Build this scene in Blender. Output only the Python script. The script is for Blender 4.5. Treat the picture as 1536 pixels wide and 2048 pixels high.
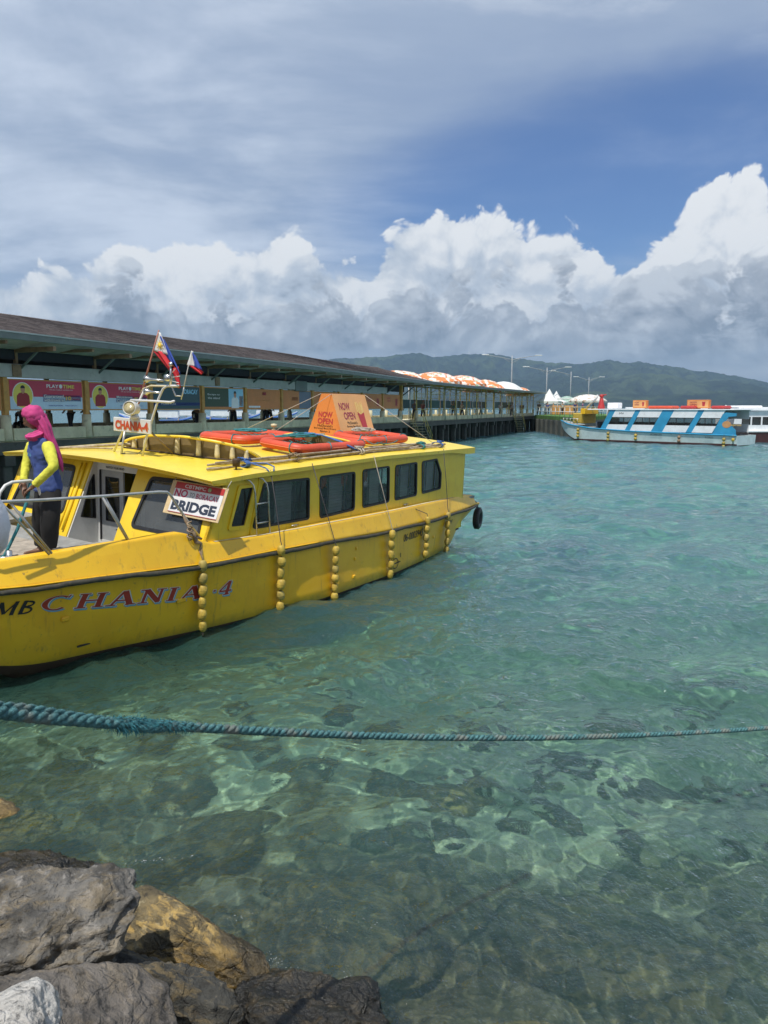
import bpy, bmesh, math, random
import numpy as np
from mathutils import Vector, Matrix, Euler, Quaternion, noise
R = math.radians
for o in list(bpy.data.objects):
    bpy.data.objects.remove(o)
sc = bpy.context.scene
C = sc.collection

# ------------------------------------------------------------------ camera
CAM_H = 2.9
cam_d = bpy.data.cameras.new('camera')
cam = bpy.data.objects.new('camera', cam_d); C.objects.link(cam); sc.camera = cam
cam.location = (0, 0, CAM_H)
cam.rotation_euler = (R(90 - 7.74), 0, 0)
cam_d.sensor_fit = 'VERTICAL'; cam_d.sensor_height = 24; cam_d.sensor_width = 18
cam_d.lens = 24 * 1539 / 2048
cam_d.clip_start = .05; cam_d.clip_end = 60000
cam_d.dof.use_dof = True; cam_d.dof.focus_distance = 9.0; cam_d.dof.aperture_fstop = 9.0

# ------------------------------------------------------------------ sun
SUN_EL = R(64)
sun_h = Vector((-.36, -.933, 0)).normalized()
sun_dir = (sun_h * math.cos(SUN_EL) + Vector((0, 0, math.sin(SUN_EL)))).normalized()
ld = bpy.data.lights.new('sun', 'SUN'); ld.energy = 3.7; ld.angle = R(.53); ld.color = (1, .95, .87)
ld.cycles.is_caustics_light = True
lo = bpy.data.objects.new('sun', ld); C.objects.link(lo)
lo.rotation_euler = sun_dir.to_track_quat('Z', 'Y').to_euler(); lo.location = (0, 0, 40)

# ------------------------------------------------------------------ render settings
sc.render.engine = 'CYCLES'
cy = sc.cycles
cy.use_denoising = True
cy.max_bounces = 9; cy.diffuse_bounces = 3; cy.glossy_bounces = 4; cy.transmission_bounces = 7
cy.transparent_max_bounces = 12; cy.volume_bounces = 0
cy.sample_clamp_indirect = 6; cy.sample_clamp_direct = 0; cy.blur_glossy = .4
cy.caustics_refractive = True; cy.caustics_reflective = False
vs = sc.view_settings
vs.view_transform = 'Standard'; vs.look = 'None'; vs.gamma = 1; vs.use_curve_mapping = False
vs.exposure = 0.38

# ------------------------------------------------------------------ little node language
class V:
    """a socket of a node tree with arithmetic"""
    def __init__(s, g, sock): s.g = g; s.s = sock
    def _m(s, op, b=None, c=None, clamp=False):
        n = s.g.t.nodes.new('ShaderNodeMath'); n.operation = op; n.use_clamp = clamp
        for i, x in enumerate((s, b, c)):
            if x is None: continue
            s.g.put(x, n.inputs[i])
        return V(s.g, n.outputs[0])
    def __add__(s, b): return s._m('ADD', b)
    __radd__ = __add__
    def __mul__(s, b): return s._m('MULTIPLY', b)
    __rmul__ = __mul__
    def __sub__(s, b): return s._m('SUBTRACT', b)
    def __rsub__(s, b): return (s * -1) + b
    def __truediv__(s, b): return s._m('DIVIDE', b)
    def __rtruediv__(s, b): return (s * 0 + b)._m('DIVIDE', s)
    def __pow__(s, b): return s._m('POWER', b)
    def mx(s, b): return s._m('MAXIMUM', b)
    def mn(s, b): return s._m('MINIMUM', b)
    def clamp(s): return s._m('ADD', 0.0, clamp=True)
    def step(s, a, b):
        n = s.g.t.nodes.new('ShaderNodeMapRange'); n.interpolation_type = 'SMOOTHSTEP'
        s.g.put(s, n.inputs[0]); s.g.put(a, n.inputs[1]); s.g.put(b, n.inputs[2])
        return V(s.g, n.outputs[0])
    def rng(s, a, b, c, d):
        n = s.g.t.nodes.new('ShaderNodeMapRange')
        for i, x in enumerate((s, a, b, c, d)): s.g.put(x, n.inputs[i])
        return V(s.g, n.outputs[0])
class G:
    def __init__(s, tree): s.t = tree
    def put(s, x, sock):
        if isinstance(x, V): s.t.links.new(x.s, sock)
        elif isinstance(x, (tuple, list)) and len(x) == 3 and sock.type == 'RGBA': sock.default_value = (*x, 1)
        else: sock.default_value = x
    def node(s, typ, out=0, props=None, **inp):
        n = s.t.nodes.new(typ)
        for k, v in (props or {}).items(): setattr(n, k, v)
        for k, v in inp.items():
            k = k.replace('_', ' ')
            s.put(v, n.inputs[k])
        return V(s, n.outputs[out])
    def coord(s, which='Object'):
        return V(s, s.t.nodes.new('ShaderNodeTexCoord').outputs[which])
    def pos(s): return V(s, s.t.nodes.new('ShaderNodeNewGeometry').outputs['Position'])
    def attr(s, name, out='Fac'):
        n = s.t.nodes.new('ShaderNodeAttribute'); n.attribute_name = name; return V(s, n.outputs[out])
    def xyz(s, v):
        n = s.t.nodes.new('ShaderNodeSeparateXYZ'); s.put(v, n.inputs[0]); return [V(s, o) for o in n.outputs]
    def vec(s, x, y, z):
        n = s.t.nodes.new('ShaderNodeCombineXYZ')
        for i, a in enumerate((x, y, z)): s.put(a, n.inputs[i])
        return V(s, n.outputs[0])
    def vm(s, op, a, b=None, scale=None):
        n = s.t.nodes.new('ShaderNodeVectorMath'); n.operation = op
        s.put(a, n.inputs[0])
        if b is not None: s.put(b, n.inputs[1])
        if scale is not None: s.put(scale, n.inputs['Scale'])
        return V(s, n.outputs[1] if op in ('LENGTH', 'DOT_PRODUCT') else n.outputs[0])
    def noise(s, v, scale=1, detail=4, rough=.5, lac=2, dist=0, out=0, dim='3D'):
        return s.node('ShaderNodeTexNoise', out, {'noise_dimensions': dim}, Vector=v, Scale=scale, Detail=detail, Roughness=rough, Lacunarity=lac, Distortion=dist)
    def voro(s, v, scale=1, detail=0, rough=.5, lac=2, feature='F1', smooth=None, out=0, rand=1.0, dim='3D'):
        n = s.t.nodes.new('ShaderNodeTexVoronoi'); n.feature = feature; n.voronoi_dimensions = dim
        s.put(v, n.inputs['Vector']); s.put(scale, n.inputs['Scale']); s.put(rand, n.inputs['Randomness'])
        if feature not in ('N_SPHERE_RADIUS',):
            if 'Detail' in n.inputs: s.put(detail, n.inputs['Detail']); s.put(rough, n.inputs['Roughness']); s.put(lac, n.inputs['Lacunarity'])
        if smooth is not None: s.put(smooth, n.inputs['Smoothness'])
        return V(s, n.outputs[out])
    def mix(s, f, a, b, blend='MIX'):
        n = s.t.nodes.new('ShaderNodeMix'); n.data_type = 'RGBA'; n.blend_type = blend; n.clamp_factor = True
        s.put(f, n.inputs[0]); s.put(a, n.inputs[6]); s.put(b, n.inputs[7]); return V(s, n.outputs[2])
    def ramp(s, f, stops, interp='LINEAR'):
        n = s.t.nodes.new('ShaderNodeValToRGB'); n.color_ramp.interpolation = interp
        e = n.color_ramp.elements
        while len(e) < len(stops): e.new(.5)
        for el, (p, c) in zip(e, stops): el.position = p; el.color = (*c, 1) if len(c) == 3 else c
        s.put(f, n.inputs[0]); return V(s, n.outputs[0])
    def curve(s, f, pts, lo, hi):
        """float curve through pts (x in lo..hi, y in 0..1)"""
        n = s.t.nodes.new('ShaderNodeFloatCurve'); c = n.mapping.curves[0]
        n.mapping.use_clip = False
        P = [((x - lo) / (hi - lo), y) for x, y in pts]
        while len(c.points) < len(P): c.points.new(.5, .5)
        for q, (x, y) in zip(c.points, P): q.location = (x, y); q.handle_type = 'AUTO'
        n.mapping.update()
        s.put(s_rng(f, lo, hi), n.inputs['Value']); s.put(1.0, n.inputs['Factor'])
        return V(s, n.outputs[0])
    def bump(s, h, strength=.3, dist=.02, normal=None):
        n = s.t.nodes.new('ShaderNodeBump'); s.put(h, n.inputs['Height']); s.put(strength, n.inputs['Strength']); s.put(dist, n.inputs['Distance'])
        if normal is not None: s.put(normal, n.inputs['Normal'])
        return V(s, n.outputs[0])
def s_rng(f, lo, hi): return f.rng(lo, hi, 0.0, 1.0)
# ------------------------------------------------------------------ sky: Nishita + procedural clouds
w = bpy.data.worlds.new('World'); sc.world = w; w.use_nodes = True
w.cycles.sampling_method = 'MANUAL'; w.cycles.sample_map_resolution = 512
g = G(w.node_tree); nt = w.node_tree
bg = nt.nodes['Background']
sky = nt.nodes.new('ShaderNodeTexSky'); sky.sky_type = 'NISHITA'; sky.sun_disc = False
sky.sun_elevation = SUN_EL; sky.sun_rotation = math.atan2(sun_h.x, sun_h.y)
sky.air_density = 1.0; sky.dust_density = .4; sky.ozone_density = 2.2; sky.altitude = 0
skyc = V(g, sky.outputs[0])
STR = .1
d = g.vm('NORMALIZE', g.coord('Generated'))
dx, dy, dz = g.xyz(d)
az = dx._m('ARCTAN2', dy)                 # radians, 0 = straight ahead, + to the right
el = dz._m('ARCSINE')
elc = el.mx(0.0)
P = g.vec(az, elc * 1.15, 0.0)
# clear sky, a little deeper blue than the model's tropical haze
clear = g.mix(1.0, skyc, (.27, .47, .78), 'MULTIPLY')
clear = g.mix(el.step(.30, .02), clear, g.mix(1.0, skyc, (.40, .60, .84), 'MULTIPLY'))
# high veil: planar layer seen in perspective
inv = 1.0 / (dz.mx(.0) + .20)
Q = g.vec(dx * inv, dy * inv, 0.0)
Qs = g.vm('MULTIPLY', Q, (.9, 1.0, 1.0))
wq = g.noise(Q, .5, 2, .5, out=1, dim='2D')
Qw = g.vm('ADD', Qs, g.vm('SCALE', wq, scale=.7))
veil = g.noise(Qw, .75, 6, .52, dim='2D')
veil2 = g.noise(g.vm('MULTIPLY', Qw, (1.0, 1.5, 1.0)), 2.2, 7, .6, dim='2D')
# the clear gap: a wedge of blue on the right between the veil and the cumulus
gx = (az - .30) * 1.0
gl = el - .262 - gx * .12
gap = (gx / .40) ** 2.0 + (gl / .115) ** 2.0
gapm = gap.step(1.5, .05)
dens = (veil - .5) * .62 + (veil2 - .5) * .30 + .68 - az * .07 + (el - .38).mx(0.0) * 1.2 - gapm * .44
vm_ = dens.step(.08, .72)
tex = (veil2 - .5) * .8 + (veil - .5) * .9 + (el - .3) * -.35
vcol = g.mix((tex + .5).step(.28, .74), (2.95, 3.6, 4.75), (5.2, 5.8, 6.8))
col = g.mix((vm_ * .84 + .12), clear, vcol)
pf = g.noise(g.vm('MULTIPLY', Qw, (1.0, 1.3, 1.0)), 3.4, 7, .62, dim='2D')
col = g.mix(pf.step(.50, .74) * (el + (veil - .5) * .25).step(.33, .46) * (az.step(-.25, .25) * .75 + .25) * .75, col, (6.3, 6.7, 7.3))
col = g.mix((el - .02).step(.14, .02) * .5, col, (4.9, 5.5, 6.2))
# low stratus streaks close to the horizon
st = g.noise(g.vec(az * 1.6 + 3.0, elc * 16.0, 0.0), 3.0, 5, .58, dim='2D')
stm = (st - (elc - .03)._m('ABSOLUTE') * 3.0).step(.36, .56)
col = g.mix(stm * .75, col, g.mix(g.noise(g.vec(az * 3 + 9.0, elc * 26.0, 0.0), 3.2, 4, .55, dim='2D').step(.42, .62), (3.4, 4.0, 4.8), (5.6, 6.0, 6.4)))

def billow(P, amp_seed=0.0):
    """cauliflower field ~0..1"""
    wv = g.noise(P, 9.0, 2, .5, out=1, dim='2D')
    Pw = g.vm('ADD', P, g.vm('SCALE', g.vm('SUBTRACT', wv, (.5, .5, .5)), scale=.055))
    Pw = g.vm('ADD', Pw, (amp_seed, amp_seed, 0))
    a = g.voro(Pw, 11.0, 4.0, .55, 2.1, 'F1', dim='2D')
    b = g.noise(Pw, 30.0, 6, .62, dim='2D')
    return (1.0 - a * 1.1) * .78 + b * .3
def density(P, prof, amt, seed):
    x, y, z = g.xyz(P)
    return (prof - y * (1 / 1.15)) + (billow(P, seed) - .42) * amt
LX, LY = -.45, .9       # towards the light, in (az, el)
def cloudlayer(col, prof, amt, seed, lit, mid, dark, basefn, soft=.010, k=11.0, dl=.017):
    D0 = density(P, prof, amt, seed)
    P1 = g.vm('ADD', P, (LX * dl, LY * dl, 0.0))
    D1 = (prof - (elc + LY * dl)) + (billow(P1, seed) - .42) * amt
    P2 = g.vm('ADD', P, (LX * dl * 2.6, LY * dl * 2.6, 0.0))
    D2 = (prof - (elc + LY * dl * 2.6)) + (billow(P2, seed) - .42) * amt
    mask = D0.step(0.0, soft)
    # less cloud in the way of the light -> brighter
    sh = (D0 - D1 - LY * dl * .35) * k + (D0 - D2 - LY * dl * 1.0) * (k * .45) + .42
    body = 1.0 - basefn
    s = (sh * .9 + body * .55 - .26 + (g.noise(P, 7.0, 3, .55, dim='2D') - .5) * .7).clamp()
    c = g.mix(s.step(0.0, .45), dark, mid)
    c = g.mix(s.step(.38, .92), c, lit)
    return g.mix(mask, col, c), mask
def px2az(x): return math.atan((x - 768) / 1539.)
def px2el(x, y):
    X = (x - 768) / 1539.; v = (y - 1024) / 1539.; p = R(7.74)
    hy = math.cos(p) - v * math.sin(p); z = -math.sin(p) - v * math.cos(p)
    return math.atan2(X, hy), math.atan2(z, math.hypot(X, hy))
def prof_curve(pts, lo=-3.2, hi=3.2):
    q = [px2el(x, y) for x, y in pts]
    # beyond the frame the bank simply goes on with the same kind of heights
    rnd = random.Random(4)
    left = [(a, .10 + .05 * math.sin(a * 5.1) + rnd.uniform(-.012, .012)) for a in np.linspace(-3.14, q[0][0] - .12, 22)]
    right = [(a, .13 + .06 * math.sin(a * 4.3 + 1) + rnd.uniform(-.015, .015)) for a in np.linspace(q[-1][0] + .10, 3.14, 20)]
    allp = left + q + right
    return allp
def fcurve(pts):
    # several short curves keep the resolution of each float curve high
    return g.curve(az, [(a, e) for a, e in pts], -3.2, 3.2)
# the curve node samples 256 steps over its range, so give the part around the view its own node
def profile(pts):
    q = prof_curve(pts)
    wide = g.curve(az, q, -3.2, 3.2)
    near = [t for t in q if -.75 < t[0] < .75]
    nar = g.curve(az, near, -.75, .75)
    m = (az._m('ABSOLUTE')).step(.66, .60)
    return wide * (1.0 - m) + nar * m
main = profile([(-60, 540), (60, 530), (150, 520), (215, 500), (245, 462), (300, 462), (345, 444), (400, 446), (455, 466), (505, 476), (535, 450), (600, 450), (630, 496), (690, 486), (735, 505), (780, 450), (815, 424), (880, 410), (960, 414), (1030, 420), (1080, 440), (1150, 442), (1190, 462), (1225, 514), (1262, 530), (1290, 480), (1330, 450), (1365, 410), (1395, 360), (1425, 345), (1455, 322), (1490, 318), (1515, 325), (1545, 400), (1590, 450), (1680, 430)])
base = (elc - .05).rng(0.0, .15, 1.0, 0.05).clamp()
W_LIT = (7.1, 7.2, 7.3); W_MID = (4.3, 4.8, 5.5); W_DRK = (2.0, 2.4, 3.1)
col, m1 = cloudlayer(col, main, .052, 5.3, W_LIT, W_MID, W_DRK, base)
low = profile([(-60, 600), (60, 590), (180, 575), (250, 530), (290, 520), (340, 560), (400, 590), (470, 560), (540, 580), (620, 540), (680, 570), (740, 560), (800, 510), (850, 490), (910, 520), (960, 540), (1010, 530), (1060, 555), (1120, 515), (1180, 540), (1230, 520), (1280, 470), (1340, 465), (1400, 500), (1450, 520), (1490, 455), (1530, 440), (1600, 430)])
base2 = (elc - .05).rng(0.0, .16, 1.0, .25).clamp()
col, m2 = cloudlayer(col, low, .095, 3.7, (5.2, 5.5, 5.9), (3.1, 3.4, 3.9), (1.75, 2.0, 2.45), base2, soft=.020, k=8.0)
# ragged underside of the bank
und = g.noise(g.vec(az * 2.2 + 1.0, elc * 6.0, 0.0), 4.0, 4, .55, dim='2D')
um = (.066 - elc + (und - .5) * .055 - (az - .15).mx(0.0) * .035).step(.012, -.006)
NG = g.noise(g.vec(az * 2.0 + 5.0, elc * 10.0, 0.0), 3.5, 4, .5, dim='2D')
lowc = g.mix(NG.step(.35, .7), (2.3, 2.7, 3.3), (4.1, 4.5, 5.1))
under = g.mix(stm * .5, (3.3, 3.9, 5.0), (4.6, 5.0, 5.6))
under = g.mix(NG.step(.25, .62), under, lowc)
gaps = (g.noise(g.vec(az * 3.0 + 2.0, elc * 9.0, 0.0), 3.0, 5, .6, dim='2D').step(.54, .68)) * (.16 - elc).step(.0, .06) * (az.step(-.1, .5) * .5 + .4)
col = g.mix(gaps * .55, col, (5.4, 5.8, 6.3))
col = g.mix((1.0 - um) * .8, col, under)
# below the horizon (never in view): sea colour
col = g.mix(el.step(0.0, -.03), col, (1.2, 2.2, 2.6))
nt.links.new(col.s, bg.inputs[0]); bg.inputs[1].default_value = STR
# ------------------------------------------------------------------ materials
def mat(name, fn=None):
    m = bpy.data.materials.new(name); m.use_nodes = True
    g = G(m.node_tree); b = m.node_tree.nodes['Principled BSDF']
    if fn: fn(g, b)
    return m
def setb(g, b, **k):
    for n, v in k.items():
        g.put(v, b.inputs[{'color': 'Base Color', 'rough': 'Roughness', 'metal': 'Metallic', 'normal': 'Normal', 'spec': 'Specular IOR Level', 'coat': 'Coat Weight', 'coatr': 'Coat Roughness', 'alpha': 'Alpha', 'trans': 'Transmission Weight', 'sheen': 'Sheen Weight'}[n]])
def paint(name, col, rough=.45, var=.12, scale=3.0, dirt=.0, dirtcol=(.12, .10, .07), metal=0.0, bump=.0, bscale=60., coord='Object', spec=.5):
    def f(g, b):
        p = g.coord(coord)
        n = g.noise(p, scale, 5, .6)
        lo = tuple(c * (1 - var) for c in col); hi = tuple(min(c * (1 + var * .6), .95) for c in col)
        c = g.mix(n.step(.3, .7), lo, hi)
        r = n * .2 + (rough - .1)
        if dirt > 0:
            m = g.noise(p, scale * 2.7, 6, .68)
            k = m.step(.52, .78) * dirt
            c = g.mix(k, c, dirtcol); r = r + k * .3
        setb(g, b, color=c, rough=r, metal=metal, spec=spec)
        if bump > 0:
            setb(g, b, normal=g.bump(g.noise(p, bscale, 4, .6), bump, .01))
    return mat(name, f)
_mc = {}
def flat(col, rough=.6, name=None, metal=0.0):
    key = (tuple(round(c, 3) for c in col), rough, metal)
    if key not in _mc: _mc[key] = paint(name or 'paint', col, rough, .1, 8.0, metal=metal)
    return _mc[key]
# ------------------------------------------------------------------ mesh building
class MB:
    def __init__(s): s.v = []; s.f = []; s.mi = []; s.m = 0; s.smooth = []; s.sm = False
    def add(s, vs, fs, M=None):
        o = len(s.v)
        s.v += [tuple(M @ Vector(p)) if M is not None else tuple(p) for p in vs]
        s.f += [tuple(o + i for i in f) for f in fs]; s.mi += [s.m] * len(fs); s.smooth += [s.sm] * len(fs)
        return s
    def box(s, lo, hi, M=None):
        x0, y0, z0 = lo; x1, y1, z1 = hi
        return s.add([(x0, y0, z0), (x1, y0, z0), (x1, y1, z0), (x0, y1, z0), (x0, y0, z1), (x1, y0, z1), (x1, y1, z1), (x0, y1, z1)],
                     [(0, 3, 2, 1), (4, 5, 6, 7), (0, 1, 5, 4), (1, 2, 6, 5), (2, 3, 7, 6), (3, 0, 4, 7)], M)
    def cbox(s, c, sz, M=None):
        return s.box([a - b / 2 for a, b in zip(c, sz)], [a + b / 2 for a, b in zip(c, sz)], M)
    def bbox(s, c, sz, b=.01, M=None):
        """box with chamfered edges"""
        h = [x / 2 for x in sz]; b = min(b, *[x * .98 for x in h]); vs = []; idx = {}
        for sx in (-1, 1):
            for sy in (-1, 1):
                for sz_ in (-1, 1):
                    for k in range(3):
                        q = [sx * h[0], sy * h[1], sz_ * h[2]]
                        for j in range(3):
                            if j != k: q[j] -= (sx, sy, sz_)[j] * b
                        idx[(sx, sy, sz_, k)] = len(vs); vs.append([c[j] + q[j] for j in range(3)])
        fs = []
        S = (-1, 1)
        for k in range(3):
            a, d = [j for j in range(3) if j != k]
            for sg in S:
                quad = []
                for (p, q) in ((-1, -1), (1, -1), (1, 1), (-1, 1)):
                    t = [0, 0, 0]; t[k] = sg; t[a] = p; t[d] = q
                    quad.append(idx[(*t, k)])
                fs.append(quad)
        for k in range(3):   # edges along axis k
            a, d = [j for j in range(3) if j != k]
            for p in S:
                for q in S:
                    t0 = [0, 0, 0]; t0[k] = -1; t0[a] = p; t0[d] = q; t1 = list(t0); t1[k] = 1
                    fs.append([idx[(*t0, a)], idx[(*t1, a)], idx[(*t1, d)], idx[(*t0, d)]])
        for sx in S:
            for sy in S:
                for sz_ in S: fs.append([idx[(sx, sy, sz_, 0)], idx[(sx, sy, sz_, 1)], idx[(sx, sy, sz_, 2)]])
        return s.add(vs, fs, M)
    def prism(s, poly, axis, a, b, M=None):
        """extrude a 2-D polygon (in the two other axes, cyclic order) from a to b along axis"""
        def mk(p, t):
            q = list(p); q.insert(axis, t); return q
        n = len(poly); vs = [mk(p, a) for p in poly] + [mk(p, b) for p in poly]
        fs = [tuple(range(n))[::-1], tuple(range(n, 2 * n))] + [(i, (i + 1) % n, n + (i + 1) % n, n + i) for i in range(n)]
        return s.add(vs, fs, M)
    def ring(s, a, b, r0, r1=None, n=10, caps=True, M=None):
        return s.tube([a, b], [r0, r0 if r1 is None else r1], n, caps, M)
    def tube(s, pts, r, n=8, caps=True, M=None, closed=False, flat=1.0):
        pts = [Vector(p) for p in pts]; N = len(pts)
        if not isinstance(r, (list, tuple)): r = [r] * N
        old = s.sm; s.sm = True
        T = []
        for i in range(N):
            a = pts[(i - 1) % N] if (closed or i > 0) else pts[i]; b = pts[(i + 1) % N] if (closed or i < N - 1) else pts[i]
            t = (b - a)
            T.append(t.normalized() if t.length > 1e-9 else Vector((0, 0, 1)))
        up = Vector((0, 0, 1)) if abs(T[0].z) < .9 else Vector((1, 0, 0))
        nrm = (up - T[0] * up.dot(T[0])).normalized(); vs = []
        for i in range(N):
            nrm = (nrm - T[i] * nrm.dot(T[i])); nrm = nrm.normalized() if nrm.length > 1e-6 else T[i].orthogonal().normalized()
            bi = T[i].cross(nrm)
            for k in range(n):
                a = 2 * math.pi * k / n
                vs.append(pts[i] + (nrm * math.cos(a) * flat + bi * math.sin(a)) * r[i])
        fs = []
        for i in range(N if closed else N - 1):
            for k in range(n):
                a = i * n + k; b = i * n + (k + 1) % n; j = ((i + 1) % N) * n
                fs.append((a, b, j + (k + 1) % n, j + k))
        if caps and not closed:
            fs += [tuple(range(n))[::-1], tuple((N - 1) * n + k for k in range(n))]
        s.add(vs, fs, M); s.sm = old; return s
    def lathe(s, prof, n=16, M=None, caps=True):
        """prof: (r, z) pairs round the z axis"""
        old = s.sm; s.sm = True
        vs = [(r * math.cos(2 * math.pi * k / n), r * math.sin(2 * math.pi * k / n), z) for r, z in prof for k in range(n)]
        fs = [(i * n + k, i * n + (k + 1) % n, (i + 1) * n + (k + 1) % n, (i + 1) * n + k) for i in range(len(prof) - 1) for k in range(n)]
        if caps: fs += [tuple(range(n))[::-1], tuple((len(prof) - 1) * n + k for k in range(n))]
        s.add(vs, fs, M); s.sm = old; return s
    def loft(s, rings, closed_ring=True, caps=False, M=None, smooth=True):
        old = s.sm; s.sm = smooth
        n = len(rings[0]); vs = [p for r in rings for p in r]; fs = []
        for i in range(len(rings) - 1):
            for k in range(n if closed_ring else n - 1):
                fs.append((i * n + k, i * n + (k + 1) % n, (i + 1) * n + (k + 1) % n, (i + 1) * n + k))
        if caps: fs += [tuple(range(n))[::-1], tuple((len(rings) - 1) * n + k for k in range(n))]
        s.add(vs, fs, M); s.sm = old; return s
    def quad(s, a, b, c, d): return s.add([a, b, c, d], [(0, 1, 2, 3)])
    def mesh(s, name, mats):
        me = bpy.data.meshes.new(name); me.from_pydata(s.v, [], s.f)
        for m in (mats if isinstance(mats, (list, tuple)) else [mats]): me.materials.append(m)
        me.polygons.foreach_set('material_index', s.mi); me.polygons.foreach_set('use_smooth', s.smooth)
        me.update(); return me
    def build(s, name, mats, parent=None, label=None, bevel=0):
        o = bpy.data.objects.new(name, s.mesh(name, mats)); C.objects.link(o)
        if parent is not None: o.parent = parent
        if label: o['label'] = label
        if bevel:
            m = o.modifiers.new('bevel', 'BEVEL'); m.width = bevel; m.segments = 2; m.limit_method = 'ANGLE'; m.angle_limit = R(40)
        return o
def tag(o, label=None, cat=None, group=None, kind=None):
    if label: o['label'] = label
    if cat: o['category'] = cat
    if group: o['group'] = group
    if kind: o['kind'] = kind
    return o
def empty(name, label, cat, M=None, loc=None, rz=0, group=None):
    o = bpy.data.objects.new(name, None); C.objects.link(o); o.empty_display_size = .2
    if M is not None: o.matrix_world = M
    else:
        o.location = loc or (0, 0, 0); o.rotation_euler = (0, 0, rz)
    return tag(o, label, cat, group)
def ref(name, mesh, parent, M=None):
    """one more object that shares a mesh"""
    o = bpy.data.objects.new(name, mesh); C.objects.link(o); o.parent = parent
    if M is not None: o.matrix_local = M
    return o
def copy_tree(o, parent=None):
    c = o.copy(); C.objects.link(c); c.parent = parent
    if parent is not None: c.matrix_parent_inverse = o.matrix_parent_inverse.copy()
    for ch in list(o.children): copy_tree(ch, c)
    return c
def T(x, y, z): return Matrix.Translation((x, y, z))
def RZ(a): return Matrix.Rotation(a, 4, 'Z')
def RX(a): return Matrix.Rotation(a, 4, 'X')
def RY(a): return Matrix.Rotation(a, 4, 'Y')
def basis(o, x, y, z=None):
    """matrix whose x, y axes are the given directions"""
    x = Vector(x).normalized(); y = Vector(y); y = (y - x * y.dot(x)).normalized(); z = x.cross(y)
    m = Matrix((x, y, z)).transposed().to_4x4(); m.translation = Vector(o); return m
def text_mesh(txt, size=1.0, ext=.002, bold=.0, shear=0.0, width=None, space=1.0, align='CENTER', height=None, res=3):
    """mesh of a line of text in its xy plane, centred, optionally stretched to width x height"""
    cu = bpy.data.curves.new('txt', 'FONT'); cu.body = txt; cu.size = size; cu.extrude = ext; cu.offset = bold
    cu.shear = shear; cu.space_character = space; cu.align_x = 'CENTER'; cu.align_y = 'CENTER'; cu.resolution_u = res; cu.fill_mode = 'BOTH'
    o = bpy.data.objects.new('txt', cu); C.objects.link(o)
    bpy.context.view_layer.update()
    dg = bpy.context.evaluated_depsgraph_get()
    me = bpy.data.meshes.new_from_object(o.evaluated_get(dg)); bpy.data.objects.remove(o); bpy.data.curves.remove(cu)
    co = np.empty(len(me.vertices) * 3); me.vertices.foreach_get('co', co); co = co.reshape(-1, 3)
    mn, mx_ = co.min(0), co.max(0); co[:, :2] -= (mn[:2] + mx_[:2]) / 2
    if width: co[:, 0] *= width / (mx_[0] - mn[0])
    if height: co[:, 1] *= height / (mx_[1] - mn[1])
    me.vertices.foreach_set('co', co.ravel()); me.update(); return me
def add_text(txt, name, material, parent, M, **k):
    me = text_mesh(txt, **k); me.materials.clear(); me.materials.append(material)
    return ref(name, me, parent, M)
def grid_mesh(name, X, Y, Z, smooth=True):
    v = np.stack([X, Y, Z], -1).reshape(-1, 3); a, b = X.shape; i = np.arange(a * b).reshape(a, b)
    f = np.stack([i[:-1, :-1], i[:-1, 1:], i[1:, 1:], i[1:, :-1]], -1).reshape(-1, 4)
    me = bpy.data.meshes.new(name); me.vertices.add(len(v)); me.vertices.foreach_set('co', v.ravel().astype(np.float32))
    me.loops.add(f.size); me.loops.foreach_set('vertex_index', f.ravel().astype(np.int32))
    me.polygons.add(len(f)); me.polygons.foreach_set('loop_start', (np.arange(len(f)) * 4).astype(np.int32))
    me.update(calc_edges=True)
    if smooth: me.shade_smooth()
    return me
def struct(name, me, material, kind='structure'):
    o = bpy.data.objects.new(name, me); C.objects.link(o); o['kind'] = kind
    if material: me.materials.append(material)
    return o
# ------------------------------------------------------------------ sea bed, water, hills, haze
rng = np.random.default_rng(7)
def vnoise(X, Y, seed=0):
    """cheap smooth value noise, vectorised"""
    r = np.random.default_rng(seed); t = r.random((64, 64))
    xi = np.floor(X).astype(int); yi = np.floor(Y).astype(int); fx = X - xi; fy = Y - yi
    fx = fx * fx * (3 - 2 * fx); fy = fy * fy * (3 - 2 * fy)
    g_ = lambda a, b: t[a % 64, b % 64]
    return (g_(xi, yi) * (1 - fx) + g_(xi + 1, yi) * fx) * (1 - fy) + (g_(xi, yi + 1) * (1 - fx) + g_(xi + 1, yi + 1) * fx) * fy
def fbm(X, Y, seed=0, oct=4, rough=.5):
    s = 0; a = 1; tot = 0
    for k in range(oct):
        s = s + a * vnoise(X * 2 ** k + 13.7 * k, Y * 2 ** k - 7.1 * k, seed + k); tot += a; a *= rough
    return s / tot
def bed_z(X, Y):
    s = Y + .22 * X
    base = np.interp(s, [-20, -2, 0, 1.6, 2.6, 3.4, 4.2, 5.2, 6.5, 8.5, 12, 20, 60, 200, 20000], [1.4, 1.3, .9, .5, .05, -.32, -.60, -.88, -1.15, -1.45, -1.95, -2.7, -5.0, -9, -40])
    n = fbm(X * .8 + 40, Y * .8 + 40, 3, 5, .55) - .5
    near = np.clip((8.5 - s) / 5, .12, 1)
    lump = np.abs(fbm(X * 1.7 + 9, Y * 1.7 + 20, 11, 3, .5) - .5) * 2
    z = base + n * .55 * near - lump * .25 * near
    return z
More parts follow.
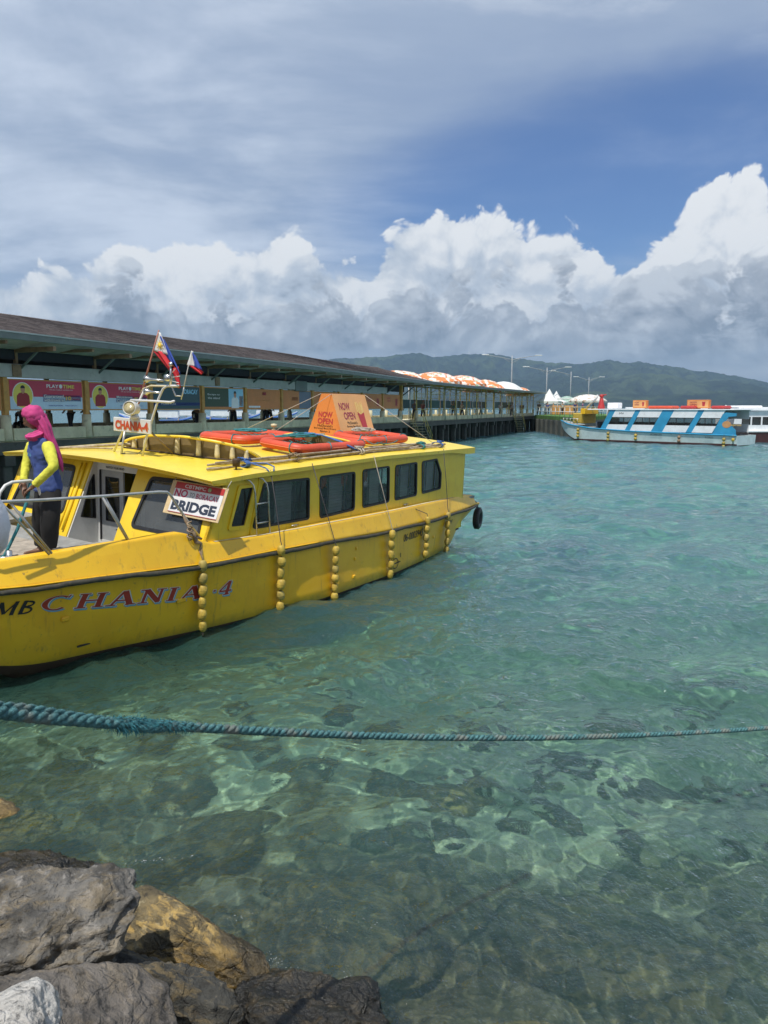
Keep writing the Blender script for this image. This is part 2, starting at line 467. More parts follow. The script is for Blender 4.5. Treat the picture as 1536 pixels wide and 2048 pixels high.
def polar(name, fine, nr0, nr1, rmax, r0=1.2, rmid=60):
    th = np.concatenate([np.linspace(-math.pi, -.80, 60)[:-1], np.linspace(-.80, .80, fine), np.linspace(.80, math.pi, 60)[1:]])
    r = np.concatenate([[.01], np.geomspace(r0, rmid, nr0), np.geomspace(rmid, rmax, nr1)[1:]])
    Tt, Rr = np.meshgrid(th, r)
    return Rr * np.sin(Tt), Rr * np.cos(Tt)
# --- sea bed
X, Y = polar('b', 420, 420, 60, 30000)
bed_me = grid_mesh('sea_bed', X, Y, bed_z(X, Y))
def bed_mat(g, b):
    p = g.pos(); x, y, z = g.xyz(p)
    n1 = g.noise(p, 1.1, 6, .62); n2 = g.noise(p, 7.0, 5, .65); n3 = g.noise(p, .35, 4, .5)
    rock = g.mix(n2.step(.3, .7), (.06, .052, .034), (.26, .22, .13))
    rock = g.mix(n1.step(.45, .7), rock, (.26, .235, .18))
    n6 = g.noise(p, 19.0, 4, .7)
    sand = g.mix(n2.step(.30, .70), (.37, .36, .26), (.72, .68, .51)); sand = g.mix(n6.step(.50, .64) * .48, sand, (.12, .12, .075))
    s = y + x * .22
    k = (s + (n1 - .5) * 6.5 + (n3 - .5) * 3.0).step(4.9, 7.0)
    patch = ((n3 * .6 + n1 * .4)).step(.55, .61)
    c = g.mix(k, rock, sand)
    c = g.mix(patch * k * .72, c, (.10, .11, .07))
    peb = g.voro(p, 22.0, 0, feature='F1'); c = g.mix((1.0 - k) * peb.step(.1, .6) * .5, c, (.03, .03, .025))
    setb(g, b, color=c, rough=.9, normal=g.bump(n2 + n1 * .6 - peb * .3, .7, .06), spec=.2)
bed = struct('sea_bed', bed_me, mat('sea_bed', bed_mat))
bed.cycles.is_caustics_receiver = True

# --- water surface: a sum of wind ripples, then a sheet out to the horizon
Xw, Yw = polar('w', 820, 820, 60, 30000, r0=1.6, rmid=140)
def waves(X, Y):
    Rr = np.hypot(X, Y); Z = np.zeros_like(X)
    r = np.random.default_rng(21)
    spacing = np.maximum(Rr * .0055, .004)
    wx = X + .45 * (fbm(X * .45, Y * .45, 31, 3) - .5) * 2; wy = Y + .45 * (fbm(X * .45 + 50, Y * .45, 32, 3) - .5) * 2
    for i in range(72):
        L = 10 ** r.uniform(math.log10(.11), math.log10(3.6))
        a = r.normal(math.radians(-62), .75) if L > .5 else r.normal(math.radians(-62), 1.2)
        amp = .0050 * L ** .92 * r.uniform(.5, 1.4)
        k = 2 * math.pi / L; ph = r.uniform(0, 6.28)
        fade = np.clip((L / (spacing * 3.2)) - .6, 0, 1)
        s = np.sin(k * (wx * math.cos(a) + wy * math.sin(a)) + ph)
        Z += amp * fade * (s + .25 * np.cos(2 * np.arcsin(np.clip(s, -1, 1))) )
    for i in range(46):
        L = r.uniform(.09, .30); a = r.uniform(0, 6.28) if i % 2 else r.normal(math.radians(-62), .8)
        k = 2 * math.pi / L; fade = np.clip((L / (spacing * 2.6)) - .7, 0, 1)
        Z += .0030 * L ** .9 * r.uniform(.5, 1.3) * fade * np.sin(k * (wx * math.cos(a) + wy * math.sin(a)) + r.uniform(0, 6.28))
    gust = .55 + .9 * fbm(X * .22 + 5, Y * .22 + 2, 41, 3)
    shore = np.clip((Y + .22 * X - 1.5) / 6, .45, 1)
    far = np.clip(1 - (Rr - 90) / 50, 0, 1)
    return Z * gust * shore * far
Zw = waves(Xw, Yw)
water_me = grid_mesh('water', Xw, Yw, Zw)
dep = np.maximum(-bed_z(Xw, Yw), .0)
at = water_me.attributes.new('depth', 'FLOAT', 'POINT'); at.data.foreach_set('value', dep.ravel().astype(np.float32))
def water_material():
    m = bpy.data.materials.new('sea_water'); m.use_nodes = True; t = m.node_tree; g = G(t)
    t.nodes.remove(t.nodes['Principled BSDF']); out = t.nodes['Material Output']
    D = g.attr('depth').mn(14.0)
    def ex(k): return ((D * (-k))._m('EXPONENT'))
    tint = g.vec(ex(.26) * .985, ex(.030) * .998, ex(.095) * .975)
    p = g.pos(); x, y, z = g.xyz(p); nz0 = g.noise(p, .08, 4, .55)
    nz = g.noise(g.vm('MULTIPLY', p, (1.0, 1.0, 0)), 2.6, 5, .62)
    n2 = g.noise(g.vm('MULTIPLY', p, (1.0, .6, 0)), 11.0, 3, .6)
    n5 = g.noise(g.vm('MULTIPLY', p, (1.0, .7, 0)), 30.0, 3, .6)
    bmp = g.bump(nz * .70 + n2 * .42 + n5 * .12, 1.0, .085)
    n3 = g.noise(g.vm('MULTIPLY', p, (1.0, .75, 0)), 24.0, 4, .6); n4 = g.noise(g.vm('MULTIPLY', p, (1.0, .8, 0)), 7.0, 3, .55, dist=.6)
    rbm = g.bump(n3 * .5 + n4 * .7, .17, .022)
    rf = g.node('ShaderNodeBsdfRefraction', Color=tint, Roughness=0.0, IOR=1.33, Normal=rbm)
    gl = g.node('ShaderNodeBsdfGlossy', Color=(1, 1, 1), Roughness=.05, Normal=bmp)
    df = g.node('ShaderNodeBsdfDiffuse', Color=g.mix(D.step(1.3, 2.4), g.mix(nz0.step(.3, .7), (.07, .23, .19), (.11, .31, .26)), g.mix(nz0.step(.3, .7), (.085, .225, .310), (.135, .310, .390))))
    fr = g.node('ShaderNodeFresnel', IOR=1.33, Normal=bmp)
    sc_ = (1.0 - ex(.125)) * .85 + .02
    mx1 = t.nodes.new('ShaderNodeMixShader'); g.put(sc_, mx1.inputs[0]); g.put(rf, mx1.inputs[1]); g.put(df, mx1.inputs[2])
    mx2 = t.nodes.new('ShaderNodeMixShader'); g.put((fr * 1.3 + .012).mn(.65), mx2.inputs[0]); t.links.new(mx1.outputs[0], mx2.inputs[1]); g.put(gl, mx2.inputs[2])
    t.links.new(mx2.outputs[0], out.inputs[0])
    return m
water = struct('water', water_me, water_material())
water.cycles.is_caustics_caster = True

# --- hills across the strait
def az_el(x, y): return px2el(x, y)
far_pts = [az_el(*q) for q in [(-900, 790), (-500, 770), (-200, 780), (100, 760), (300, 745), (450, 752), (560, 730), (640, 722), (690, 717), (745, 715), (800, 711), (840, 708), (870, 716), (920, 710), (980, 709), (1020, 716), (1060, 722), (1100, 726), (1150, 728), (1185, 727), (1215, 722), (1250, 729), (1277, 724), (1310, 731), (1350, 735), (1380, 742), (1420, 746), (1460, 752), (1490, 757), (1536, 767), (1650, 780), (1900, 776), (2300, 800)]]
mid_pts = [az_el(*q) for q in [(-900, 805), (0, 790), (500, 775), (640, 768), (800, 756), (900, 748), (1000, 758), (1060, 762), (1120, 752), (1180, 762), (1230, 757), (1290, 748), (1340, 752), (1400, 766), (1460, 762), (1536, 778), (1800, 790), (2300, 806)]]
fore_pts = [az_el(*q) for q in [(-900, 808), (0, 800), (640, 792), (900, 786), (1050, 792), (1200, 786), (1300, 793), (1450, 785), (1536, 790), (1800, 795), (2300, 810)]]
A = np.linspace(-.95, 1.05, 620); D = np.concatenate([np.linspace(5000, 9600, 130), np.linspace(9800, 12500, 14)])
AA, DD = np.meshgrid(A, D)
def ridge(pts, d0, sl_f, sl_b, am):
    e = np.interp(AA, [p[0] for p in pts], [p[1] for p in pts])
    h = np.tan(e) * d0 + CAM_H
    t = (DD - d0 - 350 * (fbm(AA * 9 + 3, AA * 0 + d0 / 1000., int(d0), 3) - .5))
    f = np.where(t < 0, np.clip(1 + t / sl_f, 0, 1), np.clip(1 - t / sl_b, 0, 1)); f = f * f * (3 - 2 * f)
    # spurs and gullies running down from the crest
    gul = np.abs(fbm(AA * 42, DD / 900., int(d0) + 5, 4, .55) - .5) * 2
    w_ = np.clip(np.abs(t) / 500, 0, 1)
    return h * f * (1 - am * gul * w_) + (fbm(AA * 260, DD / 90., 77, 4, .6) - .5) * 34 * f
Hh = np.maximum.reduce([ridge(far_pts, 8300, 2300, 3600, .8), ridge(mid_pts, 6900, 1500, 2500, .75), ridge(fore_pts, 5700, 620, 1200, .5)])
coast = np.clip((DD - 5080 - 120 * fbm(AA * 14, AA * 0, 9, 3)) / 160, 0, 1)
Hh = Hh * coast + (coast - .5) * 12
hill_me = grid_mesh('hills', DD * np.sin(AA), DD * np.cos(AA), Hh)
def hill_mat(g, b):
    p = g.vm('SCALE', g.pos(), scale=.001); n = g.noise(p, 9.0, 7, .65); n2 = g.noise(p, 2.4, 4, .5); f = g.noise(p, 60.0, 4, .7)
    x, y, z = g.xyz(g.pos())
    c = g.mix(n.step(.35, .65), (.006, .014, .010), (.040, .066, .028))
    c = g.mix(n2.step(.50, .66) * .65, c, (.12, .165, .06))  # lighter vegetation patches, contrast raised to stand in for cloud shadows
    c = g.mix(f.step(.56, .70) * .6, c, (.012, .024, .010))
    vil = g.voro(g.vm('MULTIPLY', p, (1, 1, 0)), 46.0, out=0)
    c = g.mix(vil.step(.10, .05) * z.step(42, 8) * .8, c, (.45, .43, .40))
    setb(g, b, color=c, rough=1.0, spec=.0, normal=g.bump(n * 1.0 + f * .35, 1.0, 110.0))
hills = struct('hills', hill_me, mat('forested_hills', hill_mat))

# --- haze
hb = MB().box((-14000, -600, -60), (14000, 13500, 900)).build('haze', [])
m = bpy.data.materials.new('haze'); m.use_nodes = True; t = m.node_tree; t.nodes.remove(t.nodes['Principled BSDF'])
v = t.nodes.new('ShaderNodeVolumePrincipled'); v.inputs['Density'].default_value = 8e-5; v.inputs['Color'].default_value = (.50, .74, 1, 1); v.inputs['Anisotropy'].default_value = .2
t.links.new(v.outputs[0], t.nodes['Material Output'].inputs['Volume']); m.cycles.homogeneous_volume = True
hb.data.materials.append(m); hb['kind'] = 'stuff'
# ------------------------------------------------------------------ shore rocks
def rock_mat(name, a, b_, c_, wet=.22, gold=0.0, sc_=1.0):
    def f(g, b):
        p = g.coord('Object'); x, y, z = g.xyz(g.pos())
        n = g.noise(p, 4.0 * sc_, 8, .65); m_ = g.noise(p, 14.0 * sc_, 6, .7); k = g.noise(p, 1.8 * sc_, 3, .5)
        st = g.noise(g.vm('MULTIPLY', p, (3.0, 5.0, 16.0)), 1.4 * sc_, 5, .65, dist=1.2)
        c = g.mix(n.step(.32, .68), a, b_)
        c = g.mix(m_.step(.54, .68) * .7, c, c_)
        c = g.mix(m_.step(.46, .34) * .75, c, (.018, .016, .014))
        if gold: c = g.mix((st * .6 + k * .4).step(.47, .58) * gold, c, (.44, .30, .10))
        w_ = (z + (n - .5) * .12).step(wet + .09, wet - .03)
        dark = g.mix(1.0, c, (.42, .40, .36), 'MULTIPLY')
        c = g.mix(w_, c, dark)
        ve = g.voro(g.vm('ADD', p, g.vm('SCALE', g.noise(p, 5, 3, .5, out=1), scale=.25)), 5.0 * sc_, 2, .6, feature='DISTANCE_TO_EDGE')
        h = n * 1.0 + m_ * .5 + ve.step(0.0, .05) * .12
        setb(g, b, color=c, rough=(w_ * -.58 + .88) + (m_ - .5) * .25, normal=g.bump(h, 1.0, .06), spec=.5)
    return mat(name, f)
_ico = {}
def ico(sub):
    if sub not in _ico:
        bm = bmesh.new(); bmesh.ops.create_icosphere(bm, subdivisions=sub, radius=1)
        _ico[sub] = (np.array([v.co[:] for v in bm.verts]), [tuple(v.index for v in f.verts) for f in bm.faces]); bm.free()
    return _ico[sub]
def rock_mesh(name, size, seed, sub=6, planes=11, rough=.10, cuts=(.55, .9)):
    P, F = ico(sub); P = P.copy(); r = np.random.default_rng(seed)
    rad = np.full(len(P), 1.0)
    for k in range(planes):
        n_ = r.normal(size=3); n_ /= np.linalg.norm(n_); d = r.uniform(*cuts)
        dp = P @ n_; lim = np.where(dp > .05, d / np.maximum(dp, .05), 9.)
        # soft minimum keeps the broken edges a little worn
        kk = 26.; rad = -np.log(np.exp(-kk * rad) + np.exp(-kk * np.minimum(lim, 3))) / kk
    off = Vector(r.uniform(-50, 50, 3))
    out = []
    for q, t in zip(P, rad):
        v = Vector(q)
        a = noise.fractal(v * 1.3 + off, .9, 2.1, 5) * rough * 1.4
        b = noise.ridged_multi_fractal(v * 2.1 + off * 1.7, .9, 2.2, 6, 1.0, 2.0) * rough * .55
        c = -abs(noise.noise(v * 6.0 + off)) * rough * .55 + noise.fractal(v * 14 + off, .8, 2.1, 3) * rough * .22
        out.append(v * max(.2, t + a + b - rough * .5 + c))
    me = bpy.data.meshes.new(name); me.from_pydata([(v.x * size[0], v.y * size[1], v.z * size[2]) for v in out], [], F)
    me.shade_smooth(); me.update(); return me
M_grey = rock_mat('grey_rock', (.05, .047, .042), (.20, .19, .172), (.32, .30, .275), wet=.24, gold=.18)
M_gold = rock_mat('golden_rock', (.06, .05, .03), (.22, .17, .085), (.38, .32, .19), wet=.22, gold=1.0)
M_dark = rock_mat('dark_rock', (.02, .021, .019), (.065, .064, .056), (.19, .165, .12), wet=.30, gold=.2)
M_brown = rock_mat('brown_rock', (.07, .062, .054), (.17, .152, .132), (.24, .21, .18), wet=.15, gold=.1)
M_pale = rock_mat('pale_rock', (.38, .36, .33), (.58, .56, .52), (.66, .64, .6), wet=-1, sc_=1.5)
M_sub = rock_mat('submerged_rock', (.03, .03, .026), (.10, .092, .07), (.26, .23, .16), wet=-9, gold=.25)
M_subg = rock_mat('submerged_brown_rock', (.06, .045, .02), (.20, .14, .06), (.38, .30, .16), wet=-9, gold=.6)
def rock(name, label, loc, size, rot, seed, m, sub=6, group=None, **k):
    me = rock_mesh(name, size, seed, sub, **k); me.materials.append(m)
    o = bpy.data.objects.new(name, me); C.objects.link(o); o.location = loc; o.rotation_euler = [R(a) for a in rot]
    o.cycles.is_caustics_receiver = True
    return tag(o, label, 'rock', group)
rock('boulder', 'large craggy grey boulder standing highest beside the water at the left', (-1.52, 3.12, .54), (.44, .33, .29), (8, -6, 20), 5, M_grey, rough=.15)
rock('boulder', 'golden brown wet boulder sloping into the water behind the dark one', (-1.02, 3.68, .05), (.52, .30, .27), (4, 14, -22), 12, M_gold, planes=8, rough=.10)
rock('boulder', 'dark wet boulder wedged between the grey boulder and the golden brown one', (-.96, 3.05, .22), (.44, .27, .27), (-4, 12, -14), 23, M_dark, rough=.13)
rock('boulder', 'broad flat brownish boulder below the craggy grey one', (-1.28, 2.46, .60), (.68, .46, .28), (6, 10, -14), 31, M_brown, planes=9, rough=.08)
rock('boulder', 'pale whitish rock at the bottom left corner', (-1.14, 1.97, 1.03), (.33, .26, .18), (3, 4, -10), 44, M_pale, rough=.07)
rock('boulder', 'dark wet boulder with a rusty flank awash at the bottom, nearest the splash', (-.38, 3.22, .02), (.46, .36, .24), (0, 5, 8), 57, M_dark, rough=.12)
rock('boulder', 'low black wet boulder awash behind the craggy grey boulder', (-2.20, 4.25, .0), (.50, .32, .19), (0, 0, 12), 61, M_dark, rough=.15)
rock('boulder', 'small grey stone tucked at the left edge below the craggy boulder', (-2.02, 2.95, .36), (.26, .26, .26), (0, 0, 50), 67, M_grey, rough=.12, sub=5)
# under water
rock('sunken_boulder', 'rusty brown boulder just under the water at the left edge', (-2.95, 5.25, -0.14), (.62, .38, .25), (0, 3, 5), 71, M_subg, sub=5)
rock('sunken_boulder', 'big flat grey block under the water right of the golden boulder', (-.15, 4.15, -0.37), (.66, .58, .36), (0, 4, -14), 73, M_sub, sub=5, rough=.07)
rock('sunken_boulder', 'brown slab under the water at the bottom centre', (.72, 3.10, -0.29), (.74, .38, .26), (4, 4, 10), 79, M_subg, sub=5, rough=.08)
rock('sunken_boulder', 'long dark rock under the water at the lower right', (1.25, 4.25, -0.57), (.90, .46, .34), (0, -4, -20), 83, M_sub, sub=5)
rock('sunken_boulder', 'yellowish slab under the water at the bottom right corner', (1.72, 3.05, -0.53), (.62, .42, .26), (0, 4, 25), 89, M_subg, sub=5)
rock('sunken_boulder', 'grey boulder under the water straight beyond the flat block', (.02, 5.15, -0.87), (.52, .40, .34), (0, 0, 0), 97, M_sub, sub=5)
rock('sunken_boulder', 'olive boulder under the water below the middle of the rope', (-1.45, 5.35, -0.69), (.60, .42, .34), (0, 0, 40), 101, M_sub, sub=5)
rock('sunken_boulder', 'lone brownish boulder under the clear water at the centre', (.55, 6.55, -1.29), (.50, .38, .30), (0, 0, 15), 103, M_subg, sub=5)
# smaller rubble on the bed, joined: nobody could count it
rb = MB(); rr = random.Random(8); P3, F3 = ico(2)
for i in range(420):
    y = rr.uniform(2.7, 9.5); x = rr.uniform(-4.2, 4.6) ; s_ = y + .22 * x
    if rr.random() > np.interp(s_, [2.6, 5.5, 7.5, 10], [1, 1, .35, .08]): continue
    z = float(bed_z(np.array([x]), np.array([y]))[0]); r0 = rr.uniform(.04, .17) * (1.5 if rr.random() < .15 else 1)
    sx, sy, sz = r0 * rr.uniform(.8, 1.5), r0 * rr.uniform(.7, 1.2), r0 * rr.uniform(.5, .9); a = rr.uniform(0, 6.28); of = Vector((rr.uniform(0, 99), 0, 0))
    vs = []
    for q in P3:
        v = Vector(q); k = 1 + .45 * noise.noise(v * 1.2 + of) + .15 * noise.noise(v * 3 + of)
        vs.append((x + (v.x * sx * math.cos(a) - v.y * sy * math.sin(a)) * k, y + (v.x * sx * math.sin(a) + v.y * sy * math.cos(a)) * k, z + v.z * sz * k + sz * .2))
    rb.sm = True; rb.add(vs, F3)
rub = rb.build('sunken_rubble', M_sub); rub['kind'] = 'stuff'; rub.cycles.is_caustics_receiver = True
# ------------------------------------------------------------------ the yellow boat
from mathutils.geometry import tessellate_polygon
TH = R(32)
BX = Vector((math.sin(TH), math.cos(TH), 0)); BN = Vector((BX.y, -BX.x, 0))
BW = -math.cos(R(3)) * BN + Vector((0, 0, math.sin(R(3)))); BZ = math.cos(R(3)) * Vector((0, 0, 1)) + math.sin(R(3)) * BN
BM = Matrix((BX, BW, BZ)).transposed().to_4x4(); BM.translation = (-2.30227, 9.70708, 0)
def hull_mat(name, c, deep, dirt):
    def f(g, b):
        p = g.coord('Object'); n = g.noise(p, 1.3, 5, .6); m_ = g.noise(p, 9.0, 6, .7)
        st = g.noise(g.vm('MULTIPLY', p, (9.0, 9.0, .7)), 1.6, 5, .65)
        c1 = g.mix(n.step(.3, .7), c, deep)
        c1 = g.mix(st.step(.56, .74) * .5 * dirt, c1, (.30, .17, .04))
        c1 = g.mix(m_.step(.62, .74) * .75 * dirt, c1, (.18, .12, .05))
        zz = g.xyz(p)[2]; sl = (zz + (m_ - .5) * .22 + (n - .5) * .12).step(.20, .0); c1 = g.mix(sl * .5 * dirt, c1, (.20, .17, .03))
        run_ = (g.noise(g.vm('MULTIPLY', p, (14.0, 14.0, .45)), 1.0, 4, .6).step(.60, .72)) * (g.noise(p, .9, 2, .5).step(.45, .6)); c1 = g.mix(run_ * .45 * dirt, c1, (.34, .16, .03))
        pt = g.noise(g.vm('MULTIPLY', p, (1.0, 1.0, 1.6)), 2.3, 2, .4).step(.56, .575); c1 = g.mix(pt * .22, c1, tuple(min(.9, q * 1.12 + .01) for q in c))
        ch = g.voro(p, 2.2, 0).step(.035, .02); c1 = g.mix(ch * .6 * dirt, c1, (.45, .33, .12))
        setb(g, b, color=c1, rough=.30 + n * .22, coat=.25, coatr=.25, normal=g.bump(n * .6 + m_ * .05, .25, .03))
    return mat(name, f)
M_hull = hull_mat('yellow_hull_paint', (.82, .49, .012), (.74, .41, .010), 1.25)
M_cab = hull_mat('yellow_cabin_paint', (.85, .59, .022), (.79, .52, .018), .6)
M_roof = hull_mat('yellow_roof_paint', (.84, .64, .06), (.79, .56, .04), .8)
M_boot = paint('antifouling_paint', (.045, .02, .016), .6, .3, 4, .5)
M_white = paint('white_paint', (.62, .62, .60), .4, .08, 3, .25, (.35, .33, .28))
M_cream = paint('cream_paint', (.60, .52, .33), .5, .1, 4, .3)
M_grey = paint('grey_deck_paint', (.27, .27, .255), .75, .2, 6, .6, (.13, .12, .1), bump=.25)
M_plank = paint('deck_plank', (.36, .31, .25), .75, .25, 9, .5, bump=.2)
M_blk = paint('black_rubber', (.018, .018, .02), .5, .3, 12, .3, (.07, .06, .05))
M_rub = paint('rub_rail_rubber', (.045, .042, .03), .65, .4, 14, .7, (.16, .13, .05), bump=.4, bscale=40)
M_steel = paint('stainless_steel', (.55, .55, .53), .28, .12, 10, .25, (.2, .15, .1), metal=1.0)
M_pipe = paint('weathered_pipe', (.50, .50, .48), .42, .15, 10, .35, (.25, .2, .14), metal=.6)
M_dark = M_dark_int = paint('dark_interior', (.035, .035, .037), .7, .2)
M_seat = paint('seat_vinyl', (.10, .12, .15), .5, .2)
M_blind = paint('window_blind', (.62, .65, .65), .8, .15, 3)
M_red = paint('dark_red_lettering', (.33, .03, .016), .45, .1); M_ltblue = paint('pale_blue_lettering', (.12, .33, .48), .45, .1)
M_ink = paint('black_lettering', (.012, .012, .014), .5, .1); M_wlet = paint('white_lettering', (.7, .68, .62), .5, .05)
def glassmat(name, tint, refl=.9, film=.05):
    m = bpy.data.materials.new(name); m.use_nodes = True; t = m.node_tree; g = G(t); t.nodes.remove(t.nodes['Principled BSDF'])
    tr = g.node('ShaderNodeBsdfTransparent', Color=tint)
    nb = g.bump(g.noise(g.coord('Object'), 1.5, 3, .5), .04, .1)
    gl = g.node('ShaderNodeBsdfGlossy', Color=(refl,) * 3, Roughness=.03, Normal=nb)
    du = g.node('ShaderNodeBsdfDiffuse', Color=(.20, .21, .20))
    gn = t.nodes.new('ShaderNodeNewGeometry'); cs = g.vm('DOT_PRODUCT', V(g, gn.outputs['Normal']), V(g, gn.outputs['Incoming']))._m('ABSOLUTE')
    fr = ((1.0 - cs) ** 5.0) * .96 + .04
    a = t.nodes.new('ShaderNodeMixShader'); g.put(g.noise(g.coord('Object'), 3, 4, .6).step(.4, .8) * .12 + film, a.inputs[0]); g.put(tr, a.inputs[1]); g.put(du, a.inputs[2])
    b = t.nodes.new('ShaderNodeMixShader'); g.put(fr * 1.15 + .02, b.inputs[0]); t.links.new(a.outputs[0], b.inputs[1]); g.put(gl, b.inputs[2])
    t.links.new(b.outputs[0], t.nodes['Material Output'].inputs[0]); return m
M_glass = glassmat('tinted_glass', (.40, .42, .41))
M_clear = glassmat('screen_glass', (.55, .58, .58), film=.30)

I_ = lambda u, xs, ys: float(np.interp(u, xs, ys))
YR = ([-5.6, -5.2, -4.5, -3.5, -2.6, -1.2, 0, 2, 4, 6, 7.7, 8.15], [1.75, 1.25, .95, .55, .26, .02, -.10, -.20, -.20, -.12, 0, .08])
ZR = ([-5.6, -4.5, -2.6, -1.5, 0, 1, 2, 4, 6, 8.15], [1.42, 1.25, 1.03, 1.00, .915, .905, .885, .80, .765, .785])
YB = ([-5.6, -5.2, -4.5, -3.5, -2.5, -1.3, 0, 2, 4.2, 5.8, 7, 8, 8.15], [1.95, 1.6, 1.35, .85, .47, .27, .02, -.28, -.25, -.10, .08, .40, .46])
ZB = ([-5.6, -4.5, -3.5, -2.6, -2.3, 0, 6.9, 7.5, 8.15], [1.2, .86, .50, .19, .10, .05, .03, .13, .36])   # yellow / boot-top line
def smooth_i(u, t):
    return (I_(u - .3, *t) + I_(u - .15, *t) + I_(u, *t) + I_(u + .15, *t) + I_(u + .3, *t)) / 5
yr = lambda u: smooth_i(u, YR); zr = lambda u: smooth_i(u, ZR); yb = lambda u: smooth_i(u, YB); zb = lambda u: smooth_i(u, ZB)
WC = 2.2
def side_y(u, z):
    """hull side between boot-top and rail, with a soft knuckle"""
    t = (z - zb(u)) / max(zr(u) - zb(u), .05); k = .055 * max(0, 1 - abs(t - .38) / .38) * min(1, max(0, (1.5 - u) / 3))
    return yb(u) + (yr(u) - yb(u)) * t - k
US = sorted(set([round(x, 3) for x in np.arange(-5.6, 8.16, .11)] + [8.15]))
def mir(p): return (p[0], 2 * WC - p[1], p[2])
boat = empty('passenger_boat', 'yellow wooden passenger boat with CHANIA 4 lettered on its bow', 'boat', BM)
# hull
mb = MB(); rings = []
for u in US:
    zz = [zb(u) + (zr(u) - zb(u)) * t for t in (0, .19, .38, .6, .8, 1.0)]
    near = [(u, side_y(u, z), z) for z in zz]
    bt = (u, yb(u) + .10, zb(u) - .12); bt2 = (u, yb(u) + .55, zb(u) - .42 if u > -2.3 else zb(u) - .20)
    rings.append([near[5], near[4], near[3], near[2], near[1], near[0], bt, bt2, mir(bt2), mir(bt)] + [mir(p) for p in near])
n = len(rings[0]); vs = [p for r_ in rings for p in r_]
for i in range(len(rings) - 1):
    for k in range(n - 1):
        mb.m = 1 if 5 <= k <= 9 else 0; mb.sm = True
        mb.add([rings[i][k], rings[i][k + 1], rings[i + 1][k + 1], rings[i + 1][k]], [(0, 1, 2, 3)])
mb.m = 0; mb.sm = False
mb.add(rings[-1], [tuple(range(n))]); mb.add(rings[0], [tuple(range(n))[::-1]])
def weld(o, d=.0005):
    bm = bmesh.new(); bm.from_mesh(o.data); bmesh.ops.remove_doubles(bm, verts=bm.verts, dist=d); bmesh.ops.recalc_face_normals(bm, faces=bm.faces); bm.to_mesh(o.data); bm.free(); return o
weld(mb.build('hull', [M_hull, M_boot], boat))
# bulwark with gunwale cap
GZ = ([-5.6, -4.5, -3.1, -2.85, -1.5, -.6, -.42, -.30, -.12, .05, 1, 2.3, 4.2, 5.6, 7.6, 8.15], [1.60, 1.45, 1.28, 1.325, 1.36, 1.375, 1.37, 1.34, 1.245, 1.185, 1.155, 1.145, 1.115, 1.10, 1.065, 1.0])
gz = lambda u: I_(u, *GZ)
gy = lambda u: yr(u) + .085 + .04 * min(1, max(0, -u / .3))
mb = MB(); rg = []
US2 = sorted(set(US + [-.42, -.36, -.3, -.24, -.18, -.12, -.06, 0, .05]))
for u in US2:
    y0 = yr(u) - .0; z0 = zr(u) + .012; y1 = gy(u); z1 = gz(u)
    wd = .10 if u < -.1 else .26
    zi = z1 - (.24 if u < -.1 else .02)
    rg.append([(u, y0, z0), (u, y0 - .012, z0 + .02), (u, y0 + .004, z0 + .05), (u, y1 - .012, z1 - .035), (u, y1 - .004, z1 - .010), (u, y1 + .012, z1), (u, y1 + wd - .01, z1 + .003), (u, y1 + wd, z1 - .008), (u, y1 + wd, zi)])
mb.loft(rg, closed_ring=False, smooth=False)
mb.loft([[mir(p) for p in r_][::-1] for r_ in rg], closed_ring=False, smooth=False)
o = weld(mb.build('bulwark', M_hull, boat)); o.data.shade_smooth()
md = o.modifiers.new('ws', 'WEIGHTED_NORMAL'); 
for e in o.data.edges: pass
o.data.set_sharp_from_angle(angle=R(32))
# the pale worn strip along the top edge of the ledge
mb = MB(); mb.loft([[(u, gy(u) + .008, gz(u) + .004), (u, gy(u) + .016, gz(u) + .0075), (u, gy(u) + .05, gz(u) + .008), (u, gy(u) + .055, gz(u) + .004)] for u in US2 if u > .1], closed_ring=False)
mb.build('ledge_strip', M_cream, boat, 'worn cream edge along the ledge')
# rub rail
rnd = random.Random(3)
for s in (0, 1):
    pts = [(u, yr(u) - .035 + rnd.uniform(-.004, .004), zr(u) + .008 * math.sin(u * 3.1) + rnd.uniform(-.004, .004)) for u in US]
    if s: pts = [mir(p) for p in pts]
    MB().tube(pts, [.030 * rnd.uniform(.9, 1.1) for _ in pts], 8).build('rub_rail', M_rub, boat)
pts = [(u, yr(u) - .018, zr(u) + .036) for u in US if u < 2.2]
MB().tube(pts, .009, 6).build('rail_moulding', M_hull, boat)
# decks
mb = MB()
def deckstrip(u0, u1, ya, yb_, z, step=.3, thick=.05):
    us = np.arange(u0, u1 + .01, step); us = list(us)
    mb.loft([[(u, ya(u), z), (u, yb_(u), z), (u, yb_(u), z - thick), (u, ya(u), z - thick)] for u in us], closed_ring=True, caps=True, smooth=False)
deckstrip(-5.2, -.7, lambda u: gy(u) + .06, lambda u: 2 * WC - gy(u) - .06, 1.10)
deckstrip(-.7, .5, lambda u: gy(u) + .06, lambda u: gy(u) + .95, 1.12)
deckstrip(-.7, .5, lambda u: 2 * WC - gy(u) - .95, lambda u: 2 * WC - gy(u) - .06, 1.12)
mb.box((-.76, .9, .72), (-.70, 3.5, 1.09)); mb.box((-.70, .9, .70), (.5, 3.5, .75))
mb.box((-.70, .86, .7), (.4, .90, 1.10)); mb.box((-.70, 3.5, .7), (.4, 3.54, 1.10))
mb.build('deck', M_grey, boat)
for k in range(9):   # loose planks on the foredeck
    MB().bbox((-2.35, 1.1 + k * .235, 1.118), (2.3, .222, .024), .004).build('deck_plank', M_plank, boat)
MB().box((.38, .1, .34), (7.45, 4.3, .40)).build('cabin_floor', M_dark_int, boat)

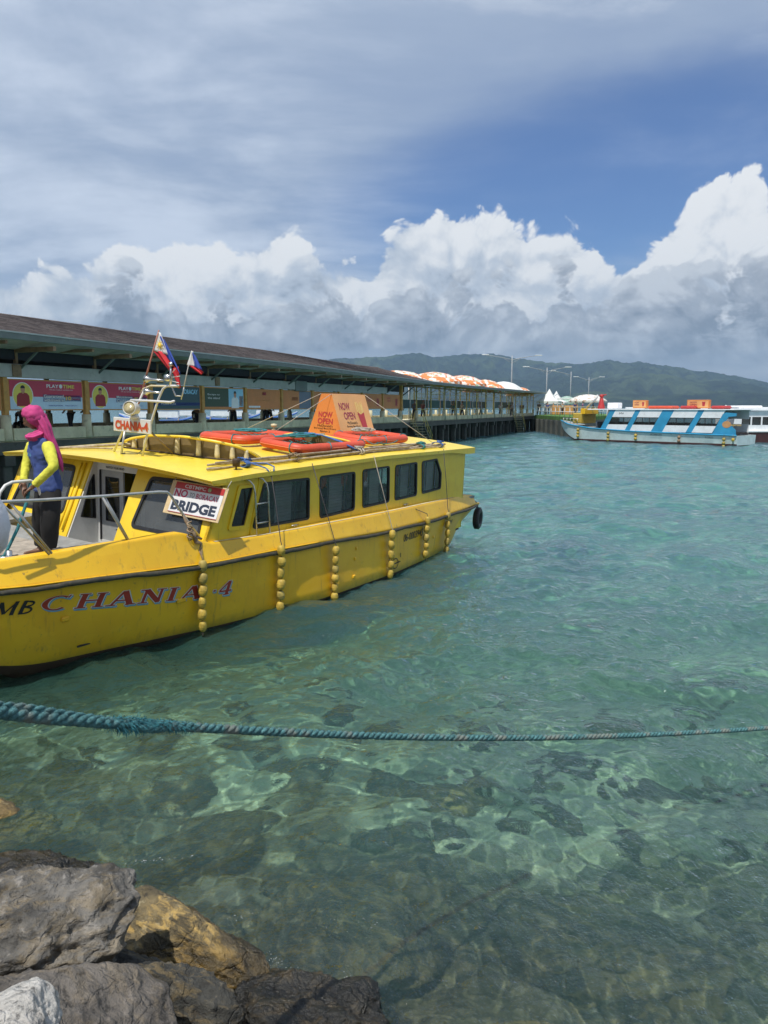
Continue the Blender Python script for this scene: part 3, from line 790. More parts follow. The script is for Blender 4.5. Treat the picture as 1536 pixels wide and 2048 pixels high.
# --- walls with real window openings
def rpoly(pts, r=.05, n=4):
    out = []; N = len(pts)
    for i in range(N):
        a, b, c = Vector(pts[i - 1]), Vector(pts[i]), Vector(pts[(i + 1) % N])
        d1 = (a - b).normalized(); d2 = (c - b).normalized(); ang = d1.angle(d2); t = min(r / math.tan(ang / 2), (a - b).length * .45, (c - b).length * .45)
        p0 = b + d1 * t; p1 = b + d2 * t
        for k in range(n + 1):
            s = k / n; out.append(tuple((p0 * (1 - s) + b * s) * (1 - s) + (b * (1 - s) + p1 * s) * s))
    return out
def inset(poly, d):
    N = len(poly); out = []; P = [Vector(p) for p in poly]
    area = sum(P[i].x * P[(i + 1) % N].y - P[(i + 1) % N].x * P[i].y for i in range(N)); sg = 1 if area > 0 else -1
    for i in range(N):
        a, b, c = P[i - 1], P[i], P[(i + 1) % N]
        e1 = (b - a); e2 = (c - b)
        e1 = e1.normalized() if e1.length > 1e-6 else e2.normalized(); e2 = e2.normalized() if e2.length > 1e-6 else e1
        n1 = Vector((-e1.y, e1.x)) * sg; n2 = Vector((-e2.y, e2.x)) * sg; m_ = (n1 + n2); m_ = m_.normalized() if m_.length > 1e-6 else n1
        out.append(tuple(b + m_ * d / max(.35, m_.dot(n1))))
    return out
def panel(mb, outer, holes, f3, t0, t1):
    loops = [outer] + holes
    tri = tessellate_polygon([[Vector((*p, 0)) for p in l] for l in loops]); flat_ = [p for l in loops for p in l]; N = len(flat_)
    vs = [f3(p, t0) for p in flat_] + [f3(p, t1) for p in flat_]
    fs = [tuple(t) for t in tri] + [tuple(N + i for i in t[::-1]) for t in tri]
    o = 0
    for l in loops:
        k = len(l)
        for i in range(k): a, b = o + i, o + (i + 1) % k; fs.append((a, b, N + b, N + a))
        o += k
    mb.sm = False; mb.add(vs, fs)
def ringframe(mb, poly_o, poly_i, f3, t0, t1):
    N = len(poly_o); vs = [f3(p, t0) for p in poly_o] + [f3(p, t0) for p in poly_i] + [f3(p, t1) for p in poly_o] + [f3(p, t1) for p in poly_i]
    fs = []
    for i in range(N):
        j = (i + 1) % N
        fs += [(i, j, N + j, N + i), (2 * N + i, 3 * N + i, 3 * N + j, 2 * N + j), (i, 2 * N + i, 2 * N + j, j), (N + i, N + j, 3 * N + j, 3 * N + i)]
    mb.add(vs, fs)
def window(poly, f3, parent, fw=.022, mats=(None, None), gt=.012, proud=.012, name='window', label=None):
    """frame mesh with its pane as a sub-part"""
    mb = MB(); ringframe(mb, inset(poly, -fw * .45), inset(poly, fw), f3, -proud, .035)
    fr = mb.build(name, mats[0] or M_blk, parent, label)
    mb = MB(); q = inset(poly, fw * .6); mb.add([f3(p, gt) for p in q], [tuple(range(len(q)))])
    mb.build('pane', mats[1] or M_glass, fr)
    return fr
ZT = ([0, .83, 2.16, 4.28, 7.4, 8.2], [1.98, 2.02, 2.045, 2.085, 2.07, 2.07])
zt = lambda u: I_(u, *ZT)
CY = .05
def nside(p, t): return (p[0], CY + t, p[1])
def fside(p, t): return (p[0], 2 * WC - CY - t, p[1])
def fu(z): return .35 - (1.97 - z) * .443     # raked front
win = [[(.90, 1.245), (1.12, 1.86), (2.15, 1.85), (2.17, 1.225)],
       [(2.45, 1.205), (2.42, 1.85), (3.37, 1.855), (3.39, 1.23)],
       [(3.64, 1.235), (3.60, 1.87), (4.44, 1.88), (4.48, 1.25)],
       [(4.68, 1.255), (4.65, 1.875), (5.42, 1.89), (5.46, 1.27)],
       [(5.67, 1.28), (5.61, 1.89), (6.20, 1.91), (6.41, 1.62), (6.42, 1.31)]]
rad = [.05, .06, .06, .06, .06]
cor_o = [(.40, 1.285), (.60, 1.87), (.955, 1.865), (.775, 1.26)]
cor = [(.46, 1.33), (.645, 1.825), (.895, 1.825), (.725, 1.315)]
outer = [(fu(.4), .4)] + [(fu(z), z) for z in (1.0, 1.5, 1.97)] + [(u, zt(u) - .03) for u in (.83, 2.16, 4.28, 7.45)] + [(7.45, .4)]
holes = [rpoly(w_, r_) for w_, r_ in zip(win, rad)] + [rpoly(cor, .03)]
for f3 in (nside, fside):
    mb = MB(); panel(mb, outer, holes, f3, 0.0, .045); mb.build('side_wall', M_cab, boat)
    for i, h in enumerate(holes[:-1]):
        fr = window(h, f3, boat)
        if f3 is nside:
            # sliding sash bar and blind behind the glass
            us = [p[0] for p in h]; zs = [p[1] for p in h]; a, b = min(us), max(us); z0, z1 = min(zs), max(zs)
            mb = MB()
            for q in (.27, .74): mb.box((a + (b - a) * q - .012, CY + .020, z0 + .01), (a + (b - a) * q + .012, CY + .034, z1 - .01))
            mb.build('sash_bar', M_blk, fr)
            mb = MB()
            u0 = a + (b - a) * (.30 if i else .42); u1 = a + (b - a) * .72
            for k in range(13):
                z_ = z0 + .02 + (z1 - z0 - .04) * k / 13
                mb.box((u0, CY + .065, z_), (u1, CY + .069, z_ + (z1 - z0 - .04) / 13 * .93))
            mb.build('blind', M_blind, boat)
    mb = MB(); ringframe(mb, rpoly(cor_o, .04), rpoly(cor, .03), f3, -.022, .0); mb.build('quarter_frame', M_cab, boat, 'raised yellow surround of the slanted corner window')
    window(rpoly(cor, .03), f3, boat, fw=.012, proud=.004)
# seam moulding between corner panel and side
MB().tube([(1.00, CY - .002, 2.0), (1.02, CY - .004, 1.88), (.84, CY - .004, 1.17)], .011, 6).build('seam_moulding', M_cab, boat)
# front wall
FN = Vector((-1, 0, .443)).normalized()   # outward
def front(p, t):
    y, z = p; q = Vector((fu(z), y, z)) - FN * t; return tuple(q)
nw = rpoly([(.20, 1.36), (.30, 1.90), (1.40, 1.86), (1.44, 1.215), (.26, 1.215)], .07)
nw = rpoly([(.18, 1.20), (.30, 1.89), (1.38, 1.87), (1.46, 1.20)], .08)
fw_ = [(2 * WC - y, z) for y, z in nw]
for sgn, hole in ((0, nw), (1, fw_)):
    po = [(CY, .9), (CY, 1.97), (1.70, 1.97), (1.70, .72), (CY, .72)]
    if sgn: po = [(2 * WC - y, z) for y, z in po]
    mb = MB(); panel(mb, po, [hole], front, 0, .05)
    mb.build('front_wall', M_cab, boat)
    window(hole, front, boat, fw=.030, mats=(M_blk, M_clear), name='windscreen')
    mb = MB(); yy = 1.70 if not sgn else 2 * WC - 1.70
    mb.box((-.3, 0, 0), (-.3, 0, 0)) if False else None
    # corner posts and the white cheek with its slanted window
    if sgn:
        chk = [(fu(.72) + .02, .72), (fu(1.97) + .03, 1.97), (.42, 1.97), (.42, .72)]
        hw = rpoly([(.12, 1.17), (.285, 1.67), (.36, 1.80), (.375, 1.12)], .012)
        def ck(p, t): return (p[0], yy - t, p[1])
    else:
        chk = [(fu(.72) + .02, .72), (fu(1.97) + .03, 1.97), (.42, 1.97), (.42, .72)]
        hw = rpoly([(.12, 1.17), (.285, 1.67), (.36, 1.80), (.375, 1.12)], .012)
        def ck(p, t): return (p[0], yy + t, p[1])
    mb = MB(); panel(mb, chk, [hw], ck, -.012, .02); mb.build('cheek_panel', M_white, boat, 'white side panel of the recessed entrance')
    window(hw, ck, boat, fw=.010, mats=(M_blk, M_glass), gt=0, proud=.016)
# yellow moulding up the far pillar
mb = MB(); mb.tube([front((2.80, z), -.02) for z in (.98, 1.3, 1.7, 1.93)], .02, 6); mb.tube([front((2.90, z), -.012) for z in (.98, 1.3, 1.7, 1.93)], .012, 6); mb.build('pillar_moulding', M_cab, boat)
# recessed bulkhead with the door
def bulk(p, t): return (.42 + t, p[0], p[1])
mb = MB(); panel(mb, [(1.7, .72), (1.7, 2.06), (2.84, 2.06), (2.84, .72)], [[(1.80, .80), (1.80, 1.86), (2.62, 1.86), (2.62, .80)]], bulk, 0, .04); mb.build('bulkhead', M_white, boat)
M_door = paint('grey_door_paint', (.33, .34, .34), .5, .15, 4, .3)
def door(y0, y1, t, nm):
    mb = MB(); hole = rpoly([(y0 + .09, 1.10), (y0 + .09, 1.76), (y1 - .09, 1.76), (y1 - .09, 1.10)], .015)
    panel(mb, [(y0, .80), (y0, 1.855), (y1, 1.855), (y1, .80)], [hole], lambda p, q: (.42 + t + q, p[0], p[1]), 0, .03)
    d = mb.build(nm, M_door, boat)
    window(hole, lambda p, q: (.42 + t + q, p[0], p[1]), d, fw=.008, gt=.01, proud=.004)
    return d
d1 = door(2.12, 2.60, .012, 'door')
MB().tube([(.40, 2.22, 1.0), (.38, 2.22, 1.0), (.38, 2.16, 1.0)], .012, 6).build('door_handle', M_steel, d1)
MB().box((.405, 2.602, .80), (.43, 2.618, 1.855)).build('door_seal', M_blk, boat)
add_text('WATCH YOUR HEAD', 'warning_lettering', M_ink, boat, basis((.417, 2.28, 1.905), (0, -1, 0), (0, 0, 1)), size=.05, width=.40, height=.034, ext=.001)
add_text('PUSH', 'door_lettering', M_ink, boat, basis((.417, 2.725, 1.63), (0, 0, -1), (0, -1, 0)), size=.05, width=.10, height=.026, ext=.001)
# stern bulkhead of the cabin
mb = MB(); panel(mb, [(CY, .4), (CY, 2.03), (WC, 2.14), (2 * WC - CY, 2.03), (2 * WC - CY, .4)], [rpoly([(1.7, .8), (1.7, 1.8), (2.7, 1.8), (2.7, .8)], .04)], lambda p, t: (7.45 - t, p[0], p[1]), 0, .045); mb.build('stern_wall', M_cab, boat)
# aft deck and transom cap, small swim step
mb = MB(); mb.box((7.45, .1, .95), (8.14, 4.3, 1.0)); mb.build('aft_deck', M_grey, boat)
MB().bbox((8.22, .55, .80), (.30, .95, .05), .012).build('stern_step', M_hull, boat)
# roof
def camber(y): return .12 * (1 - ((y - WC) / (WC + .03)) ** 2)
YS = [-.03] + list(np.linspace(.02, 4.38, 23)) + [4.43]
def brow(y): return .02 - .10 * (1 - ((y - WC) / WC) ** 2)
mb = MB(); RU = [None, .5, .83, 1.5, 2.16, 3.2, 4.28, 5.5, 6.6, 7.4, 7.74]
top = [[((brow(y) if u is None else u), y, zt(brow(y) if u is None else u) + camber(y)) for y in YS] for u in RU]
bot = [[(p[0] + (.05 if i == 0 else 0), p[1], p[2] - (.055 if i == 0 else .06 if i < 9 else .12)) for p in r_] for i, r_ in enumerate(top)]
mb.loft(top, closed_ring=False); mb.loft([r_[::-1] for r_ in bot], closed_ring=False)
mb.sm = False
for a, b in ((top[0], bot[0]), (bot[-1], top[-1])):
    for k in range(len(YS) - 1): mb.add([a[k], b[k], b[k + 1], a[k + 1]], [(0, 1, 2, 3)])
for k in (0, -1):
    for i in range(len(RU) - 1): mb.add([top[i][k], top[i + 1][k], bot[i + 1][k], bot[i][k]], [(0, 1, 2, 3)])
o = weld(mb.build('roof', M_roof, boat)); o.data.set_sharp_from_angle(angle=R(35))
# deep valance under the front brow
mb = MB(); mb.loft([[(brow(y) + .012, y, zt(0) + camber(y) - .03), (brow(y) + .05, y, zt(0) + camber(y) - .062), (brow(y) + .36, y, zt(0) + camber(y) - .075), (brow(y) + .36, y, zt(0) + camber(y) - .05)] for y in YS], closed_ring=True, caps=True, smooth=False)
mb.build('brow', M_cab, boat)
# roof vents: two arched scoops with cream uprights
def scoop(pts, posts, label):
    P = [Vector(p) for p in pts]
    # resample
    d = [0]
    for a, b in zip(P, P[1:]): d.append(d[-1] + (b - a).length)
    S = [Vector([np.interp(t, d, [p[k] for p in P]) for k in range(3)]) for t in np.linspace(0, d[-1], 40)]
    S = [S[0]] + [(S[i - 1] + S[i] * 2 + S[i + 1]) / 4 for i in range(1, 39)] + [S[-1]]
    a = MB().tube(S, .020, 8).build('scoop_rim', M_roof, boat, label)
    mb = MB(); bk = []
    for p in S:
        rz = zt(p.x) + camber(p.y); bk.append([(p.x + .07, p.y, p.z - .005), (p.x + .10, p.y, rz - .01)])
    mb.loft(bk, closed_ring=False); mb.build('scoop_back', M_tan, boat)
    mb = MB()
    lo = [(p.x - .01, p.y, zt(p.x) + camber(p.y) + .012) for p in S]; mb.tube(lo, .012, 6); mb.build('scoop_sill', M_sill, boat)
    L = len(S)
    for q in posts:
        p = S[int(q * (L - 1))]; rz = zt(p.x) + camber(p.y); h = p.z - rz
        if h < .06: continue
        MB().lathe([(.042, 0), (.040, h * .3), (.033, h * .7), (.036, h - .012), (.0, h - .012)], 12, T(p.x + .035, p.y, rz)).build('scoop_post', M_cream, boat)
M_tan = paint('brown_board', (.20, .15, .075), .7, .2, 5, .4); M_sill = paint('dark_sill', (.05, .03, .02), .7)
scoop([(1.05, 2.88, 2.12), (1.0, 2.82, 2.22), (.95, 2.56, 2.30), (.9, 2.08, 2.38), (.95, 1.41, 2.41), (1.1, .96, 2.37), (1.3, .71, 2.31), (1.5, .62, 2.22), (1.72, .62, 2.10)], [.16, .27, .5, .62, .74, .80, .88], 'yellow arched scoop behind the mast')
scoop([(3.6, 2.35, 2.14), (3.55, 1.95, 2.27), (3.5, 1.52, 2.37), (3.6, .95, 2.39), (3.9, .56, 2.30), (4.15, .42, 2.16)], [], 'yellow arched scoop among the life floats')
# seats inside
for k in range(7):
    for y0, y1 in ((.35, 1.75), (2.65, 4.05)):
        u = 1.6 + k * .82
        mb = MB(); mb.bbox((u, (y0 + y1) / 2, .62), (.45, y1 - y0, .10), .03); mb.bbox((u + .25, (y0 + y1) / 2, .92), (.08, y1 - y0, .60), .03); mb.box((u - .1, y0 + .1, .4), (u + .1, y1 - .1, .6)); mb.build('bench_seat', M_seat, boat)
mb = MB(); mb.box((.50, .12, 1.955), (7.4, 4.28, 1.965)); mb.build('cabin_ceiling', M_white, boat)
MB().bbox((.62, 1.15, .95), (.3, .8, .5), .04).build('helm_console', M_white, boat)
# ladder
for u0 in (.79, 1.06):
    MB().tube([(u0 - .07, CY - .005, 1.955), (u0 - .01, CY - .035, 1.93), (u0 + .035, CY - .075, 1.86), (u0 + .06, CY - .085, 1.75), (u0 + .11, CY - .09, 1.13)], .0125, 8).build('ladder_rail', M_steel, boat)
for z, s in ((1.60, .07), (1.33, .095)):
    MB().tube([(.79 + s, CY - .088, z), (1.06 + s, CY - .088, z)], .011, 8).build('ladder_rung', M_steel, boat)
# cleats on the ledge
for u0 in (1.78, 5.05):
    z = gz(u0) + .01; y = gy(u0) + .10
    MB().tube([(u0 - .08, y, z + .03), (u0 + .08, y, z + .03)], .009, 6).tube([(u0 - .03, y, z), (u0 - .03, y, z + .03)], .008, 6).tube([(u0 + .03, y, z), (u0 + .03, y, z + .03)], .008, 6).build('cleat', M_steel, boat)
# bow rail
MB().tube([(-4.3, 1.1, 2.05), (-2.9, .30, 1.975), (-2.2, .19, 1.945), (-1.43, .16, 1.915), (-.66, .16, 1.89), (-.53, .16, 1.875), (-.47, .16, 1.83), (-.17, .17, 1.45), (.10, .18, 1.165)], .017, 10).build('bow_rail', M_pipe, boat)
for (a, b) in (((-1.47, .16, 1.91), (-1.10, .18, 1.35)), ((-1.42, .19, 1.91), (-1.07, .21, 1.35)), ((-2.88, .20, 2.26), (-2.10, .22, 1.35)), ((-2.50, .26, 1.95), (-2.05, .25, 1.35)), ):
    MB().tube([a, b], .014, 8).build('rail_stay', M_pipe, boat)
MB().tube([(-2.38, 1.0, 1.10), (-2.30, 1.0, 1.55), (-2.14, 1.0, 1.93), (-2.08, 1.0, 2.0), (-2.0, 1.0, 2.03), (-1.78, 1.0, 2.03), (-1.70, 1.0, 1.99), (-1.66, 1.0, 1.88), (-1.5, 1.0, 1.10)], .018, 10).build('hand_hoop', M_white, boat)
# mooring bitts on the bow
for (x, y) in ((-2.55, .55), (-2.30, .62)):
    MB().ring((x, y, 1.10), (x, y, 1.36), .032, n=10).ring((x - .10, y, 1.29), (x + .10, y, 1.29), .016, n=8).build('mooring_bitt', M_steel, boat)
# sockets on the far bow etc: scupper slot and pads on the hull side
for u0, z0, ln in ((-1.66, .22, .17),):
    mb = MB(); mb.bbox((u0, side_y(u0, z0) - .004, z0), (ln, .02, .022), .004); mb.build('scupper', M_ink, boat)
for u0, z0, l in ((-1.93, .60, .10), (-.45, .53, .15), (3.05, .50, .05), (3.0, .22, .08), (3.1, .66, .05), (5.95, .42, .06)):
    MB().bbox((u0, side_y(u0, z0) - .008, z0), (l, .03, .06), .014).build('hull_pad', M_hull, boat)

# --- lettering wrapped on the hull
def wrap(me, name, material, u0, z0, slope, off, mirror=False):
    nv = len(me.vertices); co = np.empty(nv * 3); me.vertices.foreach_get('co', co); co = co.reshape(-1, 3)
    out = []
    for x, y, z in co:
        u = u0 + x; zz = z0 + y + slope * x + .0
        out.append((u, side_y(u, zz) - off - z, zz))
    me.vertices.foreach_set('co', np.array(out).ravel()); me.materials.clear(); me.materials.append(material); me.update()
    return ref(name, me, boat)
def glyphs(word, h, wf=1.0, sh=.35, grow=0.0, gap=.16):
    """bold italic slab letters built from strokes"""
    mb = MB(); x = 0; E = grow
    def q(pts):
        mb.add([(X * wf * h + Y * h * sh, Y * h, 0) for X, Y in pts], [tuple(range(len(pts)))])
    def bar(x0, y0, x1, y1, t=.17):
        d = Vector((x1 - x0, y1 - y0)); L = d.length; d /= L; n = Vector((-d.y, d.x)) * (t / 2 + E); a = Vector((x0, y0)) - d * E; b = Vector((x1, y1)) + d * E
        n_ = 6
        for i in range(n_):
            p, r_ = a + (b - a) * i / n_, a + (b - a) * (i + 1) / n_
            q([p - n, r_ - n, r_ + n, p + n])
    def serif(cx, y): bar(cx - .19, y, cx + .19, y, .075)
    for ch in word:
        o = x
        if ch == 'H':
            bar(o + .2, 0, o + .2, 1, .2); bar(o + .8, 0, o + .8, 1, .2); bar(o + .2, .5, o + .8, .5, .09); [serif(o + a, b) for a in (.2, .8) for b in (.04, .96)]; x += 1.0
        elif ch == 'I': bar(o + .2, 0, o + .2, 1, .2); serif(o + .2, .04); serif(o + .2, .96); x += .42
        elif ch == 'N': bar(o + .2, 0, o + .2, 1, .12); bar(o + .82, 0, o + .82, 1, .12); bar(o + .2, .98, o + .82, .04, .22); serif(o + .2, .04); serif(o + .15, .96); serif(o + .82, .96); x += 1.02
        elif ch == 'A': bar(o + .14, 0, o + .48, 1, .10); bar(o + .86, 0, o + .50, 1, .23); bar(o + .28, .34, o + .7, .34, .09); serif(o + .14, .04); serif(o + .86, .04); x += 1.02
        elif ch == '4': bar(o + .55, 0, o + .55, 1, .2); bar(o + .52, .96, o + .08, .34, .11); bar(o + .06, .30, o + .8, .30, .12); serif(o + .55, .04); x += .9
        elif ch == '.': bar(o + .02, .42, o + .16, .42, .13); x += .26
        elif ch == 'C':
            N = 22
            for i in range(N):
                a0 = R(48 + 264 * i / N); a1 = R(48 + 264 * (i + 1) / N)
                def pt(a, rr_): return (o + .46 + math.cos(a) * (.40 + rr_ * (.6 + .6 * abs(math.cos(a)))), .5 + math.sin(a) * (.46 + rr_ * .45))
                w0 = .10 + E
                q([pt(a0, -w0), pt(a1, -w0), pt(a1, w0 * .6), pt(a0, w0 * .6)])
            bar(o + .76, .80, o + .80, 1.0, .06); x += .98
        elif ch == 'M': bar(o + .18, 0, o + .18, 1, .14); bar(o + 1.0, 0, o + 1.0, 1, .22); bar(o + .18, .96, o + .58, .12, .2); bar(o + .58, .12, o + 1.0, .96, .1); x += 1.12
        elif ch == 'B':
            bar(o + .2, 0, o + .2, 1, .22)
            for c, rr in ((.74, .24), (.27, .27)):
                for i in range(10):
                    a0 = R(-90 + 18 * i); a1 = R(-72 + 18 * i); f_ = lambda a, r_: (o + .42 + math.cos(a) * (r_ + .12), c + math.sin(a) * r_)
                    q([f_(a0, rr - .13 - E * .5), f_(a0, rr + E), f_(a1, rr + E), f_(a1, rr - .13 - E * .5)])
                bar(o + .2, c + rr - .05, o + .48, c + rr - .05, .1); bar(o + .2, c - rr + .05, o + .48, c - rr + .05, .1)
            x += .95
        x += gap
    me = mb.mesh('lettering', M_ink)
    return me, x * wf * h
def hull_word(word, u0, z0, h, wf, slope, gap=.16, layers=None):
    """each letter is one part; shadow, outline and face are printed one over the other"""
    x = 0
    for ch in word:
        me_w, L = glyphs(ch, h, wf, .38, 0, gap)
        if ch != ' ':
            mb = MB(); mats = []
            for mi, (grow, off, m_, dx, dz) in enumerate(layers):
                me, _ = glyphs(ch, h, wf, .38, grow, gap); mats.append(m_); mb.m = mi
                vs = [(x + v.co.x + dx, v.co.y + dz, 0) for v in me.vertices]
                mb.add([(u0 + p[0], side_y(u0 + p[0], z0 + p[1] + slope * p[0]) - off, z0 + p[1] + slope * p[0]) for p in vs], [tuple(f.vertices) for f in me.polygons])
            mb.build('letter', mats, boat)
        x += L
LAY = [(.03, .006, M_ltblue, .013, -.018), (.032, .0085, M_wlet, 0, 0), (0.0, .011, M_red, 0, 0)]
hull_word('CHANIA', -2.22, .745, .17, 2.0, -.118, .12, LAY)
hull_word('.4', .0, .485, .185, 1.5, -.06, .08, LAY)
hull_word('MB', -2.68, .775, .15, 1.2, -.09, .16, [(0, .009, M_ink, 0, 0)])
me = text_mesh('06-0003945', size=.2, ext=0, width=.78, height=.135, shear=.25, bold=.002); wrap(me, 'registration_number', M_ink, 5.05, .60, .01, .008)
me = text_mesh('OM', size=.1, ext=0, width=.19, height=.11); wrap(me, 'small_lettering', M_ink, 6.75, .60, .01, .008)
# load line mark
mb = MB(); N = 20
for i in range(N):
    a0, a1 = 2 * math.pi * i / N, 2 * math.pi * (i + 1) / N
    mb.add([(math.cos(a0) * .12, math.sin(a0) * .095, 0), (math.cos(a1) * .12, math.sin(a1) * .095, 0), (math.cos(a1) * .10, math.sin(a1) * .078, 0), (math.cos(a0) * .10, math.sin(a0) * .078, 0)], [(0, 1, 2, 3)])
mb.add([(-.2, -.01, 0), (.2, -.01, 0), (.2, .01, 0), (-.2, .01, 0)], [(0, 1, 2, 3)]); mb.add([(-.22, .07, 0), (-.2, .07, 0), (-.2, .15, 0), (-.22, .15, 0)], [(0, 1, 2, 3)]); mb.add([(.2, .07, 0), (.22, .07, 0), (.22, .15, 0), (.2, .15, 0)], [(0, 1, 2, 3)])
wrap(mb.mesh('load_line_mark', M_ink), 'load_line_mark', M_ink, 4.33, .20, .02, .008)
# ------------------------------------------------------------------ things carried by the boat
def BP(u, w, z): return BM @ Vector((u, w, z))
def blocal(M): return BM @ M
M_orange = paint('orange_float', (.60, .075, .03), .5, .15, 3, .5, (.22, .07, .04), bump=.15, bscale=25)
M_orline = paint('orange_seam', (.75, .22, .10), .5, .1)
M_teal = paint('teal_rope', (.035, .21, .235), .8, .35, 25, .4, (.12, .14, .12), bump=.5, bscale=120)
M_blue = paint('blue_rope', (.05, .13, .36), .7, .3, 25, .3)
M_wrope = paint('pale_rope', (.42, .38, .32), .8, .2, 25, .4, bump=.4, bscale=120)
M_tanrope = paint('tan_rope', (.26, .19, .12), .8, .25, 25, .4, bump=.4, bscale=120)
M_thin = paint('thin_dark_rope', (.07, .065, .07), .8, .2)
def bamboo_mat(g, b):
    p = g.coord('Object'); x, y, z = g.xyz(p); n = g.noise(p, 9, 4, .6)
    c = g.mix(n.step(.3, .7), (.24, .18, .11), (.44, .37, .27)); setb(g, b, color=c, rough=.6)
M_bam = mat('weathered_bamboo', bamboo_mat)
M_fl = [paint('net_float_' + n_, c, .6, .3, 14, 1.0, (.13, .10, .03)) for n_, c in (('a', (.46, .33, .05)), ('b', (.38, .29, .07)), ('c', (.52, .36, .055)))]
# life floats
def raft(u0, u1, w0, w1, label, seed, tilt=0.0, dz=0.0):
    r_ = .086; cu, cw = (u0 + u1) / 2, (w0 + w1) / 2
    zc = zt(cu) + camber(cw) + r_ + .012 + dz
    M = blocal(T(cu, cw, zc) @ RX(math.atan((camber(w1) - camber(w0)) / (w1 - w0))) @ RY(tilt))
    t = empty('life_float', label, 'life float', M, group='orange life floats on the cabin roof')
    a, b = (u1 - u0) / 2 - r_, (w1 - w0) / 2 - r_; c_ = .20; pts = []
    for sx, sy, a0 in ((1, 1, 0), (-1, 1, 90), (-1, -1, 180), (1, -1, 270)):
        for k in range(7):
            an = R(a0 + 15 * k); pts.append((sx * (a - c_) + c_ * math.cos(an), sy * (b - c_) + c_ * math.sin(an), 0))
    # add straight subdivisions
    P = []
    for i in range(len(pts)):
        p, q = Vector(pts[i]), Vector(pts[(i + 1) % len(pts)]); n_ = max(1, int((q - p).length / .12))
        P += [p + (q - p) * k / n_ for k in range(n_)]
    MB().tube(P, [r_ * (1 + .03 * math.sin(i * .9 + seed)) for i in range(len(P))], 16, closed=True, flat=.86).build('float_ring', M_orange, t)
    MB().tube([p * 1.0 + Vector((p.x / (a + b) * .0, 0, 0)) + Vector((p.x, p.y, 0)).normalized() * (r_ * 1.02) for p in P], .006, 5, closed=True).build('seam', M_orline, t)
    g_ = MB()
    for x in np.arange(-a + .15, a - .1, .16): g_.tube([(x, -b, .02), (x, 0, -.035), (x, b, .02)], .007, 5)
    for y in np.arange(-b + .12, b - .08, .16): g_.tube([(-a, y, .02), (0, y, -.03), (a, y, .02)], .007, 5)
    g_.build('netting', M_teal, t)
    rr = random.Random(seed); lines = MB(); L = len(P)
    for k in range(4):
        i0 = int(rr.uniform(0, L)); seg = [P[(i0 + j) % L] for j in range(0, 9)]
        lines.tube([p + Vector((p.x, p.y, 0)).normalized() * (.04 + .09 * math.sin(math.pi * j / 8)) + Vector((0, 0, .06 - .11 * math.sin(math.pi * j / 8))) for j, p in enumerate(seg)], .009, 6)
    for k in range(5):
        i0 = int(L * (k + .5) / 5); p = P[i0]; o_ = Vector((p.x, p.y, 0)).normalized()
        ringp = [p + (o_ * math.cos(R(a_)) + Vector((0, 0, 1)) * math.sin(R(a_)) * .88) * (r_ + .008) for a_ in range(0, 360, 30)]
        lines.tube(ringp, .010, 6, closed=True)
    lines.build('grab_line', M_teal, t)['kind'] = 'stuff'
    return t
raft(2.4, 4.15, 1.6, 2.75, 'orange life float farthest forward, behind the nearer one', 1)
raft(2.45, 4.42, .42, 1.45, 'orange life float nearest the windows, crossed by a blue lashing', 2, dz=.005)
raft(4.72, 6.25, .62, 1.62, 'orange life float at the right end, with a pale rope heap on it', 3, dz=.01)
def heap(name, label, mat_, M, a, b, loops, seed, r_=.011, h=.05, cat='rope', sq=1.0):
    rr = random.Random(seed); pts = []; N = loops * 14
    for i in range(N):
        t = i / 14 * 2 * math.pi; k = i / N
        ra = rr.uniform(.92, 1.08)
        pts.append((a * (.55 + .45 * math.sin(t * .23 + seed)) * math.cos(t) * ra + a * .25 * math.sin(t * .11), b * (.6 + .4 * math.cos(t * .31)) * math.sin(t) * ra + b * .2 * math.cos(t * .17 + 1), h * (.1 + .9 * abs(math.sin(t * .37 + i * .01))) * (0.3 + .7 * k)))
    P = [Vector(p) for p in pts]; S = []
    for i in range(1, len(P) - 1): S.append((P[i - 1] + P[i] * 2 + P[i + 1]) / 4)
    o = MB().tube(S, r_, 6).build(name, mat_); o.matrix_world = M
    return tag(o, label, cat)
def roofp(u, w, dz=0): return T(u, w, zt(u) + camber(w) + dz)
heap('rope_heap', 'teal rope tangled on the life float farthest forward', M_teal, blocal(roofp(3.1, 2.1, .20)), .42, .20, 7, 2, .012)
heap('rope_heap', 'teal and blue rope tangled on the life float nearest the windows', M_teal, blocal(roofp(3.25, 1.08, .205)), .52, .20, 8, 5, .012, .06)
heap('rope_heap', 'pale rope heap on the right end life float below the orange sign', M_wrope, blocal(roofp(5.35, 1.25, .21)), .33, .20, 10, 9, .011, .07)
heap('rope_heap', 'dark rope end lying on the roof in front of the life floats', M_thin, blocal(roofp(2.45, .55, .02)), .10, .07, 4, 4, .012, .04)
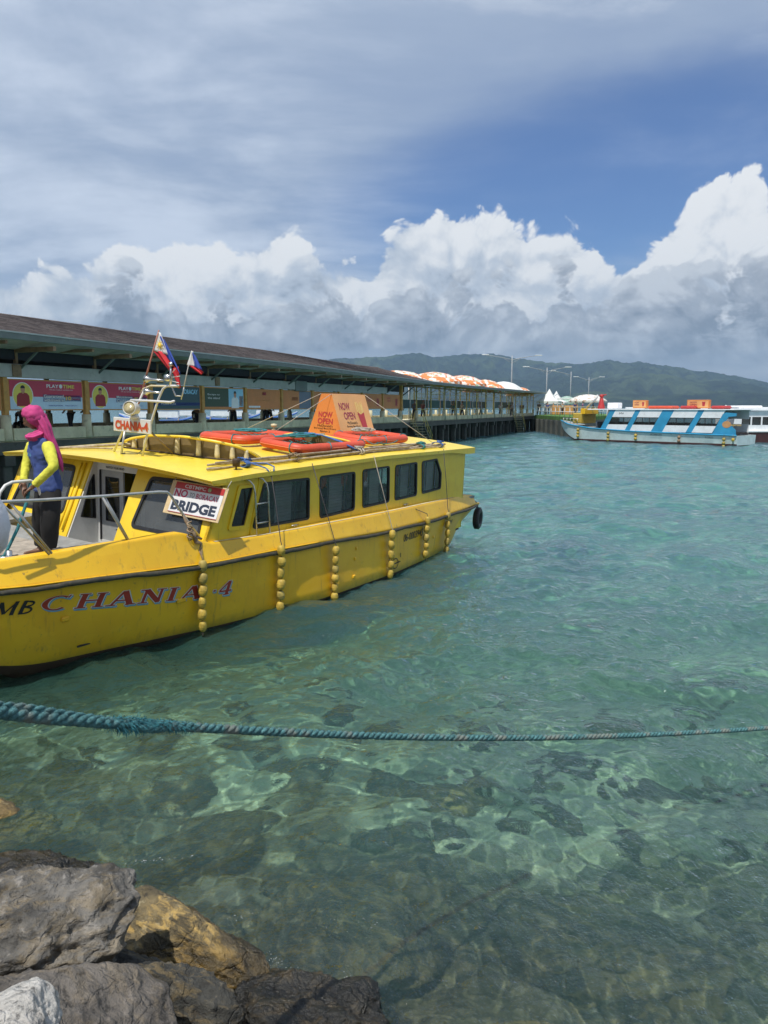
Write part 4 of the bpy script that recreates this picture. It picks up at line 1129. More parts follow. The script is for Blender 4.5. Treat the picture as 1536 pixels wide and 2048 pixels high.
# bamboo poles along the roof edge
def pole(name, a, b, r0, r1, label, group=None, seed=0):
    a, b = Vector(a), Vector(b); rr = random.Random(seed); L = (b - a).length; n_ = int(L / .33)
    pts = []; rad_ = []
    for i in range(n_ + 1):
        t = i / n_; p = a.lerp(b, t) + Vector((0, rr.uniform(-.006, .006), rr.uniform(-.004, .004) + .012 * math.sin(t * 3.1))); r_ = r0 + (r1 - r0) * t
        d = (b - a).normalized() * .012
        pts += [p - d, p, p + d]; rad_ += [r_, r_ * 1.16, r_]
    o = MB().tube(pts, rad_, 8).build(name, M_bam); o.matrix_world = BM; return tag(o, label, 'bamboo pole', group)
rp = lambda u, w, dz=.02: (u, w, zt(u) + camber(w) + dz)
grp = 'bamboo poles lashed along the cabin roof'
lb = ['bamboo pole lying innermost of the bundle on the near roof edge', 'bamboo pole reaching farthest toward both ends of the roof bundle', 'bamboo pole lying on top of the bundle on the near roof edge', 'bamboo pole along the outer side of the roof bundle', 'shortest bamboo pole of the bundle, at the very edge of the roof']
pole('bamboo_pole', rp(.56, .56, .035), rp(6.6, .40, .035), .016, .021, lb[0], grp, 1)
pole('bamboo_pole', rp(.40, .40, .025), rp(6.9, .26, .045), .017, .022, lb[1], grp, 2)
pole('bamboo_pole', rp(.62, .47, .075), rp(6.2, .33, .075), .015, .019, lb[2], grp, 3)
pole('bamboo_pole', rp(1.1, .34, .03), rp(6.7, .18, .03), .019, .014, lb[3], grp, 4)
pole('bamboo_pole', rp(1.6, .26, .03), rp(5.4, .22, .07), .014, .018, lb[4], grp, 5)
pole('bamboo_pole', rp(.12, 3.6, .03), rp(1.25, 2.55, .06), .020, .023, 'short bamboo pole on the roof between the standing person and the mast')
pole('bamboo_pole', rp(.35, 3.5, .03), rp(.62, 2.6, .03), .016, .014, 'thin bamboo stick on the roof front beneath the short pole')
def lash(u, w, m_, label, seed, tail=None, n_=6, sz=.07):
    mb = MB(); rr = random.Random(seed); z0 = zt(u) + camber(w)
    for k in range(n_):
        du = rr.uniform(-.05, .05); mb.tube([(u + du + .02 * math.cos(a_) , w + math.cos(a_) * sz * 1.9, z0 + .045 + math.sin(a_) * sz * .75) for a_ in np.linspace(0, 2 * math.pi, 14)[:-1]], .010, 6, closed=True)
    for k in range(5): mb.tube([(u + rr.uniform(-.08, .08), w + rr.uniform(-.12, .05), z0 + .10 + rr.uniform(-.01, .03)) for _ in range(5)], .009, 6)
    if tail:
        for q in tail: mb.tube(q, .010, 6)
    o = mb.build('lashing', m_); o.matrix_world = BM; return tag(o, label, 'rope')
lash(1.05, .38, M_blue, 'bright blue lashing round the front ends of the bamboo poles', 1, [[(1.05, .30, 2.14), (1.15, .05, 2.07), (1.12, -.03, 2.04), (1.2, 0, 1.98)], [(1.0, .3, 2.13), (1.25, .12, 2.12), (1.3, .02, 2.08), (1.22, -.04, 2.03)]], 9)
lash(3.80, .30, M_wrope, 'pale knot round the middle of the bamboo poles', 2)
lash(2.1, .32, M_tanrope, 'tan knot round the bamboo poles above the second window', 5, n_=3, sz=.06)
lash(5.9, .28, M_teal, 'teal knot near the right ends of the bamboo poles', 3)
lash(6.65, .28, M_blue, 'dark blue knot at the very right end of the bamboo poles', 4)
o = MB().tube([(3.45, 1.15, 2.42), (3.5, .85, 2.40), (3.62, .55, 2.32), (3.8, .32, 2.18), (3.82, .25, 2.14)], .020, 6, flat=.5).tube([(3.35, 1.1, 2.41), (3.45, .8, 2.40), (3.6, .52, 2.30), (3.78, .30, 2.17)], .014, 6).build('lashing', M_blue); o.matrix_world = BM; tag(o, 'blue strap running from the front life float down to the poles', 'rope')
# dark round lamp post on the near front corner
o = MB().lathe([(.012, 0), (.012, .04), (.05, .045), (.055, .13), (.05, .15), (0, .15)], 12).build('corner_lamp', M_sill, boat); o.location = (.80, .27, zt(.8) + camber(.27))
o = MB().lathe([(.05, 0), (.012, .03), (.012, .05), (.05, .055), (.055, .10), (0, .11)], 12).build('roof_lamp', M_cream, boat); o.location = (3.1, 1.55, zt(3.1) + camber(1.55) + .27)
# --- fender strings
def fender(u, z0, z1, n_, top, label, seed, m_=M_thin):
    rr = random.Random(seed); y = side_y(u, (z0 + z1) / 2) - .085
    root = empty('fender_string', label, 'fender', blocal(T(u, y, z0)), group='strings of yellow net floats hanging down the hull')
    h = (z0 - z1) / n_
    tp = Vector(top) - Vector((u, y, z0))
    mid = Vector((0, .02, .05))
    MB().tube([tp, tp.lerp(mid, .5) + Vector((rr.uniform(-.01, .01), -.01, -.01)), mid, (0, 0, 0), (0.0, 0, -(z0 - z1) - .03)], .0065, 6).build('line', m_, root)
    for k in range(n_):
        r_ = .059 * rr.uniform(.84, 1.08); hh = h * .5 * rr.uniform(.90, 1.0)
        prof = [(0, -hh)] + [(r_ * math.sin(math.pi * t) ** .62, -hh * math.cos(math.pi * t)) for t in np.linspace(.08, .92, 9)] + [(0, hh)]
        f = MB().lathe(prof, 14, caps=False).lathe([(r_ * 1.01, -.006), (r_ * 1.05, 0), (r_ * 1.01, .006)], 14, caps=False).build('net_float', rr.choice(M_fl), root)
        f.location = (rr.uniform(-.008, .008), rr.uniform(-.006, .006), -h * (k + .5)); f.rotation_euler = (rr.uniform(-.15, .15), rr.uniform(-.15, .15), rr.uniform(0, 6))
    MB().tube([(0, 0, -(z0 - z1) - .01), (.008, 0, -(z0 - z1) - .06)], [.012, .003], 6).build('rope_end', m_, root)
fender(-.20, 1.02, .08, 6, (-.06, .06, 1.22), 'leftmost string of six yellow floats over the last letters of CHANIA', 11, M_tanrope)
fender(1.18, 1.02, .05, 6, (1.2, .0, 2.04), 'string of yellow floats below the ladder, second from the bow', 12)
fender(2.38, .83, -.04, 6, (2.12, -.02, 2.08), 'string of yellow floats below the second window, third from the bow', 13)
fender(4.06, .85, -.02, 5, (3.82, -.02, 2.10), 'string of yellow floats below the third window, left of the registration number', 14, M_wrope)
fender(5.45, .90, .10, 5, (5.08, .0, 1.12), 'string of yellow floats tied to the ledge, over the registration number', 15)
fender(6.48, .86, .0, 5, (6.32, -.02, 2.10), 'rearmost string of yellow floats near the stern', 16)
# knotted rope from the rail end
o = MB().tube([(-.27, .16, 1.56), (-.22, .15, 1.47), (-.22, .12, 1.42), (-.27, -.02, 1.36), (-.20, .02, 1.30), (-.22, -.02, 1.24), (-.12, -.0, 1.20), (-.17, -.03, 1.12), (-.2, -.12, 1.02)], [.014, .022, .016, .030, .02, .03, .02, .012, .008], 8).tube([(-.3 + .03 * math.cos(t), .03 * math.sin(t) + .01, 1.50 - t * .012) for t in np.linspace(0, 20, 60)], .010, 6).tube([(-.24, 0, 1.3), (-.12, .03, 1.22), (.02, .02, 1.2), (-.1, 0, 1.19), (-.2, 0, 1.24)], .008, 6).build('tied_rope', M_tanrope)
o.matrix_world = BM; tag(o, 'tan rope knotted round the foot of the bow rail', 'rope')
# stern tyre
o = empty('tyre_fender', 'black tyre hanging at the stern corner of the yellow boat', 'tyre', blocal(T(8.42, .12, .46) @ RZ(R(12))))
mb = MB(); NT = 30
for k in range(NT):
    pass
prof = [(.13, -.05), (.155, -.068), (.20, -.07), (.228, -.055), (.236, -.02), (.236, .02), (.228, .055), (.20, .07), (.155, .068), (.13, .05)]
mb.loft([[(r_ * math.cos(a_), z_, r_ * math.sin(a_)) for r_, z_ in prof] for a_ in np.linspace(0, 2 * math.pi, NT + 1)], closed_ring=True); mb.build('tyre', M_blk, o)
mb = MB()
for k in range(30):
    a_ = k / 30 * 2 * math.pi
    for s in (-1, 1): mb.bbox((0, s * .03, .238), (.022, .045, .012), .003, RY(a_) @ RZ(s * .5))
mb.build('tread', M_blk, o); MB().tube([(0, 0, .22), (-.1, .02, .36), (-.25, .05, .42)], .01, 6).build('hanging_line', M_thin, o)
heap('rope_heap', 'small blue and teal rope heap on the stern step', M_blue, blocal(T(8.2, .45, .86)), .10, .16, 4, 12, .014, .05)
# --- sign board NO TO BORACAY BRIDGE
S_o = Vector((fu(1.69) - .085, .37, 1.685))
Msgn = blocal(basis(S_o, (.02, -1, -.02), (.443, 0.03, 1)))
s = empty('protest_sign', 'white NO TO BORACAY BRIDGE board tied over the yellow boat windscreen', 'sign', Msgn @ Matrix.Scale(.93, 4))
M_board = paint('sign_board_white', (.66, .66, .66), .5, .05, 3, .2, (.4, .36, .3)); M_frame = paint('sign_backing_cream', (.62, .47, .26), .6, .12, 6, .4)
M_band = paint('sign_red_band', (.42, .03, .03), .5, .08); M_sred = paint('sign_red', (.50, .03, .09), .5, .05); M_navy = paint('sign_navy', (.025, .035, .06), .5, .05)
MB().bbox((0, -.01, -.010), (1.06, .50, .016), .004).build('backing', M_frame, s)
MB().bbox((.025, 0, .003), (.92, .44, .010), .002).build('board', M_board, s)
MB().bbox((.025, .172, .0095), (.92, .096, .004), .001).build('red_band', M_band, s)
MB().bbox((.025, -.222, .0095), (.92, .008, .003), .001).build('red_line', M_band, s)
add_text('CBTMPC', 'lettering', M_board, s, T(-.05, .172, .0125), size=.1, width=.40, height=.052, ext=.0006, bold=.001)
MB().lathe([(0, 0), (.034, 0), (.034, .001), (0, .001)], 18, T(.22, .172, .0125)).build('emblem', paint('emblem_green', (.35, .42, .22), .6), s)
add_text('NO', 'lettering', M_sred, s, T(-.285, .062, .009), size=.1, width=.25, height=.115, ext=.0006, bold=.003)
add_text('TO', 'lettering', M_navy, s, T(-.075, .058, .009), size=.1, width=.095, height=.066, ext=.0006)
add_text('BORACAY', 'lettering', M_sred, s, T(.215, .055, .009), size=.1, width=.42, height=.078, ext=.0006, bold=.0015)
add_text('BRIDGE', 'lettering', M_navy, s, T(.02, -.115, .009), size=.1, width=.84, height=.155, ext=.0006, bold=.005)
for x in (-.50, .5): MB().tube([(x, .22, 0), (x * 1.0, .30, -.02), (x, .36, -.04)], .006, 5).build('tie', M_wrope, s)
# --- orange A-frame advertisement on the roof
zA = zt(5.5) + .055; u0, u1, w0, w1 = 5.02, 6.20, 1.43, 2.36; H_A = .93; c0, c1 = (w0 + w1) / 2 - .12, (w0 + w1) / 2 + .12; ins = .16
A = empty('roof_advert', 'orange tent-shaped NOW OPEN advertisement standing on the yellow boat roof', 'sign', blocal(T(0, 0, zA)))
M_ado = paint('advert_orange', (.66, .23, .055), .45, .08, 2, .15); M_adl = paint('advert_pale_orange', (.72, .38, .15), .45, .10, 2, .1); M_adr = paint('advert_red', (.42, .04, .05), .5, .05)
M_adp = paint('advert_purple_red', (.30, .035, .07), .5, .05); M_fry = paint('advert_yellow', (.75, .55, .2), .5, .1)
base4 = [(u0, w0, 0), (u1, w0, 0), (u1, w1, 0), (u0, w1, 0)]; top4 = [(u0 + ins * 0 + .02, c0, H_A), (u1 - .02, c0, H_A), (u1 - .02, c1, H_A), (u0 + .02, c1, H_A)]
def face(nm, a, b, c, d, m_, lab=None):
    mb = MB(); n_ = (Vector(b) - Vector(a)).cross(Vector(d) - Vector(a)).normalized() * .012
    P = [Vector(q) for q in (a, b, c, d)]; mb.add([q + n_ * 0 for q in P] + [q - n_ for q in P], [(0, 1, 2, 3), (7, 6, 5, 4), (0, 4, 5, 1), (1, 5, 6, 2), (2, 6, 7, 3), (3, 7, 4, 0)])
    return mb.build(nm, m_, A, lab)
F1 = face('side_panel', base4[0], base4[1], top4[1], top4[0], M_adl, 'pale orange long panel with the fries picture')
face('side_panel', base4[2], base4[3], top4[3], top4[2], M_adl)
E1 = face('end_panel', base4[3], base4[0], top4[0], top4[3], M_ado, 'orange end panel with dark red lettering')
face('end_panel', base4[1], base4[2], top4[2], top4[1], M_ado)
face('top_panel', top4[0], top4[1], top4[2], top4[3], M_ado)
Ms = basis(((u0 + u1) / 2, (w0 + c0) / 2, H_A / 2), (1, 0, 0), (0, c0 - w0, H_A))
Ms = Ms @ T(0, 0, .003)
def at_(txt, x, y, w_, h_, m_, P, M, b=0): add_text(txt, 'lettering', m_, P, M @ T(x, y, 0), size=.1, width=w_, height=h_, ext=.0006, bold=b)
at_('NOW', -.26, .25, .36, .15, M_adp, A, Ms, .002); at_('OPEN', -.16, .06, .38, .15, M_adp, A, Ms, .002)
at_("McDonald's", -.12, -.08, .34, .055, M_ink, A, Ms); at_('Boracay Beachfront', -.10, -.155, .46, .05, M_ink, A, Ms); at_('Station 2', -.06, -.23, .2, .045, M_ink, A, Ms)
mb = MB()
for k, x in enumerate(np.linspace(.13, .36, 9)):
    rr = random.Random(k); mb.bbox((x + rr.uniform(-.01, .01), .18 + rr.uniform(-.02, .05), .002), (.018, .24, .003), .001, T(0, 0, 0) @ RZ(0)) if True else None
mb.build('fries_picture', M_fry, A).matrix_local = Ms
mb = MB(); mb.add([(.13, .14, .004), (.24, .08, .004), (.36, .13, .004), (.36, -.22, .004), (.30, -.26, .004), (.20, -.24, .004)], [(0, 5, 4, 3, 2, 1)]); mb.build('carton_picture', M_adr, A).matrix_local = Ms
mb = MB(); mb.add([(.02, -.26, .004), (.12, -.30, .004), (.05, -.20, .004)], [(0, 1, 2)]).add([(-.5, -.355, .003), (.52, -.355, .003), (.52, -.335, .003), (-.5, -.335, .003)], [(0, 1, 2, 3)]); mb.build('printed_marks', M_adr, A).matrix_local = Ms
mb = MB(); mb.add([(.34, -.34, .002), (.56, -.36, .002), (.50, -.2, .002), (.40, -.22, .002)], [(0, 1, 2, 3)]); mb.build('pale_mark', M_fry, A).matrix_local = Ms
Me = basis((u0 + .01, (w0 + w1) / 2, H_A / 2), (0, -1, 0), (.02, 0, H_A)) @ T(0, 0, .004)
at_('NOW', .0, .07, .33, .11, M_adr, A, Me, .003); at_('OPEN', .0, -.055, .36, .11, M_adr, A, Me, .003); at_("McDonald's", 0, -.145, .36, .045, M_ink, A, Me); at_('Boracay Beachfront', 0, -.20, .52, .04, M_ink, A, Me); at_('Station 2', 0, -.25, .24, .038, M_ink, A, Me)
mb = MB(); mb.add([(.18, -.34, 0), (.38, -.34, 0), (.30, -.27, 0), (.25, -.28, 0)], [(0, 1, 2, 3)]); mb.build('printed_marks', M_adr, A).matrix_local = Me
for a_, b_, m_, k in ((top4[1], (6.75, .35, -.02), M_wrope, 0), (top4[0], (3.95, 2.5, .06), M_wrope, 1), (top4[3], (4.4, 3.9, -.06), M_wrope, 2)):
    MB().tube([a_, b_], .006, 5).build('guy_line', m_, A)
# --- mast on the front of the roof
mast = boat
def bt(nm, pts, r_, m_=M_white, n_=8, lab=None): return MB().tube(pts, r_, n_).build(nm, m_, boat, lab)
zr0 = lambda u, w: zt(u) + camber(w)
bt('mast_leg', [(.55, 2.46, zr0(.55, 2.46)), (.5, 2.20, 2.45), (.5, 1.95, 2.75), (.5, 1.74, 3.05)], .016)
bt('mast_leg', [(.5, 1.79, zr0(.5, 1.79)), (.5, 1.70, 2.40), (.5, 1.45, 2.95), (.5, 1.36, 3.09), (.5, 1.28, 3.13), (.5, 1.05, 3.14)], .016)
bt('mast_leg', [(.42, 2.14, zr0(.42, 2.14)), (.45, 2.10, 2.45)], .016, M_pipe)
bt('mast_brace', [(.95, 1.62, zr0(.95, 1.62)), (.5, 1.62, 2.48)], .014, M_tanrope)
bt('mast_crossbar', [(.5, 2.02, 2.90), (.48, 1.6, 2.91), (.5, 1.22, 2.91), (.5, 1.14, 2.93)], .017)
bt('mast_crossbar', [(.5, 1.82, 3.00), (.5, 1.76, 3.07), (.5, 1.6, 3.12), (.5, 1.05, 3.13)], .014, M_cream)
bt('mast_crossbar', [(.6, 1.30, 3.12), (.6, 1.22, 3.0), (.6, 1.10, 3.0), (.6, 1.06, 3.12)], .010)
MB().bbox((.47, 1.96, 2.545), (.03, .78, .20), .006, Matrix.Identity(4)).build('name_board', M_white, boat)
nbM = basis((.452, 1.96, 2.545), (0, -1, 0), (0, 0, 1))
M_rol = paint('red_orange_lettering', (.50, .06, .02), .5, .08); M_ol = paint('orange_lettering_shadow', (.55, .24, .08), .5, .08)
add_text('CHANIA-4', 'name_lettering_shadow', M_ol, boat, nbM @ T(.006, -.012, 0), size=.1, width=.70, height=.125, ext=.0008, bold=.004)
add_text('CHANIA-4', 'name_lettering', M_rol, boat, nbM @ T(0, 0, .002), size=.1, width=.68, height=.125, ext=.0008, bold=.003)
# searchlight
Q = T(.42, 1.88, 2.79) @ basis((0, 0, 0), (0, 1, 0), (.15, 0, 1)) 
Msl = T(.42, 1.90, 2.79) @ RZ(R(25)) @ RY(R(-84))
sl = MB().lathe([(.0, -.13), (.05, -.125), (.085, -.09), (.098, -.02), (.102, .08), (.096, .10), (.088, .10), (.085, .085), (0, .085)], 20, Msl).build('searchlight', M_white, boat)
MB().lathe([(0, .0), (.084, 0), (.084, .004), (0, .004)], 20, Msl @ T(0, 0, .087)).build('lens', paint('lamp_lens', (.42, .36, .2), .2, .3, 20), sl)
MB().lathe([(.06, 0), (.06, .04), (.035, .05), (.045, .13)], 14, T(.45, 1.88, 2.645)).build('bracket', M_white, sl)
# horns
for y, z, l in ((1.70, 3.20, .34), (1.70, 3.03, .30)):
    MB().lathe([(.0, .0), (.016, .0), (.014, l * .6), (.020, l * .75), (.038, l * .9), (.056, l), (.052, l), (.03, l * .9), (0, l * .8)], 14, T(.5, y - l, z) @ RX(R(-88))).build('air_horn', M_steel, boat)
MB().lathe([(0, -.05), (.05, -.04), (.058, 0), (.05, .04), (0, .05)], 14, T(.5, 1.26, 3.24)).build('beacon', M_steel, boat)
MB().tube([(.5, 1.22, 3.13), (.5, 1.20, 3.42)], .018, 8).lathe([(0, 0), (.035, 0), (.035, .05), (0, .05)], 10, T(.5, 1.20, 3.40)).build('beacon_stem', M_steel, boat)
MB().tube([(.5, 1.20, 3.3), (.4, 1.02, 3.36)], .005, 5).tube([(.5, 1.20, 3.25), (.45, .98, 3.27)], .005, 5).tube([(.5, 1.20, 3.2), (.45, 1.0, 3.18)], .005, 5).build('antenna', M_white, boat)
bt('cable', [(.47, 2.12, 2.14), (.35, 2.05, 2.14), (.38, 1.92, 2.145), (.44, 1.82, 2.15), (.5, 1.79, 2.2)], .006, M_blk)
# flags
M_pole = paint('flagstaff_paint', (.42, .17, .12), .5, .2, 12, .4); M_fw = paint('flag_white', (.66, .66, .64), .8, .08); M_fr = paint('flag_red', (.50, .02, .03), .8, .1); M_fb = paint('flag_blue', (.025, .06, .30), .8, .1); M_fy = paint('flag_yellow', (.70, .48, .05), .8)
fl = empty('flag', 'larger Philippine flag drooping from the reddish staff', 'flag', blocal(T(.5, 1.86, 2.98)))
MB().tube([(0, 0, -.12), (0, -.42, .90)], [.014, .010], 8).build('flagstaff', M_pole, fl)
def cloth(name, quad, m_, P, nu=14, nv=10, amp=.03, ph=0.0, fl_=4):
    pv, ks = (Vector((0, -.41, .88)), .74) if P is fl else (Vector((0, -.28, .42)), .66)
    a, b, c, d = [pv + (Vector(q) - pv) * ks for q in quad]; rg_ = []
    for i in range(nu + 1):
        row = []
        for j in range(nv + 1):
            s_, t_ = i / nu, j / nv; p = (a * (1 - s_) + b * s_) * (1 - t_) + (d * (1 - s_) + c * s_) * t_
            p = p + Vector((amp * math.sin(s_ * fl_ * 2 + t_ * 2 + ph) * (s_ * .8 + .2), amp * .35 * math.cos(s_ * fl_ * 2.4 + ph), 0)); row.append(tuple(p))
        rg_.append(row)
    mb = MB(); mb.loft(rg_, closed_ring=False); o = mb.build(name, m_, P); sm = o.modifiers.new('s', 'SOLIDIFY'); sm.thickness = .003; return o
# white hoist triangle against the staff, red and blue bands hanging away from it
cloth('white_triangle', [(0, -.41, .88), (0, -.44, .86), (0, -.66, .46), (0, -.28, .53)], M_fw, fl, amp=.012)
cloth('red_band', [(0, -.27, .53), (0, -.55, .52), (.02, -.93, .08), (.02, -.70, .16)], M_fr, fl, amp=.03)
cloth('blue_band', [(.02, -.43, .84), (.02, -.50, .72), (.03, -1.0, .10), (.03, -.60, .42)], M_fb, fl, amp=.03, ph=1)
cloth('red_tip', [(.02, -.72, .20), (.02, -.92, .26), (.03, -.98, -.12), (.03, -.90, -.14)], M_fr, fl, amp=.02, ph=2)
mb = MB(); mb.lathe([(0, 0), (.034, 0), (.034, .003), (0, .003)], 10, T(-.014, -.45, .70) @ RY(R(-90)))
for k in range(8): mb.bbox((0, .048, .002), (.010, .036, .004), .001, T(-.014, -.45, .70) @ RY(R(-90)) @ RZ(k * math.pi / 4))
mb.build('sun_emblem', M_fy, fl)
f2 = empty('flag', 'smaller Philippine flag spread behind the larger one', 'flag', blocal(T(.7, 1.30, 3.20)))
MB().tube([(0, -.08, -.25), (0, -.28, .42)], [.008, .006], 6).build('flagstaff', M_white, f2)
cloth('white_triangle', [(0, -.28, .42), (0, -.30, .41), (0, -.36, .10), (0, -.14, .12)], M_fw, f2, amp=.01)
cloth('blue_band', [(0, -.29, .41), (0, -.34, .34), (0, -.60, .02), (0, -.36, .10)], M_fb, f2, amp=.015)
cloth('red_band', [(0, -.18, .12), (0, -.38, .10), (0, -.62, .0), (0, -.56, -.06)], M_fr, f2, amp=.015, ph=1)
# ropes and gear on the foredeck
heap('rope_coil', 'thick coil of teal mooring rope on the deck behind the standing person', M_teal, blocal(T(-1.35, 3.35, 1.15)), .45, .38, 9, 21, .028, .16)
heap('rope_coil', 'dark rope bundle beside the mooring bitts at the bow', M_thin, blocal(T(-2.42, .62, 1.14)), .22, .14, 7, 22, .018, .08)
o = MB().tube([(-1.45, .55, 1.16), (-1.2, .45, 1.15), (-.9, .38, 1.16), (-.6, .42, 1.15), (-.45, .40, 1.15)], .017, 8).tube([(-.35, .30, 1.16), (-.2, .2, 1.20), (0, .16, 1.24), (.02, .12, 1.22)], .014, 8).build('deck_hose', M_thin); o.matrix_world = BM; tag(o, 'dark hose lying along the grey side deck', 'hose')
o = MB().tube([(-1.78, 1.0, 2.0), (-1.84, .98, 1.8), (-1.95, 1.0, 1.5), (-2.05, 1.1, 1.2), (-2.1, 1.15, 1.13)], .018, 8).build('held_rope', M_teal); o.matrix_world = BM; tag(o, 'teal rope hanging from the hands of the standing person', 'rope')
o = MB().tube([(-2.35 + .12 * math.cos(a_), 1.35, 1.72 + .12 * math.sin(a_)) for a_ in np.linspace(0, 6.28, 20)[:-1]], .035, 10, closed=True).build('ring_buoy', paint('dull_yellow_buoy', (.45, .36, .08), .6, .2)); o.matrix_world = BM; tag(o, 'dull yellow ring float at the left edge behind the bow rail', 'float')
# life vests seen through the windows
M_vest = paint('vest_orange', (.80, .16, .04), .8, .15)
for k, (u, w) in enumerate(((2.62, .32), (3.18, .5), (3.78, .32), (4.80, .32), (5.74, .32))):
    o = MB().bbox((0, 0, 0), (.16, .10, .20), .04).bbox((.10, .02, .02), (.10, .08, .16), .03).tube([(-.05, -.055, .08), (.05, -.055, -.08)], .010, 5).build('life_vest', M_vest); o.matrix_world = blocal(T(u - .03, .155, 1.75) @ Matrix.Scale(1.15, 4)); tag(o, ['orange life vest hanging in the left corner of the second window', 'orange life vest in the right corner of the second window', 'orange life vest behind the third window', 'orange life vest behind the fourth window', 'orange life vest behind the rearmost window'][k], 'life vest', 'life vests inside the yellow boat')
# ------------------------------------------------------------------ people
def skin(name, verts, edges, rad_, m_, parent=None, sub=2, root=0, fold=0.0, seed=0, fs=9.0):
    me = bpy.data.meshes.new(name); me.from_pydata([tuple(v) for v in verts], edges, [])
    o = bpy.data.objects.new(name, me); C.objects.link(o)
    mo = o.modifiers.new('skin', 'SKIN'); mo.use_smooth_shade = True; mo.branch_smoothing = .6
    for i, d_ in enumerate(me.skin_vertices[0].data):
        r_ = rad_[i]; d_.radius = r_ if isinstance(r_, tuple) else (r_, r_); d_.use_root = (i == root)
    su = o.modifiers.new('sub', 'SUBSURF'); su.levels = sub; su.render_levels = sub
    bpy.context.view_layer.update(); dg = bpy.context.evaluated_depsgraph_get()
    m2 = bpy.data.meshes.new_from_object(o.evaluated_get(dg)); bpy.data.objects.remove(o); m2.name = name
    if fold:
        off = Vector((seed * 3.1, 0, 0))
        for v in m2.vertices:
            q = v.co + off; v.co += v.normal * fold * (noise.noise(Vector((q.x * fs, q.y * fs, q.z * fs * .45))) + .5 * noise.noise(q * fs * 2.2))
    m2.shade_smooth(); m2.materials.clear(); m2.materials.append(m_)
    o = bpy.data.objects.new(name, m2); C.objects.link(o)
    if parent is not None: o.parent = parent; o.matrix_parent_inverse = Matrix.Identity(4)
    return o
def skinm(name, col): return paint(name, col, .5, .12, 12)
M_sk = skinm('brown_skin', (.17, .085, .05)); M_sk2 = skinm('tan_skin', (.28, .16, .10))
def chain(V_, E_, R_, start, pts):
    """append joints after vertex index start"""
    p = start
    for q, r_ in pts:
        V_.append(Vector(q)); R_.append(r_); E_.append((p, len(V_) - 1)); p = len(V_) - 1
    return p
def head_mesh(c, r_, face, up=Vector((0, 0, 1))):
    """egg shaped head with brow, nose, lips, chin, ears"""
    P, F = ico(4); f = Vector(face).normalized(); up = (up - f * up.dot(f)).normalized(); s = f.cross(up)
    out = []
    for q in P:
        x, y, z = q    # y forward, z up, x side
        w = 1.0
        X_, Y_, Z_ = x * .76, y * .92, z * 1.12
        if z < -.1: k = (-.1 - z); X_ *= 1 - .38 * k; Y_ *= 1 - .12 * k
        if y > .4:
            nose = math.exp(-((x / .13) ** 2) - (((z + .12) / .20) ** 2)); Y_ += .24 * nose * (1 if z > -.32 else .5)
            Y_ -= .10 * (math.exp(-(((abs(x) - .30) / .14) ** 2) - ((z - .10) / .10) ** 2))
            Y_ += .05 * math.exp(-((x / .45) ** 2) - ((z - .27) / .09) ** 2)
            Y_ += .07 * math.exp(-((x / .22) ** 2) - ((z + .48) / .07) ** 2); Y_ += .09 * math.exp(-((x / .22) ** 2) - ((z + .86) / .14) ** 2)
        if abs(x) > .75: X_ += math.copysign(.10 * math.exp(-((y + .02) / .16) ** 2 - ((z) / .25) ** 2), x)
        out.append(c + (s * X_ + f * Y_ + up * Z_) * r_)
    return out, F
def hand(V_, E_, R_, wrist_i, palm_dir, side_dir, size=.18, curl=.6, down=Vector((0, 0, -1))):
    """palm and five fingers added to a chain body"""
    w = V_[wrist_i]; d = Vector(palm_dir).normalized(); s = Vector(side_dir); s = (s - d * s.dot(d)).normalized(); n_ = d.cross(s)
    V_.append(w + d * size * .30); R_.append((size * .20, size * .11)); E_.append((wrist_i, len(V_) - 1)); pi = len(V_) - 1
    V_.append(w + d * size * .50); R_.append((size * .21, size * .10)); E_.append((pi, len(V_) - 1)); pk = len(V_) - 1
    for k, (o, l) in enumerate(((-.17, .36), (-.06, .44), (.06, .42), (.17, .32))):
        a = w + d * size * .58 + s * size * o
        p1 = a + (d * (1 - curl * .3) + down * curl * .5).normalized() * size * l * .5; p2 = p1 + (d * (1 - curl) + down * curl * 1.2).normalized() * size * l * .5
        chain(V_, E_, R_, pk, [(a, size * .055), (p1, size * .05), (p2, size * .042)])
    a = w + d * size * .2 + s * size * -.2; chain(V_, E_, R_, pi, [(a, size * .065), (a + (d - s * .8).normalized() * size * .22, size * .055), (a + (d - s * .2 + down * .4).normalized() * size * .38, size * .045)])
# --- the boat hand
def mk(name, label, cat, loc, rz=0, group=None): return empty(name, label, cat, loc=loc, rz=rz, group=group)
Pn = mk('person', 'person in a pink headscarf, yellow sleeves and black trousers standing on the bow', 'person', (0, 0, 0))
v3 = Vector
headc = v3((-4.015, 8.86, 2.765)); fd = v3((-.80, -.45, -.42)).normalized()
Vb = [v3((-3.90, 8.89, 1.99))]; Eb = []; Rb = [(.075, .06)]
ch = chain(Vb, Eb, Rb, 0, [(v3((-3.905, 8.885, 2.13)), (.085, .07)), (v3((-3.93, 8.88, 2.30)), (.125, .095)), (v3((-3.945, 8.875, 2.44)), (.125, .09)), (v3((-3.965, 8.87, 2.56)), .055), (v3((-3.985, 8.865, 2.66)), .055)])
def limb(i0, pts): return chain(Vb, Eb, Rb, i0, pts)
iL = limb(3, [((-3.80, 8.77, 2.475), .045), ((-3.70, 8.62, 2.24), .032), ((-3.93, 8.60, 2.03), .033)]); hL = iL
iR = limb(3, [((-4.10, 8.975, 2.49), .045), ((-4.14, 8.90, 2.26), .032), ((-4.13, 8.78, 2.06), .033)]); hR = iR
